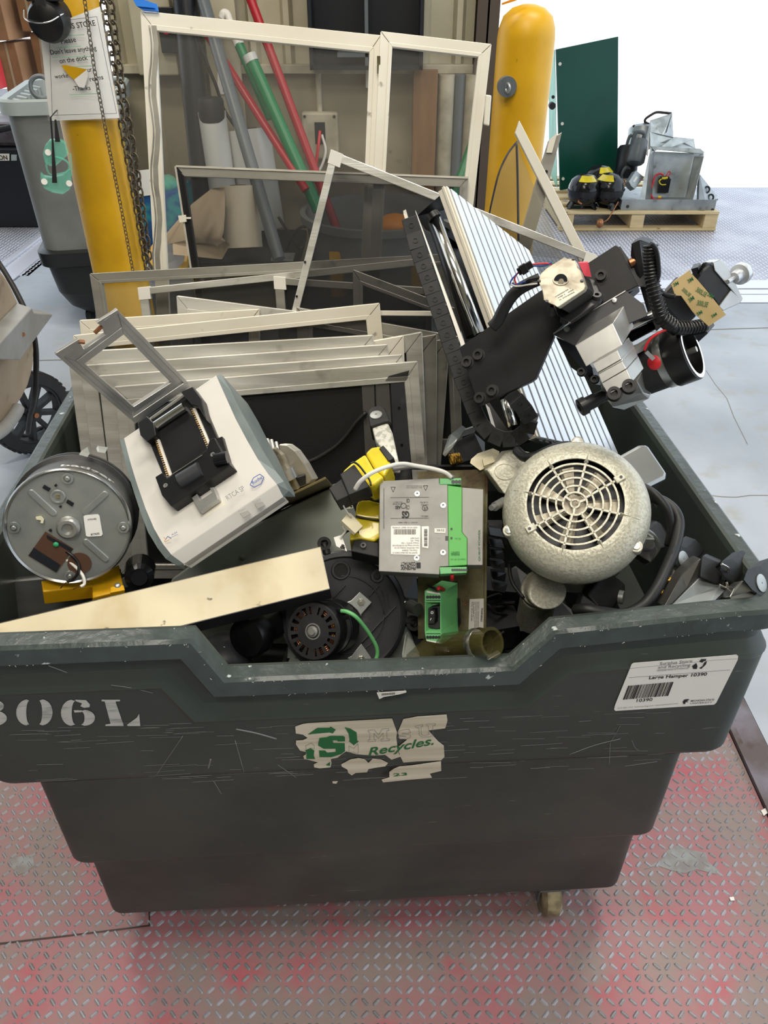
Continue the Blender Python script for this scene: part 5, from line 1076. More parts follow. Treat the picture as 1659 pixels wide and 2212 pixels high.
# second stepper
s2 = thing('stepper_motor', 'small stepper motor with silver ends and knob at the far right', 'motor', at('d4', 1380, 320, 1.05))
q = [at('d4', *k) for k in ((1335,180,1.03),(1450,290,1.03),(1510,400,1.03),(1395,468,1.01),(1350,400,1.01),(1240,290,1.01))]
e = Plane(at('d4', 1375, 165, 1.02), at('d4', 1510, 400, 1.02), at('d4', 1300, 330, 1.0))
vv = V((.004,.04,-.012))
m = MB(); m.prism(e.many('d4', [(1376,165),(1410,185),(1512,395),(1500,415),(1440,340),(1345,230),(1335,182)]), vv); m.prism(e.many('d4', [(1440,345),(1508,405),(1490,425),(1395,468),(1370,440)]), vv); m.build('end_cap', 'mach', s2, .001)
m = MB(); m.prism(e.many('d4', [(1330,190),(1350,225),(1440,345),(1372,440),(1350,405),(1242,285),(1250,265)], -.002), vv); m.build('stator', 'blackm', s2, .001)
k0 = at('d4', 1445, 282, 1.02); k1 = at('d4', 1500, 248, 1.035); d = (k1-k0).normalized(); m = MB(); m.lathe(k0, d, [(.003,-.01),(.003,.005),(.0075,.005),(.0085,.014),(.0085,.018),(.014,.019),(.0145,.026),(.0135,.028),(.005,.029)], 28); m.build('knob', 'slot', s2)
m = MB(); m.cyl(at('d4', 1530, 245, 1.035), at('d4', 1555, 255, 1.04), .004, seg=10); m.build('shaft', 'copper', s2)
m = MB()
for i in range(4): m.tube([at('d4', 1250+i*3, 245-i*7, 1.0), at('d4', 1285, 205-i*6, .99), at('d4', 1330, 185+i*4, 1.0)], .0013)
m.prism([at('d4', *k) for k in ((1205,222,1.0),(1245,210,1.0),(1262,260,1.0),(1235,290,1.0))], V((.01,.02,0))); m.build('leads', 'blackp', s2)
kp = Plane(at('d4', 1090, 310, .985), at('d4', 1200, 228, .99), at('d4', 1310, 558, .97))
mp = thing('masking_paper', 'tan adhesive paper with green print wrapped on the small stepper', 'paper', kp('d4', 1250, 400))
m = MB(); m.prism(kp.many('d4', [(1090,312),(1110,290),(1200,226),(1208,248),(1240,280),(1300,350),(1412,490),(1310,558),(1295,545),(1215,472),(1148,378),(1112,376)]), -kp.n*.0015); m.build('sheet', 'kapton', mp)
m = MB()
for s_, x0, y0, x1, y1, h in (('3M',1105,325,1135,310,.0045),('3M',1192,305,1222,285,.0050),('300LSE',1232,350,1290,385,.0058),('3M',1198,418,1228,396,.0055),('300LSE',1238,432,1302,445,.0065),('3M',1245,498,1275,480,.005),('300LSE',1150,345,1195,385,.0045),('3M',1330,510,1360,490,.004),('3M',1300,375,1330,395,.005)): wpl(m, s_, kp, 'd4', x0, y0, x1, y1, 5, -14, h=h, bold=.01, lift=.0008)
m.build('print', 'inkgr', mp)
# ======================= white bench instrument with open clear lid =======================
ins = thing('bench_instrument', 'white and grey bench instrument with black cradle and open metal lid', 'instrument', at('o', 397, 1218, .9))
Lp = [(268,947,1.07),(282,1000,1.025),(296,1046,.985),(315,1100,.94),(333,1142,.91),(352,1175,.885),(370,1198,.872),(397,1218,.868)]
Rp = [(467,811,1.12),(488,858,1.08),(509,905,1.04),(533,950,1.00),(557,992,.965),(580,1025,.935),(598,1046,.915),(612,1073,.912)]
A = [at('o', *q) for q in Lp]; B = [at('o', *q) for q in Rp]
IP = Plane(A[0], B[0], (A[4]+B[4])/2)
m = MB(); m.loft(A, B, -IP.n*.012); m.prism([A[0], B[0], B[0]-IP.n*.09, A[0]-IP.n*.09], (A[2]-A[0]).normalized()*.004)
m.prism([A[-1], B[-1], B[-1]-IP.n*.02, A[-1]-IP.n*.02], (A[0]-A[-1]).normalized()*.004); m.build('top_shell', 'white', ins, .0012)
def sidewall(inner, outer, nm, th):
    a = [at('o', *q) for q in inner]; b = [at('o', *q) for q in outer]; k = [p-IP.n*th*(1-max(0, (i-len(b)*.35)/(len(b)*.65))*.95) for i, p in enumerate(b)]
    m = MB(); N = len(a)
    m.add(a+b, [[i, N+i, N+i+1, i+1] for i in range(N-1)]); m.add(b+k, [[i, N+i, N+i+1, i+1] for i in range(N-1)]); m.add(a+k, [[i, i+1, N+i+1, N+i] for i in range(N-1)])
    m.poly([a[0], b[0], k[0]]); m.poly([a[-1], k[-1], b[-1]]); m.build(nm, 'greyp', ins)
sidewall(Rp, [(478,808,1.125),(501,848,1.085),(523,893,1.045),(548,937,1.005),(572,980,.97),(596,1018,.94),(613,1040,.92),(624,1060,.915)], 'right_side', .09)
sidewall(Lp, [(259,950,1.07),(272,1003,1.025),(285,1050,.985),(303,1105,.94),(320,1150,.91),(341,1185,.885),(358,1207,.872),(383,1222,.868)], 'left_side', .09)
# light lenses, print
m = MB(); m.prism(IP.many('c6', [(1245,1465),(1290,1447),(1306,1468),(1262,1490)], -.012), IP.n*.0005)
G2 = Plane(at('o', 528, 1111, .887), at('o', 561, 1089, .900), at('o', 555, 1037, .926))
m = MB(); m.prism(G2.many('c6', [(1243,1462),(1290,1447),(1308,1470),(1262,1492)], .0012), -G2.n*.001); m.build('device_lens', 'led', ins, .0004)
m = MB(); m.prism(G2.many('c6', [(1156,1518),(1204,1500),(1222,1522),(1176,1546)], .0012), -G2.n*.001); m.build('power_lens', 'led', ins, .0004)
m = MB(); wpl(m, 'RTCA SP', G2, 'c6', 1085, 1440, 1188, 1375, -8, -20, h=.0075, off=.0012); wpl(m, 'Power', G2, 'c6', 1152, 1512, 1192, 1492, -4, -10, off=.0012); wpl(m, 'Device', G2, 'c6', 1236, 1457, 1280, 1435, -4, -10, off=.0012); m.build('grey_print', 'inkg', ins)
m = MB(); wpl(m, 'Roche', G2, 'c6', 1235, 1345, 1292, 1308, -4, -16, bold=.02, off=.0012)
hx = G2.many('c6', [(1217,1348),(1237,1306),(1275,1284),(1300,1302),(1282,1342),(1243,1362)], .0014)
for a, b in zip(hx, hx[1:]+hx[:1]): m.bar(a, b, .0011, .0003, G2.n)
m.build('blue_print', 'inkb', ins)
G3 = Plane(at('o', 350, 1168, .885), at('o', 385, 1150, .885), at('o', 345, 1140, .905))
m = MB(); wpl(m, 'ACEA', G3, 'c6', 748, 1652, 782, 1634, -5, -12, bold=.01, shear=.2, off=.002); m.bar(G3('c6', 712, 1675, .0022), G3('c6', 725, 1655, .0022), .0009, .0003, G3.n); m.bar(G3('c6', 725, 1655, .0022), G3('c6', 746, 1668, .0022), .0009, .0003, G3.n); m.bar(G3('c6', 742, 1664, .0022), G3('c6', 785, 1643, .0022), .0003, .0003, G3.n); m.build('maker_mark', 'inkb', ins)
m = MB(); m.tube([G3('c6', *q, .0022) for q in ((700,1660),(712,1672),(706,1684),(722,1682),(735,1675))], .0004, 5); m.build('amber_mark', 'inky', ins)
# cradle
def I(c, pts, o=0): return IP.many(c, pts, o)
m = MB(); m.prism(I('o', [(297,912),(418,836),(437,868),(470,946),(480,942),(499,1006),(370,1092),(335,1032),(350,1022),(318,945),(305,940)], .006), -IP.n*.012); m.build('cradle_base', 'blackp', ins, .001)
m = MB(); m.prism(I('o', [(327,934),(412,880),(457,972),(368,1030)], .0065), -IP.n*.002); m.build('cradle_well', 'black', ins)
m = MB(); m.prism(I('c6', [(640,1045),(662,1045),(748,1288),(720,1302)], .010), -IP.n*.004); m.build('contact_strip', 'whitep', ins)
m = MB(); m.prism(I('c6', [(862,890),(890,888),(988,1128),(965,1140)], .010), -IP.n*.004); m.build('contact_strip', 'whitep', ins)
m = MB()
for i in range(20):
    k = i/19
    for (x0, y0, x1, y1) in ((640,1052,722,1292), (864,896,966,1130)): c = IP('c6', x0+(x1-x0)*k+4, y0+(y1-y0)*k, .0112); m.box(c, IP.n*.0009, (at('c6', x0+20, y0-8, 1)-at('c6', x0, y0, 1)).normalized()*.0018, (at('c6', x1, y1, 1)-at('c6', x0, y0, 1)).normalized()*.0009)
m.build('gold_contacts', 'gold', ins)
m = MB(); m.cyl(IP('c6', 655, 995, .012), IP('c6', 825, 882, .012), .0075, seg=20); m.build('chrome_bar', 'chrome', ins)
m = MB(); m.cyl(IP('c6', 600, 975, .012), IP('c6', 850, 795, .012), .003, seg=12); m.build('hinge_rod', 'chrome_bright', ins)
for P in ([(545,975),(600,935),(640,975),(655,1050),(600,1090),(560,1050)], [(800,790),(875,760),(925,830),(955,960),(905,880),(870,870)]):
    m = MB(); m.prism(I('c6', P, .020), -IP.n*.018); m.build('hinge_block', 'blackp', ins, .0012)
m = MB(); m.prism(I('c6', [(650,1300),(690,1275),(720,1310),(900,1180),(955,1140),(975,1075),(1005,1065),(1055,1160),(1103,1232),(745,1475),(690,1410)], .020), -IP.n*.02); m.build('front_block', 'blackp', ins, .001)
m = MB(); m.cyl(IP('c6', 800, 1330, .020), IP('c6', 925, 1255, .020), .0125, seg=26); m.build('clamp_roller', 'blower', ins)
m = MB(); m.cyl(IP('c6', 1010, 1200, .024), IP('c6', 1085, 1185, .022), .010, seg=20); m.build('clamp_knob', 'gloss', ins)
m = MB(); m.bar(IP('c6', 748, 1288, .021), IP('c6', 932, 1170, .021), .0014, .001, IP.n); m.build('bright_edge', 'chrome_bright', ins)
for x, y in ((713,1352),(995,1167)): m = MB(); c = IP('c6', x, y, .020); m.lathe(c, IP.n, [(.0001,.0),(.0018,.0),(.0018,.001),(.0036,.001),(.0036,0)], 16, cap=False); m.build('screw', 'mach', ins)
m = MB(); m.prism(I('c6', [(868,1425),(900,1400),(918,1440),(990,1392),(975,1365),(1000,1360),(1025,1430),(915,1508)], .012), -IP.n*.010); m.build('latch', 'mach', ins, .0006)
m = MB(); m.prism(I('c6', [(880,1440),(920,1512),(1025,1430),(1010,1395),(1080,1470),(945,1562)], .0008), -IP.n*.0006); m.build('latch_recess', 'inkgr0' if False else 'alu_paint', ins)
# lid: milled aluminium frame
LPn = Plane(at('c6', 515, 970, 1.00), at('c6', 845, 745, 1.045), at('c6', 55, 570, .90))
lid = [(425,305),(860,740),(520,972),(55,572)]
oi = [(462,450),(745,738),(522,882),(228,625)]
def strip(m, a, b, c, d, o, t): m.prism(LPn.many('c6', [a, b, c, d], o), -LPn.n*t)
m = MB()
Ou = [(425,305),(850,742),(518,970),(55,570)]; In_ = [(462,450),(745,738),(522,882),(228,625)]
for i in range(3): strip(m, Ou[i], Ou[i+1], In_[i+1], In_[i], 0, .006)
# top rail with the latch notch
m.prism(LPn.many('c6', [Ou[3], (195,490),(225,540),(355,450),(325,385),(425,305), In_[0], In_[3]]), -LPn.n*.006)
m.build('lid_frame', 'mach', ins, .0006)
m = MB()
def ins2(k): return [(O[0]+(N[0]-O[0])*k, O[1]+(N[1]-O[1])*k) for O, N in zip(Ou, In_)]
a_ = ins2(.0); b_ = ins2(.28)
for i in range(3): m.prism(LPn.many('c6', [a_[i], a_[i+1], b_[i+1], b_[i]], .003), -LPn.n*.004)
for P in ([(55,570),(60,560),(195,478),(200,495),(150,525),(160,545),(100,585)], [(300,380),(425,303),(440,318),(395,350),(380,340),(345,365),(350,385),(330,398)]): m.prism(LPn.many('c6', P, .004), -LPn.n*.004)
c_ = ins2(.72); 
for i in range(4): j = (i+1) % 4; m.prism(LPn.many('c6', [c_[i], c_[j], In_[j], In_[i]], .0018), -LPn.n*.002)
m.build('lid_ridge', 'mach', ins, .0004)
for x, y, x2, y2 in ((180,490,225,495),(290,440,330,400)): m = MB(); m.cyl(LPn('c6', x, y, -.001), LPn('c6', x2, y2, -.001), .0028, seg=12); m.build('lid_pin', 'copper', ins)
m = MB(); m.prism(LPn.many('c6', [(500,950),(530,985),(860,760),(835,725)], -.004), -LPn.n*.008); m.build('lid_hinge', 'mach', ins, .0008)

# ======================= round fan motor at the left =======================
c0 = at('o', 148, 1139, .89); c1_ = at('o', 171, 1096, .985); ax = (c1_-c0).normalized(); MR = .0845
mo = thing('fan_motor', 'large round galvanised fan motor with label and white wires, at left', 'motor', c0+V((0,0,-.08)))
MPl = Plane(c0, c0+ax.cross(V((0,0,1))), c0+ax.cross(V((1,0,0)))); nn = MPl.n
L = (c1_-c0).length
m = MB(); m.lathe(c0, ax, [(MR*.97,-.0005),(MR*1.0,-.003),(MR*1.03,0),(MR*1.03,.004),(MR*1.01,.006),(MR*1.01,L*.62)], 64, cap=False); m.build('band', 'stainless', mo)
m = MB(); m.lathe(c0, ax, [(MR*1.0,.001),(.0001,.001)], 64, cap=False); m.build('end_plate', 'zinc', mo)
m = MB(); m.lathe(c0, ax, [(MR*1.01,L*.62),(MR*1.08,L*.64),(MR*1.08,L*.70),(MR*1.02,L*.71),(MR*1.02,L*.80),(MR*1.07,L*.81),(MR*1.07,L*.88),(MR*.98,L*.9),(MR*.9,L*1.1),(.02,L*1.15)], 48); m.build('rear_ring', 'dark', mo)
m = MB(); m.lathe(c0, ax, [(MR*.2,.0),(MR*.19,-.006),(MR*.15,-.010),(MR*.1,-.010),(MR*.1,-.004),(.0001,-.004)], 32, cap=False); m.build('hub', 'mach', mo)
def emb(x0, y0, x1, y1, w, nm='pressed_rib'):
    a = MPl('d1', x0, y0, .0015); b = MPl('d1', x1, y1, .0015); m = MB(); d = (b-a).normalized(); x = d.cross(nn)
    pts = []
    for i in range(9): t = math.pi*i/8-math.pi/2; pts.append(b+(d*math.cos(t)+x*math.sin(t))*w)
    for i in range(9): t = math.pi*i/8+math.pi/2; pts.append(a+(d*math.cos(t)+x*math.sin(t))*w)
    m.prism(pts, -nn*.004); m.build(nm, 'zinc', mo, .0014, 3)
emb(200,370,340,500,.0048); emb(545,495,670,380,.0048); emb(550,685,675,795,.0048)
for x, y in ((432,275),(90,590),(790,590),(450,900)):
    c = MPl('d1', x, y, 0); m = MB(); m.lathe(c, nn, [(.0085,0),(.008,.0025),(.005,.0025),(.0045,.001),(.0001,.001)], 20, cap=False); m.lathe(c, nn, [(.0035,.001),(.0035,.0045),(.0025,.0055),(.0001,.0055)], 12, cap=False); m.build('through_bolt', 'zinc', mo)
m = MB(); m.prism(MPl.many('d1', [(290,618),(470,728),(360,880),(180,772)], .0006), -nn*.001); m.build('wiring_opening', 'brown', mo)
m = MB(); m.prism(MPl.many('d1', [(185,770),(215,720),(385,830),(360,878)], .0012), -nn*.001); m.prism(MPl.many('d1', [(300,640),(465,730),(450,745),(300,660)], .0016), -nn*.001); m.build('dark_recess', 'navy', mo)
c = MPl('d1', 508, 822, .001); m = MB(); m.cyl(c, c-nn*.001, .0165, seg=30); m.build('wire_hole', 'brown', mo)
m = MB(); c = MPl('d1', 370, 393, 0); m.lathe(c, nn, [(.0105,.001),(.0095,.0022),(.0075,.0022),(.007,.0008),(.0001,.0008)], 24, cap=False); m.build('reset_ring', 'zinc', mo)
m = MB(); m.box(MPl('d1', 370, 393, .002), (MPl('d1', 380, 393)-MPl('d1', 370, 393))*1.1, (MPl('d1', 370, 404)-MPl('d1', 370, 393))*1.1, nn*.001); m.build('reset_button', 'rust', mo)
m = MB()
for P in ([(283,318),(325,342),(310,362),(270,338)], [(432,412),(474,436),(462,458),(422,432)], [(345,322),(358,312),(368,322),(356,333)], [(376,457),(388,449),(397,457),(386,468)]): m.prism(MPl.many('d1', P, .0012), -nn*.001)
for x, y, r in ((322,610,.0022),): c = MPl('d1', x, y, .0012); m.cyl(c, c-nn*.001, r, seg=12)
m.build('slot', 'navy', mo)
m = MB(); m.prism(MPl.many('d1', [(228,525),(262,520),(280,540),(275,565),(258,562),(262,545),(232,540)], .004), -nn*.003); m.build('tab', 'cream', mo)
m = MB(); m.prism(MPl.many('d1', [(534,520),(545,512),(625,507),(636,515),(657,635),(648,645),(562,650),(550,643)], .0012), -nn*.001); m.build('label', 'paper', mo)
m = MB(); wpl(m, 'A93O8E', MPl, 'd1', 560, 546, 618, 540, 1, -10, off=.0013); wpl(m, '877650', MPl, 'd1', 582, 642, 637, 634, 1, -10, off=.0013, bold=.01); m.build('label_print', 'ink', mo)
cab('white_wire', 'wirew', mo, 'd1', [(218,728,.90),(270,775,.885),(360,775,.88),(430,800,.875),(490,850,.87),(530,900,.862),(540,950,.855),(515,970,.85)], .87, .0024); cab('wire_tip', 'copper', mo, 'd1', [(515,970),(490,975),(468,985)], .85, .0008)
cab('black_wire', 'blackp', mo, 'd1', [(255,750,.895),(320,745,.885),(400,740,.88),(455,765,.875),(500,820,.87),(500,880,.862),(470,920,.858),(430,940,.855)], .87, .0022); cab('wire_tip', 'copper', mo, 'd1', [(430,940),(405,955),(388,980)], .852, .0009)
c = MPl('d1', 358, 700, .002); m = MB(); m.ball(c, .004, nn, .6, 10, 6); m.build('green_drop', 'green', mo)
# lettering on the band
xr = (MPl('o', 180, 1139)-MPl('o', 148, 1139)).normalized(); yr = xr.cross(nn); yr = -yr if (MPl('o', 148, 1100)-c0).dot(yr) < 0 else yr
def wr(x, y):
    a = math.radians(97)-x/MR; R_ = MR*1.015; return c0+ax*(L*.17+y)+(xr*math.cos(a)+yr*math.sin(a))*R_
m = MB(); write(m, 'badger', c0, c0+V((.078,0,0)), (0,0,1), h=.013, wrap=wr, bold=.02); m.build('band_lettering', 'stencil', mo)
m = MB(); m.prism([at('d1', *q) for q in ((505,125,.95),(545,98,.97),(570,118,.98),(560,140,.95))], V((0,.01,0))); m.prism([at('d1', *q) for q in ((615,85,.98),(680,95,.98),(672,115,.97),(625,108,.97))], V((0,.008,0))); m.build('mount_lug', 'zinc', mo)

# ======================= things under and round the motor =======================
ys = Plane(at('d1', 270, 920, .88), at('d1', 760, 830, .93), at('d1', 590, 1040, .86))
y_ = thing('yellow_bracket', 'yellow plastic bracket under the round fan motor', 'bracket', ys('d1', 590, 1040))
m = MB(); m.prism(ys.many('d1', [(262,930),(640,900),(760,825),(795,985),(755,1000),(592,1040),(588,965),(275,1002)]), -ys.n*.03); m.build('plate', 'yplast', y_, .002)
m = MB(); m.prism(ys.many('d1', [(708,970),(790,958),(800,990),(705,1008)], .012), -ys.n*.014); m.build('clip', 'yplast', y_, .001); c = ys('d1', 752, 962, .012); m = MB(); m.ball(c, .005, ys.n, .6, 12, 6); m.build('screw', 'zinc', y_)
sp2 = Plane(at('d1', 60, 920, .93), at('d1', 590, 980, .93), at('d1', 40, 1180, .90))
tag(MB().prism(sp2.many('d1', [(62,925),(300,905),(592,1000),(590,1060),(400,1180),(40,1230),(45,1180)]), -sp2.n*.02).build('stainless_cover', 'stainless', None, .004), 'shiny stainless sheet piece under the fan motor at far left', 'cover')
# cream channel
a = at('o', -22, 1350, .80); b = at('o', 693, 1180, .92); c = at('o', 713, 1272, .868)
CP = Plane(a, b, c)
ch = thing('cream_channel', 'long stained cream metal channel lying across the front of the hamper', 'channel', a)
m = MB(); m.prism(CP.many('o', [(-22,1350),(693,1180),(713,1272),(-22,1456)]), -CP.n*.0015); m.build('face', 'beige', ch, .0006)
m = MB(); e0 = CP('o', 693, 1180); e1 = CP('o', 713, 1272); e2 = CP('o', -22, 1456); e3 = CP('o', -22, 1350); dn = -CP.n*.045
dl = (e1-e0).normalized()
m.prism([e1-dl*.001, e2-dl*.001, e2-dl*.001+V((0,.02,-.035)), e1-dl*.001+V((0,.02,-.035))], dl*.0015); m.prism([e0, e3, e3+dn, e0+dn], dl*.0015); m.prism([e0, e1, e1+V((0,.02,-.035)), e0+dn], (e3-e0).normalized()*.0015); m.build('folded_side', 'dark', ch)
# sage grey enclosure
SPn = Plane(at('o', 716, 1054, 1.08), at('o', 420, 1215, 1.03), at('o', 560, 1430, .945))
sg = thing('sage_enclosure', 'large sage grey metal enclosure under the instrument and cream channel', 'enclosure', SPn('o', 560, 1430))
m = MB(); m.prism(SPn.many('o', [(716,1054),(742,1084),(790,1200),(910,1440),(380,1450),(330,1330),(372,1250),(480,1172),(620,1098)]), -SPn.n*.10); m.build('panel', 'sage', sg, .003)
for x, y in ((118,922),): c = SPn('d2', x, y, 0); m = MB(); m.lathe(c, SPn.n, [(.0055,0),(.005,.0025),(.0001,.003)], 18, cap=False); m.build('screw', 'zinc', sg)
ob = Plane(at('d2', 200, 700, 1.09), at('d2', 640, 510, 1.11), at('d2', 360, 620, 1.07))
ol = thing('olive_sheet', 'olive brown folded sheet between the instrument and the sage enclosure', 'sheet', ob('d2', 360, 620))
m = MB(); m.prism(ob.many('d2', [(195,700),(350,590),(602,468),(645,515),(370,630),(210,725)]), -ob.n*.004); m.build('sheet', 'olive', ol, .001)
m = MB(); m.bar(ob('d2', 355, 600, .001), ob('d2', 372, 640, .001), .001, .0006, ob.n); m.build('seam', 'navy', ol)
# heat sink fins behind the instrument
hs = thing('heat_sink', 'stack of rounded aluminium fins behind the right side of the instrument', 'heat sink', at('d2', 460, 500, 1.12))
base = [(262,240),(285,262),(330,272),(380,330),(430,430),(470,500),(400,520),(320,470),(270,400)]
prof = [(330,272),(372,275),(420,310),(470,380),(520,470),(500,490),(420,520),(380,420),(340,330)]
for i in range(8):
    P = [at('d2', x+i*4.2, y-i*0.5, 1.10+.006*i) for x, y in prof]
    m = MB(); m.prism(P, V((.0012,.0022,.0008))); m.build('fin', 'alu', hs)
m = MB(); m.prism([at('d2', *q, 1.085) for q in ((262,300),(300,290),(345,330),(420,490),(440,530),(400,540),(330,430),(300,380))], V((.004,.006,0))); m.build('front_plate', 'cast', hs, .002)
for i, (x, y) in enumerate(((262,240),(285,245),(312,258))): m = MB(); m.cyl(at('d2', x+12, y+55, 1.10), at('d2', x, y, 1.12), .0035, seg=12); m.build('pin', 'mach', hs)
p = at('d2', 355, 410, 1.075); m = MB(); m.cyl(at('d2', 385, 470, 1.08), at('d2', 360, 415, 1.085), .016, seg=24); m.build('boss', 'mach', hs)
m = MB()
for i in range(6): m.cyl(at('d2', 395, 520-i*9, 1.09), at('d2', 480, 485-i*8, 1.10), .003, seg=8)
m.build('lower_fins', 'dark', hs)

# ======================= blower and small motor =======================
BP_ = Plane(at('o', 748, 1325, .93), at('o', 880, 1325, .94), at('o', 748, 1200, .985))
bl = thing('blower_housing', 'black round plastic blower housing behind the small motor', 'blower', BP_('o', 748, 1440))
bc = BP_('o', 745, 1328); br = (BP_('o', 879, 1325)-bc).length; bn = BP_.n
m = MB(); m.lathe(bc-bn*.05, bn, [(br*.96,0),(br*.96,.03),(br*1.02,.032),(br*1.02,.038),(br*.99,.039),(br*.99,.047),(br*.93,.052),(br*.90,.049),(br*.35,.049),(.0001,.049)], 72); m.build('volute', 'blower', bl)
m = MB(); m.tube([bc+bn*.0005+(V((1,0,0))*math.cos(a)+bn.cross(V((1,0,0))).normalized()*math.sin(a))*br*.62 for a in [i*.15 for i in range(43)]], .0009, 5, 1); m.build('moulded_ring', 'blower', bl)
def rib(x0, y0, x1, y1): m = MB(); m.bar(BP_('e3', x0, y0, .002), BP_('e3', x1, y1, .002), .0022, .004, bn); m.build('rib', 'blower', bl, .0006)
rib(815,130,915,20); rib(740,590,930,385); rib(930,385,1085,225); rib(460,140,580,15)
m = MB(); q = BP_('d2', 685, 995, .0); m.lathe(q, bn, [(.016,0),(.0145,.003),(.0115,.003),(.0115,-.001),(.0001,-.001)], 28, cap=False); m.build('port_ring', 'blower', bl)
m = MB(); m.cyl(q-bn*.001, q+bn*.0005, .0112); q2 = BP_('d2', 893, 1028, .006); m.cyl(q2, q2+bn*.001, .005); m.build('port_hole', 'blackp', bl)
m = MB(); q2 = BP_('d2', 893, 1028, 0); m.lathe(q2, bn, [(.011,0),(.010,.006),(.006,.006),(.006,.001)], 22, cap=False); m.build('boss', 'blower', bl)
for x, y, r in ((590,840,.011),(813,897,.006),(1060,1182,.007),(1105,1300,.0125)):
    q = BP_('d2', x, y, -.012); m = MB(); m.lathe(q-bn*.008, bn, [(r,0),(r,.014),(r*.55,.014),(r*.55,.004),(.0001,.004)], 22, cap=False); m.cyl(q-bn*.002, q+(bc-q).normalized()*(r*1.6)-bn*.002, r*.6, seg=10); m.build('mount_ear', 'rubber', bl)
for x, y in ((813,893),(1056,1180)): q = BP_('d2', x, y, -.004); m = MB(); m.ball(q, .0030, bn, .7, 10, 6); m.build('screw', 'chrome', bl)
m = MB(); wpl(m, 'VENTING BLOWER MUST', BP_, 'e3', 985, 110, 1010, 250, 14, 0, h=.0035, off=.0004); wpl(m, 'DRAIN THIS SIDE UP', BP_, 'e3', 935, 75, 985, 280, 14, 0, h=.0035, off=.0004); m.build('moulded_text', 'dark', bl)
for P, sx, sy in ([[(595,190),(640,170),(725,85),(845,190),(740,310),(740,335),(700,270),(640,215)], 737, 187], [[(600,745),(640,725),(740,600),(842,745),(800,775),(640,782)], 737, 757]):
    m = MB(); m.prism(BP_.many('e3', P, .012), -bn*.0025); tb = m.build('mount_bracket', 'zinc', bl, .0008)
    q = BP_('e3', sx, sy, .012); m = MB(); m.lathe(q, bn, [(.0068,0),(.0068,.001),(.0055,.001),(.0055,.004),(.0025,.004),(.0025,.007),(.0001,.007)], 6, sm=False); m.build('nut', 'chrome_bright', tb)
sm_ = thing('small_motor', 'small black vented motor with copper windings in front of the blower', 'motor', at('o', 676, 1430, .86))
f0 = at('o', 676, 1364, .845); f1 = at('o', 722, 1352, .905); ax = (f1-f0).normalized(); L = (f1-f0).length; SR = .0435
FPn = Plane(f0, f0+ax.cross(V((0,0,1))), f0+ax.cross(V((1,0,0)))); xr = ax.cross(V((0,0,1))).normalized(); yr = ax.cross(xr).normalized()
# end disc with vent slots: ring sectors
m = MB(); NS = 18
m.lathe(f0, ax, [(SR*.48,.0),(SR*.0001+.0001,.0)], 48, cap=False); m.lathe(f0, ax, [(SR*1.0,.003),(SR*.97,.0),(SR*.86,.0)], 72, cap=False); m.lathe(f0, ax, [(SR*.60,.0),(SR*.48,.0)], 48, cap=False)
for i in range(NS):
    a0 = 2*math.pi*i/NS; w = .17 if i % 9 not in (4,) else .35
    vs = []
    for r in (SR*.60, SR*.86):
        for k in (-1, 0, 1): vs.append(f0+(xr*math.cos(a0+k*w*.5)+yr*math.sin(a0+k*w*.5))*r)
    m.add(vs, [[0,1,4,3],[1,2,5,4]])
m.build('vented_end', 'dark', sm_)
m = MB(); m.lathe(f0, ax, [(SR*1.0,.003),(SR*1.02,.006),(SR*1.02,L*.35),(SR*.98,L*.36),(SR*.98,L*.62),(SR*1.0,L*.63),(SR*1.0,L*1.0)], 56, cap=False); m.lathe(f0, ax, [(SR*.97,.012),(.0001,.012)], 40, cap=False); m.build('shell', 'blackp', sm_)
m = MB()
for i in range(9):
    a = 2*math.pi*(i+.2)/9; c = f0+ax*.008+(xr*math.cos(a)+yr*math.sin(a))*SR*.73; 
    for k in range(3): m.tube([c+(xr*math.cos(a)+yr*math.sin(a))*(k-1)*.003-(xr*-math.sin(a)+yr*math.cos(a))*.008, c+(xr*math.cos(a)+yr*math.sin(a))*(k-1)*.003+(xr*-math.sin(a)+yr*math.cos(a))*.008], .0016, 6, 1)
m.build('copper_winding', 'copper', sm_)
m = MB(); m.lathe(f0, ax, [(.0125,-.0002),(.0125,-.001),(.0105,-.001),(.0105,.001)], 28, cap=False); m.lathe(f0, ax, [(.0085,0),(.0085,-.003),(.006,-.0035),(.005,-.006),(.0001,-.006)], 28, cap=False); m.build('bearing', 'mach', sm_)
m = MB(); a0, a1 = math.radians(-32), math.radians(38)
xa = ax.cross(V((0,0,1)) if abs(ax.z) < .9 else V((1,0,0))).normalized()
lab_ang = None
vs = []
dirR = (at('e3', 690, 560, .87)-(f0+ax*L*.5)); dirR = (dirR-ax*dirR.dot(ax)).normalized(); per = ax.cross(dirR)
for i in range(11):
    a = -.75+1.5*i/10; d = dirR*math.cos(a)+per*math.sin(a)
    vs += [f0+ax*L*.40+d*SR*.985, f0+ax*L*.58+d*SR*.985]
m.add(vs, [[2*i, 2*i+1, 2*i+3, 2*i+2] for i in range(10)], True); m.build('label', 'stainless', sm_)
m = MB(); m.tube([at('e3', *q) for q in ((540,275,.86),(600,285,.855),(680,330,.85),(760,420,.85),(830,520,.85),(885,620,.848),(900,700,.845),(880,780,.84))], .0032, 10); m.build('green_wire', 'greenp', sm_)
m = MB(); m.cyl(at('e3', 510, 262, .87), at('e3', 570, 300, .86), .004, seg=10); m.build('grommet', 'blackp', sm_)
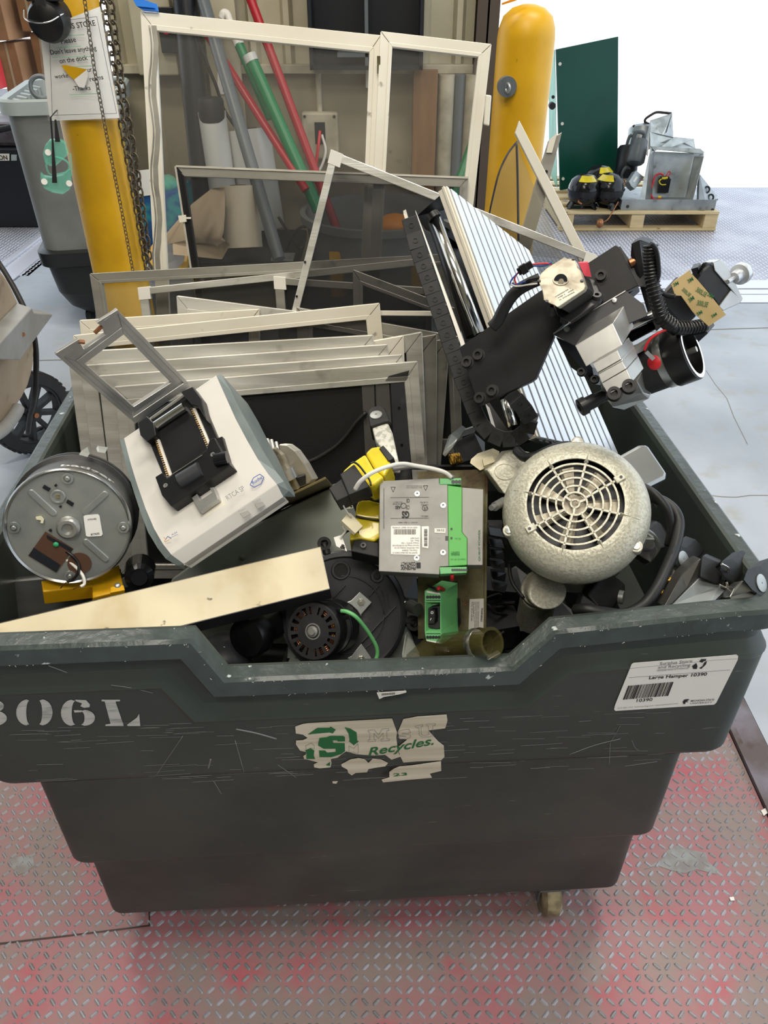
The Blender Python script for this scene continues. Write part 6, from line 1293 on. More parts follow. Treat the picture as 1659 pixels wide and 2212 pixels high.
# dark round plugs below the channel
t = thing('black_canister', 'black ribbed canister under the end of the cream channel', 'canister', at('d2', 200, 1380, .87)); m = MB(); a = at('d2', 130, 1390, .86); b = at('d2', 300, 1300, .93); m.lathe(a, b-a, [(.012,0),(.03,.003),(.034,.010),(.034,.03),(.028,.035),(.026,.09)], 30); m.build('body', 'blackp', t)
tag(MB().ball(at('d2', 10, 1490, .88), .045, (0,0,1), .8, 28, 14).build('grey_dome', 'blower'), 'dark grey rounded cap just inside the left notch of the rim', 'cap')
t = thing('fluted_cap', 'fluted black cap in the gap between the fan motor and the instrument', 'knob', at('d1', 900, 900, .93)); m = MB(); a = at('d1', 890, 915, .90); b = at('d1', 905, 800, 1.0); m.lathe(a, b-a, [(.012,0),(.014,.004),(.022,.008),(.024,.06)], 20, sm=False); m.build('body', 'gloss', t)
m = MB(); m.prism([at('d1', *q) for q in ((760,925,.93),(830,900,.95),(860,960,.92),(790,985,.90))], V((0,.02,-.01))); tag(m.build('grey_fitting', 'gtub', None, .004), 'small grey fitting beside the fluted black cap', 'fitting')
random.seed(21); m = MB()
for i in range(60):
    u = random.uniform(-.42,.42); v = random.uniform(.14,.32); u *= .85; z = random.uniform(.38,.64); a = random.uniform(0, 3); s_ = random.uniform(.05,.12); m.use(i % 3)
    A_ = V((math.cos(a), math.sin(a), random.uniform(-.3,.3))).normalized(); B_ = A_.cross(V((0,0,1))).normalized()
    m.box(H(u,v,z), A_*s_, B_*s_*.5, A_.cross(B_)*s_*.35)
for i in range(26):
    p = H(random.uniform(-.3,.3), random.uniform(.2,.3), random.uniform(.55,.66)); P = [p]
    for k in range(5): P.append(P[-1]+V((random.uniform(-.04,.04), random.uniform(-.03,.03), random.uniform(-.03,.02))))
    m.tube(P, random.uniform(.002,.006), 7, 4)
sc = tag(m.build('dark_scrap', ['blackp', 'dark', 'blackm'], None, .002), 'jumble of dark scrap and cables deep in the hamper', 'scrap'); sc['kind'] = 'stuff'

# ======================= transformers, connectors =======================
def transformer(lab, c, yl, ctr, w1, cores, Y):
    t = thing('transformer', lab, 'transformer', at(c, *ctr, Y)); return t
t1 = thing('transformer', 'yellow taped transformer tilted at the top of the front pile', 'transformer', at('d2', 760, 560, .98))
Y1 = Plane(at('d2', 700, 430, .97), at('d2', 960, 330, .985), at('d2', 830, 520, .94))
m = MB(); m.prism(Y1.many('d2', [(690,425),(745,375),(825,320),(870,400),(935,455),(880,500),(850,512),(790,470)]), -Y1.n*.045); m.build('winding', 'yellow', t1, .004, 3)
m = MB(); m.prism(Y1.many('d2', [(825,318),(860,282),(905,276),(950,300),(975,385),(935,452),(880,410)], -.002), -Y1.n*.045); m.build('winding', 'yellow', t1, .004, 3)
m = MB(); m.prism(Y1.many('d2', [(615,520),(690,465),(735,560),(660,595)], .004), -Y1.n*.03); m.build('core', 'blackm', t1, .0015); m = MB(); m.prism(Y1.many('d2', [(680,440),(762,380),(850,505),(840,515),(730,560)], .010), -Y1.n*.03); m.build('core', 'blackm', t1, .0015); m = MB(); m.prism(Y1.many('d2', [(930,270),(995,345),(960,365),(905,290)], .0), -Y1.n*.03); m.build('core', 'blackm', t1, .0015)
m = MB(); m.tube(Y1.many('d2', [(740,378),(765,372),(800,400),(850,470),(860,505)], .014), .0015); m.build('tie', 'blackp', t1)
t2 = thing('transformer', 'yellow taped transformer beside the metal power supply', 'transformer', at('d2', 830, 880, .93))
Y2 = Plane(at('d2', 760, 600, .985), at('d2', 910, 600, .985), at('d2', 800, 830, .93))
for P in ([(790,590),(850,588),(915,605),(915,700),(830,692),(770,680),(775,620)], [(768,690),(830,700),(915,715),(915,800),(880,828),(800,812),(735,820),(745,760)]): m = MB(); m.prism(Y2.many('d2', P), -Y2.n*.05); m.build('winding', 'yellow', t2, .003, 3)
m = MB(); m.prism(Y2.many('d2', [(825,535),(915,535),(915,600),(860,600),(810,585)], -.006), -Y2.n*.04); m.build('core', 'blackm', t2, .0015); m = MB(); m.prism(Y2.many('d2', [(765,800),(800,812),(905,835),(905,920),(745,885)], -.004), -Y2.n*.04); m.build('core', 'blackm', t2, .0015)
m = MB()
for x, y in ((872,572),(815,850)): c = Y2('d2', x, y, .0005); m.ring(c, Y2.n, .002, .0045, .001, 16)
m.build('screw_eye', 'blackp', t2)
m = MB(); m.tube(Y2.many('d2', [(772,683),(830,696),(912,708)], .001), .0016); m.build('tie', 'blackp', t2)
cn = Plane(at('d2', 690, 700, .93), at('d2', 815, 735, .93), at('d2', 770, 780, .915))
c_ = thing('wire_connector', 'white flat wire connector with white lead near the yellow transformer', 'connector', cn('d2', 770, 780)); m = MB(); m.prism(cn.many('d2', [(690,708),(728,660),(745,665),(815,740),(770,782)]), -cn.n*.008); m.build('housing', 'cream', c_, .0008)
m = MB(); m.tube([at('d2', *q, .93) for q in ((705,715),(700,745),(712,770),(690,800),(670,840),(690,860))], .0016); m.tube([at('d2', *q, .935) for q in ((715,590),(700,620),(745,690))], .0012); m.build('lead', 'wirew', c_)
m = MB(); m.tube([at('d2', *q, .94) for q in ((790,775),(740,765),(700,790),(680,830))], .0015); m.build('black_lead', 'blackp', c_)
c_ = thing('wire_connector', 'small cream multi-pin connector above the flat white one', 'connector', at('d2', 730, 640, .95)); q = Plane(at('d2', 705, 600, .945), at('d2', 755, 600, .945), at('d2', 730, 640, .94)); m = MB(); m.prism(q.many('d2', [(702,592),(745,588),(758,636),(715,642)]), -q.n*.010); m.build('housing', 'cream', c_, .0006)
m = MB()
for i in range(3):
    for j in range(2): p = q('d2', 718+j*22+i*3, 600+i*14, .0003); m.box(p, (.0012,0,0), (0,.0004,0), (0,0,.0012))
m.build('pin_hole', 'blackp', c_)
wp = Plane(at('d2', 645, 805, .93), at('d2', 700, 790, .94), at('d2', 720, 880, .91)); m = MB(); m.prism(wp.many('d2', [(645,805),(690,790),(722,885),(660,855)]), -wp.n*.001); tg = tag(m.build('paper_tag', 'paper'), 'white tag with a black ampersand above the blower', 'tag'); m = MB(); wpl(m, '&', wp, 'd2', 680, 865, 712, 875, 4, -20, off=.0005, bold=.03); m.build('print', 'ink', tg)

# ======================= white leg with black rubber foot =======================
lg = thing('furniture_leg', 'speckled white leg with black rubber foot in front of the dark netting', 'leg', at('e2', 900, 1110, 1.02))
WP = Plane(at('e2', 850, 860, 1.11), at('e2', 930, 850, 1.11), at('e2', 930, 1100, 1.02))
m = MB(); m.prism(WP.many('e2', [(808,862),(912,828),(945,900),(990,1110),(935,1112),(862,990),(835,960)]), -WP.n*.022); m.build('tube', 'speckle' if 'speckle' in K else 'alu_paint', lg, .003)
m = MB(); m.prism(WP.many('e2', [(778,765),(795,735),(860,718),(900,738),(942,835),(905,825),(795,862)], .006), -WP.n*.034); m.build('rubber_foot', 'rubber', lg, .005, 3)
c = WP('e2', 837, 788, .0065); m = MB(); m.lathe(c, WP.n, [(.0105,0),(.010,.0012),(.002,.0016),(.0015,.0002),(.0001,.0002)], 26, cap=False); m.build('glide_disc', 'zinc', lg)

# ======================= plated mounting plate with power supply =======================
RP = Plane(at('o', 902, 1019, 1.03), at('o', 1054, 1015, 1.03), at('o', 905, 1378, .915))
mp_ = thing('mounting_plate', 'corroded olive plated mounting plate standing upright in the pile', 'plate', RP('o', 980, 1380))
m = MB(); m.prism(RP.many('o', [(902,1019),(1054,1014),(1050,1376),(903,1380)]), -RP.n*.002); m.prism(RP.many('o', [(1049,1014),(1054,1014),(1050,1376),(1045,1376)], .006), -RP.n*.006); m.build('plate', 'rust', mp_)
m = MB(); m.prism(RP.many('d2', [(1430,1163),(1512,1160),(1515,1168),(1510,1368),(1425,1362),(1423,1355)], .001), -RP.n*.001); wl = m.build('warning_label', 'label', mp_)
m = MB(); wpl(m, 'WARNING!', RP, 'd2', 1497, 1212, 1493, 1292, 12, 0, bold=.015, off=.0011)
for k, s_ in enumerate(('INCORRECT WIRING MAY DAMAGE UNIT.','FOR INSTALLATION INSTRUCTIONS AND','ELECTRICAL RATINGS, SEE MANUAL','JOB NUMBER REV 3.1','MODEL  MPG 24  WPD 50W')): wpl(m, s_, RP, 'd2', 1480-k*9.5, 1178, 1476-k*9.5, 1178+(165 if k < 3 else 110), 12, 0, h=.0018, off=.0011)
m.build('label_print', 'ink', wl)
m = MB(); random.seed(9)
for i in range(70): x = random.uniform(1140,1420); y = random.choice((random.uniform(1030,1090), random.uniform(1110,1380), random.uniform(1040,1200))); x = x if y < 1100 else random.uniform(1375,1425); c = RP('d2', x, y, .0004); m.ball(c, random.uniform(.0006,.0013), RP.n, .5, 6, 4)
m.build('solder_beads', 'copper', mp_)
PPn = Plane(at('d2', 910, 480, .955), at('d2', 1255, 462, .955), at('d2', 905, 1000, .86))
ps = thing('power_supply', 'metal cased power supply with green front, label side facing the viewer', 'power supply', PPn('d2', 1080, 1010))
m = MB(); m.prism(PPn.many('d2', [(910,480),(1255,461),(1255,492),(1303,500),(1310,972),(1258,975),(1256,1020),(905,1001)]), -PPn.n*.050); m.build('case', 'psu', ps, .0008)
m = MB(); m.prism(PPn.many('d2', [(1303,503),(1386,515),(1386,775),(1416,812),(1416,965),(1310,972)], -.0005), -PPn.n*.05); m.build('front_panel', 'greenl', ps, .0008)
m = MB(); m.prism(PPn.many('d2', [(1386,516),(1510,527),(1506,966),(1416,966),(1416,812),(1386,775)], -.004), -PPn.n*.045); m.build('far_side', 'psu', ps, .0008)
for P, nm in (([(1256,463),(1382,462),(1383,500),(1256,500)], 0), ([(1256,977),(1415,975),(1415,1010),(1260,1018)], 1)):
    m = MB(); m.prism(PPn.many('d2', P, .001), -PPn.n*.03); tb = m.build('terminal_block', 'greenp', ps, .001); m = MB()
    for i in range(3 if nm == 0 else 7): x = (1335+i*19) if nm == 0 else (1332+i*13); y = 484 if nm == 0 else 993; c = PPn('d2', x, y, .0013); m.cyl(c, c+PPn.n*.0004, .0028 if nm == 0 else .0019, seg=12)
    m.build('terminal_hole', 'navy', tb)
for x, y in ((1127,553),(1278,620),(1277,893),(1124,925)): c = PPn('d2', x, y, 0); m = MB(); m.lathe(c, PPn.n, [(.0045,0),(.004,.0012),(.0015,.0014),(.0001,.0006)], 16, cap=False); m.build('rivet', 'chrome_bright', ps)
m = MB(); m.prism(PPn.many('d2', [(975,742),(980,738),(1140,737),(1146,742),(1143,902),(1138,907),(980,903),(975,898)], .0008), -PPn.n*.0006); m.prism(PPn.many('d2', [(1153,742),(1192,740),(1195,745),(1192,865),(1188,868),(1156,862)], .0008), -PPn.n*.0006); m.prism(PPn.many('d2', [(1227,753),(1290,752),(1292,757),(1290,780),(1228,778)], .0008), -PPn.n*.0006); la = m.build('label', 'paper', ps)
m = MB(); kw = dict(off=.0009, lift=.0003)
x = 993
random.seed(4)
while x < 1120: w = random.choice((1.5,2,3,4)); m.prism(PPn.many('d2', [(x,757),(x+w,757),(x+w,788),(x,788)], .0012), -PPn.n*.0002); x += w+random.choice((2,3))
y = 757
while y < 855: w = random.choice((2,3,5)); m.prism(PPn.many('d2', [(1167,y),(1186,y),(1186,y+w),(1167,y+w)], .0012), -PPn.n*.0002); y += w+random.choice((2,3,4))
# printing is upside down in the pile: baseline runs right to left
def up(s_, x0, x1, y, h=None, mm=None, **k): wpl(mm or m, s_, PPn, 'd2', x1, y, x0, y, 0, 20, h=h, **{**kw, **k})
up('00014165 0607 374470', 985, 1128, 744, .0022); up('QUINT-PS-100-240AC/24DC/10', 985, 1128, 890, .0022); up('Order-No. 2938604', 1040, 1128, 876, .0022); up('Input 100-240VAC 50-60Hz 2.8-1.2A', 995, 1136, 862, .0022); up('Output 24VDC / 10A', 1035, 1136, 834, .0022); up('Nominal Voltage EN 50178/VDE 0160', 985, 1136, 848, .0022); up('Rev. 03', 1090, 1136, 820, .0022); up('DVG 0607', 1088, 1136, 806, .0022)
up('27.5 VDC', 1240, 1284, 758, .003, bold=.02)
m.build('label_print', 'ink', la)
m = MB()
up('PHŒNIX', 1032, 1118, 972, .0052, m, bold=.03); up('CONTACT', 1032, 1118, 948, .0052, m, bold=.03)
m.prism(PPn.many('d2', [(1122,950),(1147,950),(1147,983),(1122,983)], .001), -PPn.n*.0005)
up('ABS', 1000, 1032, 622, .005, m, bold=.02); up('CE', 1065, 1083, 582, .0055, m, bold=.01); up('CB', 1062, 1083, 620, .006, m); up('GS', 1038, 1082, 655, .010, m, bold=.04)
up('Read installation instructions', 1065, 1155, 505, .0018, m); up('before connecting to mains', 1065, 1155, 515, .0018, m); up('AC/DC 1 2 SEC 1600T', 1015, 1130, 715, .002, m); up('APPROVALS', 1150, 1192, 678, .0022, m); up('UL 60 950', 1145, 1190, 598, .0022, m); up('EN 61000-3-2', 990, 1040, 598, .0018, m); up('EN 50178/VDE', 985, 1040, 608, .0018, m); up('LISTED', 1150, 1190, 612, .0022, m); up('US', 1165, 1190, 630, .004, m)
for y in (575, 695): m.bar(PPn('d2', 972, y, .0006), PPn('d2', 1195, y-2, .0006), .0004, .0002, PPn.n)
for cx, cy in ((988,528),(1176,520)):
    P = PPn.many('d2', [(cx-13,cy-14),(cx+13,cy-14),(cx,cy+14)], .0006)
    for a, b in zip(P, P[1:]+P[:1]): m.bar(a, b, .0006, .0002, PPn.n)
for cx, cy, r in ((1048,622,.0042),(1172,635,.0042)): m.ring(PPn('d2', cx, cy, .0006), PPn.n, r*.85, r, .0003, 24)
wpl(m, 'Internet: http://www.phoenixcontact.com', PPn, 'd2', 937, 752, 937, 520, -10, 0, h=.0020, **kw)
wpl(m, 'DC OK', PPn, 'd2', 1258, 808, 1244, 808, 0, 10, **kw)
m.build('case_print', 'ink', ps)
m = MB(); up('PHŒNIX', 1322, 1372, 897, .003, m, bold=.01); up('CONTACT', 1322, 1372, 886, .003, m, bold=.01); up('Output DC 24V 10A', 1320, 1408, 928, .002, m); up('DC OK', 1345, 1378, 808, .002, m); wpl(m, 'QUINT POWER', PPn, 'd2', 1492, 940, 1492, 760, -10, 0, off=-.003, h=.003); m.build('green_print', 'inkgr', ps)
m = MB(); m.prism(PPn.many('d2', [(1290,797),(1306,797),(1306,822),(1290,822)], .0008), -PPn.n*.001); c = PPn('d2', 1325, 755, .001); m.cyl(c, c+PPn.n*.0004, .0016, seg=10); c = PPn('d2', 1325, 808, .001); m.cyl(c, c+PPn.n*.0004, .0016, seg=10); m.build('indicator', 'navy', ps)
cab('red_lead', 'redc', ps, 'd2', [(1328,1015),(1328,1052)], .86, .003)
w = thing('supply_cable', 'white and grey cables arching over the power supply', 'cable', at('d2', 770, 525, .90)); cab('white_cable', 'wirew', w, 'd2', [(768,528,.90),(800,480,.90),(870,430,.905),(960,395,.92),(1040,380,.94),(1120,392,.95),(1220,410,.955),(1290,432,.955),(1325,460,.953)], .92, .0032); cab('grey_cable', 'wireg', w, 'd2', [(985,410,.96),(1050,402,.96),(1130,395,.965),(1220,408,.962),(1290,430,.96),(1338,462,.955)], .96, .0034)
GP2 = Plane(at('d2', 1170, 1110, .895), at('d2', 1265, 1125, .895), at('d2', 1172, 1400, .845))
gm = thing('terminal_module', 'green terminal module with black rocker switch on the plated plate', 'module', GP2('d2', 1220, 1410))
m = MB(); gv = V((.029,.036,-.010)); m.prism(GP2.many('d2', [(1170,1112),(1265,1128),(1265,1182),(1170,1182)]), gv); m.prism(GP2.many('d2', [(1170,1350),(1265,1350),(1270,1424),(1178,1400)]), gv)
m.prism(GP2.many('d2', [(1170,1182),(1177,1182),(1177,1350),(1170,1350)]), gv); m.prism(GP2.many('d2', [(1258,1182),(1265,1182),(1266,1350),(1259,1350)]), gv); m.prism(GP2.many('d2', [(1175,1182),(1262,1182),(1262,1350),(1175,1350)], -.012), gv*.6); m.build('case', 'greenp', gm, .0006)
m = MB()
for i in range(5):
    for y in (1150, 1382): c = GP2('d2', 1187+i*16.5, y, .0003); m.cyl(c, c+GP2.n*.0006, .0024, seg=12)
    for y in (1170, 1362): c = GP2('d2', 1187+i*16.5, y, .0004); m.box(c, (.0022,0,0), GP2.n*.0003, (0,0,.0006))
m.build('terminal_hole', 'navy', gm)
m = MB(); m.prism(GP2.many('d2', [(1182,1113),(1258,1126),(1258,1136),(1182,1124)], .0006), -GP2.n*.0004); m.prism(GP2.many('d2', [(1180,1398),(1262,1410),(1262,1420),(1182,1404)], .0006), -GP2.n*.0004); m.build('marker_strip', 'label', gm)
m = MB(); m.prism(GP2.many('d2', [(1188,1215),(1240,1205),(1262,1200),(1262,1330),(1235,1335),(1188,1325)], -.004), gv*.3); tb = m.build('switch_frame', 'blackm', gm, .0008)
m = MB(); m.prism(GP2.many('d2', [(1197,1225),(1228,1222),(1230,1265),(1195,1270)], .001), gv*.2); m.prism(GP2.many('d2', [(1195,1270),(1230,1265),(1226,1305),(1190,1305)], .003), gv*.2); m.build('rocker', 'blackp', tb, .0006)
m = MB(); m.ring(GP2('d2', 1213, 1240, .0014), GP2.n, .0012, .0021, .0003, 18); m.bar(GP2('d2', 1208, 1272, .0036), GP2('d2', 1203, 1284, .0036), .0009, .0003, GP2.n); m.build('switch_mark', 'paper', tb)
cab('lead', 'redc', gm, 'd2', [(1245,1110,.885),(1255,1095,.89),(1275,1105,.90),(1285,1112,.91)], .89, .0028); cab('black_lead', 'blackp', gm, 'd2', [(1240,1108,.885),(1215,1095,.89),(1190,1080,.9)], .89, .0022)
m = MB(); m.prism([at('d2', *q) for q in ((1362,1185,.90),(1378,1188,.91),(1376,1240,.905),(1380,1300,.89),(1366,1330,.88))], V((0,.012,0))); m.build('rail_clip', 'blackm', gm)
# glass tube with hose clamp
gt = thing('glass_tube', 'stained glass tube lying at the rim with a metal hose clamp', 'tube', at('d2', 1300, 1440, .80))
a = at('d2', 1255, 1445, .83); b = at('d2', 1560, 1412, .765); ax = (b-a).normalized(); L = (b-a).length
m = MB(); m.lathe(a, ax, [(.0001,0),(.012,.004),(.0215,.02),(.0215,L),(.017,L),(.017,.02)], 36, cap=False); m.build('tube', 'tube', gt)
m = MB(); m.lathe(a, ax, [(.0222,L*.70),(.0228,L*.71),(.0228,L*.80),(.0222,L*.81)], 36, cap=False); bd = m.build('clamp_band', 'chrome_bright', gt)
c = at('d2', 1545, 1495, .765); d = (at('d2', 1590, 1490, .77)-at('d2', 1485, 1550, .755)).normalized(); c0_ = at('d2', 1488, 1545, .75); m = MB(); m.lathe(c0_, d, [(.0001,-.002),(.0045,-.002),(.0055,0),(.0055,.007),(.0035,.008),(.0035,.026)], 14); m.bar(c0_+d*.012, c0_+d*.034, .011, .007, (0,-1,0)); m.build('clamp_screw', 'chrome_bright', bd, .0006)
m = MB(); m.tube([at('d2', 1395, 1495, .775), at('d2', 1440, 1502, .77), at('d2', 1500, 1515, .757), at('d2', 1545, 1520, .755)], .002); m.build('clamp_tail', 'chrome_bright', bd)
m = MB(); m.prism([at('d2', *q) for q in ((1060,1380,.88),(1075,1370,.9),(1145,1500,.84),(1040,1505,.80))], V((.0,.02,-.01))); tag(m.build('grey_wedge', 'sage', None, .002), 'sage grey wedge of sheet metal right of the blower', 'sheet')
m = MB(); a = at('d2', 1160, 1500, .83); b = at('d2', 1240, 1425, .86); m.lathe(a, b-a, [(.02,-.03),(.02,(b-a).length)], 24); tag(m.build('dark_tube', 'tube'), 'short stained tube below the green terminal module', 'tube')
# circuit and metal scrap between chain and junction box
t = thing('folded_bracket', 'folded zinc bracket with a bronze coil under the cable chain', 'bracket', at('e2', 1350, 1080, 1.08))
bq = Plane(at('e2', 1290, 1040, 1.08), at('e2', 1400, 880, 1.12), at('e2', 1470, 900, 1.13))
m = MB(); m.prism([at('e2', *q) for q in ((1278,1050,1.08),(1320,925,1.10),(1395,868,1.13),(1418,885,1.13),(1370,960,1.10),(1340,1010,1.09),(1295,1065,1.08))], V((.004,.006,0))); m.prism([at('e2', *q) for q in ((1418,890,1.13),(1505,862,1.15),(1490,905,1.14),(1400,935,1.12))], V((.002,.006,0))); m.build('plate', 'zinc', t, .0006)
m = MB(); m.prism([at('e2', *q) for q in ((1360,970,1.13),(1490,905,1.16),(1560,970,1.16),(1560,1060,1.12),(1380,1110,1.10))], V((.0,.03,-.02))); m.build('case', 'dark', t, .001)
m = MB()
for i in range(5): m.torus(at('e2', 1335+i*14, 1085-i*3, 1.06+.004*i), (1,.3,.2), .008, .0018, 16, 6)
m.build('coil', 'gold', t)
t = thing('circuit_board', 'cream terminal strip of a board beside the junction box', 'board', at('d2', 1460, 370, 1.05))
m = MB(); m.prism([at('d2', *q) for q in ((1430,375,1.04),(1470,340,1.06),(1560,310,1.08),(1600,330,1.06),(1540,400,1.03),(1490,420,1.02))], V((.003,.012,0))); m.build('board', 'cream', t, .001)
m = MB(); m.prism([at('d2', *q) for q in ((1500,355,1.03),(1560,340,1.04),(1575,375,1.03),(1510,400,1.02))], V((.0,-.006,.006))); m.build('socket', 'cream', t, .001)
m = MB(); m.bar(at('d2', 990, 398, 1.05), at('d2', 1445, 400, 1.06), .006, .006, (0,-1,0)); tag(m.build('black_strip', 'blackp'), 'thin black strip along the top of the mounting plate', 'strip')

# ======================= grey fan-cooled motor =======================
g0 = at('d5', 577, 487, .86); gm_ = thing('cooled_motor', 'big hammered grey electric motor with round fan grille facing the viewer', 'motor', at('d5', 560, 940, .95))
g1 = at('d5', 577, 560, .93); ax = (g1-g0).normalized()
ax = ((at('d5', 577, 566, .908)-g0)).normalized()
px = 1/2.596
def Rr(npx): return npx/2.596/1660*1.055
GPn = Plane(g0, g0+ax.cross(V((0,0,1))), g0+ax.cross(V((1,0,0)))); gn = GPn.n
xr = ax.cross(V((0,0,1))).normalized(); xr = -xr if xr.x < 0 else xr; yr = xr.cross(ax); yr = -yr if yr.z < 0 else yr
m = MB(); m.lathe(g0, ax, [(.0665,.0),(.075,.001),(.085,.006),(.094,.016),(.0985,.028),(.1015,.040),(.1015,.056),(.099,.060),(.094,.062)], 84, cap=False); m.build('fan_cover', 'hammer', gm_)
m = MB()
for r0, r1 in ((.0555,.0580),(.0455,.0480),(.0355,.0380),(.0240,.0265),(.0148,.0172),(.0045,.0068)): m.lathe(g0, ax, [(r0,.004),(r0,.0),(r1,.0),(r1,.004)], 64, cap=False, sm=False)
m.lathe(g0, ax, [(.0645,.004),(.0645,.0),(.067,.0)], 72, cap=False, sm=False)
for i in range(8):
    a = math.radians(-5+45*i+90-90+3); d = xr*math.cos(a)+yr*math.sin(a); e = d.cross(ax); m.box(g0+d*.0405+ax*.002, d*.025, e*.0017, ax*.002)
for i in range(3):
    a = math.radians(35+120*i); d = xr*math.cos(a)+yr*math.sin(a); e = d.cross(ax); m.box(g0+d*.010+ax*.002, d*.006, e*.0018, ax*.002)
m.build('grille', 'hammer', gm_, .0005, 1)
for i in range(8):
    a = math.radians(-2+45*i); d = xr*math.cos(a)+yr*math.sin(a); e = d.cross(ax); p0_ = g0+d*.060-ax*.002; p1_ = g0+d*.088+ax*.006
    if i in (1, 5):
        m = MB(); m.box(g0+d*.068-ax*.0, d*.007, e*.005, ax*.003); m.build('cast_boss', 'hammer', gm_, .001); m = MB(); m.cyl(g0+d*.070-ax*.0035, g0+d*.070-ax*.003, .0022, seg=12); m.build('boss_hole', 'navy', gm_); continue
    m = MB(); m.add([p0_+e*.0032+ax*.004, p0_-e*.0032+ax*.004, p0_-ax*.0025, p1_], [[0,2,3],[2,1,3],[0,1,2],[0,3,1]]); m.build('cast_rib', 'hammer', gm_)
m = MB()
for i in range(7):
    a = 2*math.pi*i/7+.2; d = xr*math.cos(a)+yr*math.sin(a); e = d.cross(ax); m.prism([g0+ax*.012+d*.012-e*.002, g0+ax*.012+d*.055-e*.010, g0+ax*.012+d*.055+e*.006, g0+ax*.012+d*.012+e*.003], ax*.002+e*.004)
m.lathe(g0, ax, [(.015,.010),(.015,.025)], 24); m.build('cooling_fan', 'cast', gm_)
m = MB(); m.lathe(g0, ax, [(.093,.030),(.0001,.030)], 40, cap=False); m.build('backing', 'navy', gm_)
b0 = g0+ax*.055; bd_ = (at('d5', 480, 880, 1.02)-at('d5', 577, 560, .955)).normalized()
m = MB(); m.lathe(b0, ax, [(.090,0),(.0865,.01),(.0865,.17),(.07,.18)], 56); m.build('frame', 'hammer', gm_)
for a in (-148, -22, 100):
    d = xr*math.cos(math.radians(a))+yr*math.sin(math.radians(a)); m = MB(); m.lathe(g0+d*.096+ax*.030, -ax, [(.0085,-.01),(.0085,.008),(.0075,.009),(.0001,.009)], 20); q = m.build('bolt_ear', 'hammer', gm_); m = MB(); m.lathe(g0+d*.096+ax*.021, -ax, [(.0048,0),(.0048,.003),(.0001,.0036)], 16); m.build('bolt', 'zinc', q)
cp0 = Plane(at('d5', 340, 960, .87), at('d5', 545, 960, .88), at('d5', 400, 1085, .83))
m = MB(); pts = [cp0('d5', 425+x, 985+y) for x, y in [(110*math.cos(t)*(1 if math.sin(t) < 0 else 1), (105 if math.sin(t) < 0 else 100)*math.sin(t)) for t in [2*math.pi*i/28 for i in range(28)]]]
m.prism(pts, V((0,.035,-.025))); m.build('capacitor_cap', 'hammer', gm_, .007, 4)
m = MB(); cc = sum(pts, V((0,0,0)))/len(pts); m.prism([cc+(p-cc)*1.08+V((0,.035,-.025)) for p in pts], V((0,.012,-.008))); m.prism([cc+(p-cc)*1.02+V((0,.045,-.04)) for p in pts], V((.01,.05,-.10))); m.build('capacitor_body', 'hammer', gm_, .003, 3)
# junction box attached
jb = Plane(at('d5', 85, 300, .99), at('d5', 210, 200, 1.02), at('d5', 330, 350, .97))
m = MB(); m.prism(jb.many('d5', [(82,300),(130,265),(195,192),(240,185),(330,200),(330,330),(185,440)]), V((0,.05,-.03))); m.build('junction_box', 'hammer', gm_, .003)
m = MB(); c = jb('d5', 183, 310, .0004); m.ring(c, jb.n, .0148, .0156, .0006, 32); m.build('knockout', 'cast', gm_)
m = MB(); m.cyl(at('d5', 178, 475, .92), at('d5', 125, 505, .90), .0065, seg=14); m.lathe(at('d5', 135, 500, .90), at('d5', 100, 515, .885)-at('d5', 135, 500, .90), [(.003,0),(.0045,.012),(.004,.016)], 12); m.build('toggle', 'mach', gm_)
# stainless box behind
bx2 = Plane(at('d5', 780, 240, 1.02), at('d5', 960, 152, 1.06), at('d5', 960, 395, .98))
ss = thing('stainless_box', 'brushed stainless box leaning behind the grey motor', 'box', bx2('d5', 970, 400)); m = MB(); m.prism(bx2.many('d5', [(780,240),(935,155),(975,150),(995,165),(1098,315),(1090,345),(970,405),(905,345)]), -bx2.n*.05); m.build('shell', 'stainless', ss, .006, 3)
m = MB(); m.prism([at('d5', *q) for q in ((875,325,.98),(905,318,.985),(935,365,.98),(905,360,.975))], V((0,.008,0))); tag(m.build('orange_clip', 'orange', None, .001), 'orange plastic clip at the right edge of the grey motor', 'clip')

# ======================= chair legs with rubber feet =======================
random.seed(2)
def foot(lab, c, P, ctop, Y, vec, disc, tubeP, tv, mk='stainless', Yt=None, dr=.0095, pts3=None):
    t = thing('chair_leg', lab, 'leg', at(c, *P[0], Y), 'metal legs with black rubber feet')
    pl = Plane(*[at(c, *q) for q in ctop])
    m = MB(); m.prism(pl.many(c, P), vec); m.build('rubber_foot', 'rubber', t, .005, 3)
    if disc: q = pl(c, *disc, .0003); m = MB(); m.lathe(q, pl.n, [(dr,0),(dr,.0012),(dr*.8,.002),(.0012,.0016),(.001,.0004),(.0001,.0004)], 24, cap=False); m.build('glide_disc', 'zinc', t)
    if tubeP: m = MB(); m.prism([at(c, *q) for q in tubeP], tv); m.build('tube', mk, t, .002)
    return t, pl
foot('metal leg with black foot just left of the rubber cord, under the grey motor', 'd5', [(765,870),(862,940),(862,985),(795,1085),(700,1070),(640,1000),(710,900)], [(765,870,.90),(862,940,.89),(700,1070,.85)], .86, V((.0,.03,-.02)), None, [(620,1000,.85),(700,1060,.84),(680,1110,.82),(590,1090,.83)], V((0,.02,-.01)), 'dark')
q = at('d5', 822, 1010, .84); m = MB(); m.cyl(q, q+V((.006,-.003,.001)), .010, seg=20); tag(m.build('glide_disc', 'zinc'), 'silver glide disc on the black foot beside the cord', 'disc')
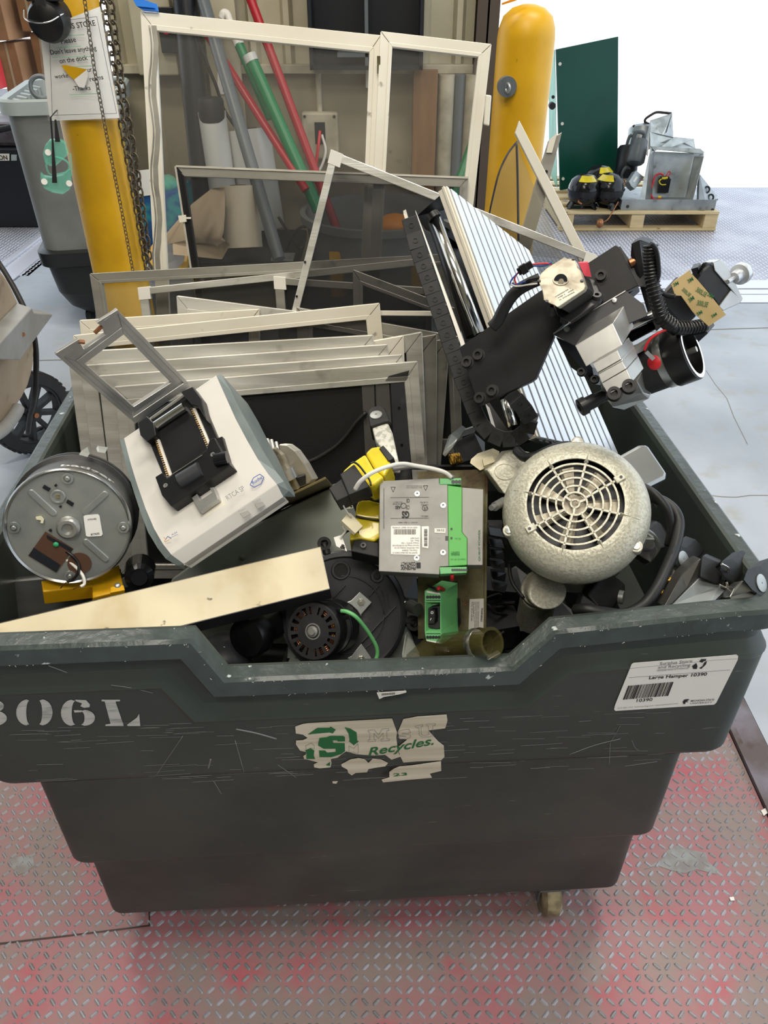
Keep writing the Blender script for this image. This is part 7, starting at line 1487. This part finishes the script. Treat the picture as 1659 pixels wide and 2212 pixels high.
def footbox(lab, P, Y, tilt, dx, dy, dY, disc, tube, tv, mk, dr=.0125):
    t = thing('chair_leg', lab, 'leg', at('e5', *P[0], Y), 'metal legs with black rubber feet')
    cx = sum(p[0] for p in P)/len(P); cy = sum(p[1] for p in P)/len(P)
    pl = Plane(at('e5', cx, cy, Y), at('e5', cx+100, cy, Y+tilt[0]), at('e5', cx, cy-100, Y+tilt[1]))
    vec = at('e5', cx+dx, cy+dy, Y+dY)-at('e5', cx, cy, Y)
    m = MB(); m.prism(pl.many('e5', P), vec); m.build('rubber_foot', 'rubber', t, .004, 3)
    if disc: q = pl('e5', *disc, .0003); m = MB(); m.lathe(q, pl.n, [(dr,0),(dr,.0012),(dr*.8,.002),(.0012,.0016),(.001,.0004),(.0001,.0004)], 24, cap=False); m.build('glide_disc', 'zinc', t)
    if tube: m = MB(); m.prism([at('e5', *q) for q in tube], tv); m.build('tube', mk, t, .0015)
footbox('metal leg with square black foot and disc, upper one right of the cord', [(735,255),(845,290),(950,410),(825,528),(685,430),(700,310)], .88, (.012,.012), 100, -90, .03, (812,408), [(650,500,.87),(700,445,.875),(825,530,.865),(760,610,.85),(640,560,.86)], V((.0,.02,-.02)), 'gun')
footbox('metal leg with black foot right at the hamper side, second from the right', [(1185,430),(1300,400),(1400,485),(1310,655),(1225,600),(1175,520)], .835, (.012,.012), 115, -100, .03, None, [(1225,600,.84),(1310,655,.835),(1290,700,.82),(1130,840,.80),(1100,850,.80)], V((.0,.02,-.02)), 'dark')
footbox('metal leg with torn black foot in the middle of the right group', [(1010,360),(1192,438),(1160,480),(1185,590),(1168,660),(975,590),(990,400)], .84, (.006,.014), 20, -20, .02, None, [(972,590,.835),(1170,665,.83),(1248,708,.825),(1100,850,.79),(880,872,.79),(700,860,.795),(860,700,.82)], V((.0,.02,-.02)), 'zinc2')
footbox('metal leg with black foot and disc, rightmost over the rim', [(1450,510),(1580,470),(1690,590),(1705,700),(1610,790),(1500,720),(1412,612)], .80, (.012,.012), 115, -90, .03, (1590,645), [(1412,615,.80),(1500,720,.795),(1600,775,.79),(1450,830,.785),(1330,825,.785),(1270,785,.79),(1330,680,.80)], V((.0,.02,-.02)), 'stainless', .0125)
m = MB(); m.prism([at('e5', *q) for q in ((990,400,.85),(975,590,.838),(850,700,.82),(700,850,.795),(620,880,.79),(800,560,.835),(930,430,.85))], V((-.002,.02,-.01))); tag(m.build('square_tube', 'gun', None, .001), 'grey square steel tube ending in the torn black foot', 'tube')
m = MB(); m.tube([at('e5', *q, .83) for q in ((1195,455),(1240,480),(1262,500),(1255,535))], .0018); m.tube([at('e5', *q, .82) for q in ((1170,662),(1240,690),(1252,670),(1248,640))], .0018); tag(m.build('spring_clip', 'chrome_bright'), 'bright bent wire clip on the torn black foot', 'clip')
foot('metal leg with black foot behind the loop of cord beside the motor', 'e5', [(460,90),(500,45),(550,25),(600,45),(690,190),(640,300),(560,320),(540,250)], [(460,90,.98),(600,45,1.0),(560,320,.94)], .96, V((.0,.03,-.02)), None, [(470,130,.96),(540,250,.94),(560,300,.93),(490,440,.90),(360,360,.92)], V((.0,.02,-.02)), 'dark')
m = MB(); m.tube([at('e5', *q, .93) for q in ((450,120),(520,180),(560,260),(545,330),(440,445),(380,400))], .004); m.box(at('e5', 468, 235, .925), (.006,0,0), (0,.004,0), (0,0,.008)); tag(m.build('zinc_bracket', 'zinc', None, .0004), 'zinc bracket bent round the black foot beside the grey motor', 'bracket')
m = MB(); m.tube([at('e5', 600, 605, .85), at('e5', 700, 625, .845), at('e5', 800, 660, .84), at('e5', 850, 690, .835)], .0055, 14); tag(m.build('brass_pin', 'gold'), 'upper bright brass pin beside the black cord', 'pin')
m = MB(); m.tube([at('e5', 550, 715, .83), at('e5', 640, 755, .825), at('e5', 740, 800, .82)], .0045, 14); tag(m.build('brass_pin', 'gold'), 'lower bright brass pin beside the black cord', 'pin')
# heavy black cords
m = MB(); m.tube([at('d5', *q) for q in ((905,370,.99),(960,395,.98),(1020,430,.965),(1075,490,.95),(1105,550,.94),(1115,640,.93),(1100,720,.925))], .0062, 12); tag(m.build('rubber_cable', 'rubber'), 'inner black cord curving down beside the grey motor', 'cord')
m = MB(); m.tube([at('d5', *q) for q in ((940,430,.99),(1000,450,.985),(1080,480,.97),(1140,535,.95),(1160,610,.93),(1135,740,.89),(1085,860,.85),(1030,970,.815),(950,1065,.795),(850,1108,.785),(740,1098,.785),(640,1080,.79),(580,1085,.80))], .0082, 14); tag(m.build('rubber_cable', 'rubber'), 'thick black cord making a wide loop down to the front rim', 'cord')
m = MB(); m.tube([at('d5', *q) for q in ((250,190,.99),(290,225,.97),(350,225,.96),(430,190,.97),(520,165,.98),(590,175,.99))], .0075, 12); tag(m.build('rubber_cable', 'rubber'), 'black cord passing under the drag chain behind the grey motor', 'cord')
m = MB(); m.tube([at('d5', *q) for q in ((205,830,.93),(225,930,.90),(290,1020,.88))], .003); tag(m.build('rubber_cable', 'rubber'), 'thin black cord left of the round capacitor cap', 'cord')
# dark card cage between plate and motor
t = thing('dark_board', 'dark broken board behind the corroded mounting plate', 'board', at('d5', 120, 900, .98))
for i in range(6): y = 620+i*62; m = MB(); m.prism([at('d5', 90+i*5, y, .96), at('d5', 160+i*8, y+10, .97), at('d5', 185, y+60, .95), at('d5', 100+i*4, y+45, .94)], V((.0,.02,-.01))); m.build('black_card', random.choice(('blackp','dark','blackm')), t, .001)
m = MB(); m.prism([at('d5', *q) for q in ((90,600,1.0),(170,600,1.0),(200,720,.99),(150,700,.98),(90,680,.98))], V((0,.01,0))); m.build('grey_card', 'dark', t)
t = thing('blue_board', 'dark blue circuit board edge between blower and mounting plate', 'board', at('d2', 1060, 1100, .98))
m = MB(); m.prism([at('d2', *q) for q in ((985,1015,1.02),(1120,1015,1.02),(1135,1160,.97),(1060,1150,.96),(1000,1080,.99))], V((0,.01,0))); m.build('board', 'navy', t)
m = MB(); c = at('d2', 1085, 1200, .93); m.cyl(c, c+V((.012,-.02,.01)), .010, seg=20); m.build('shiny_stub', 'stainless', t)
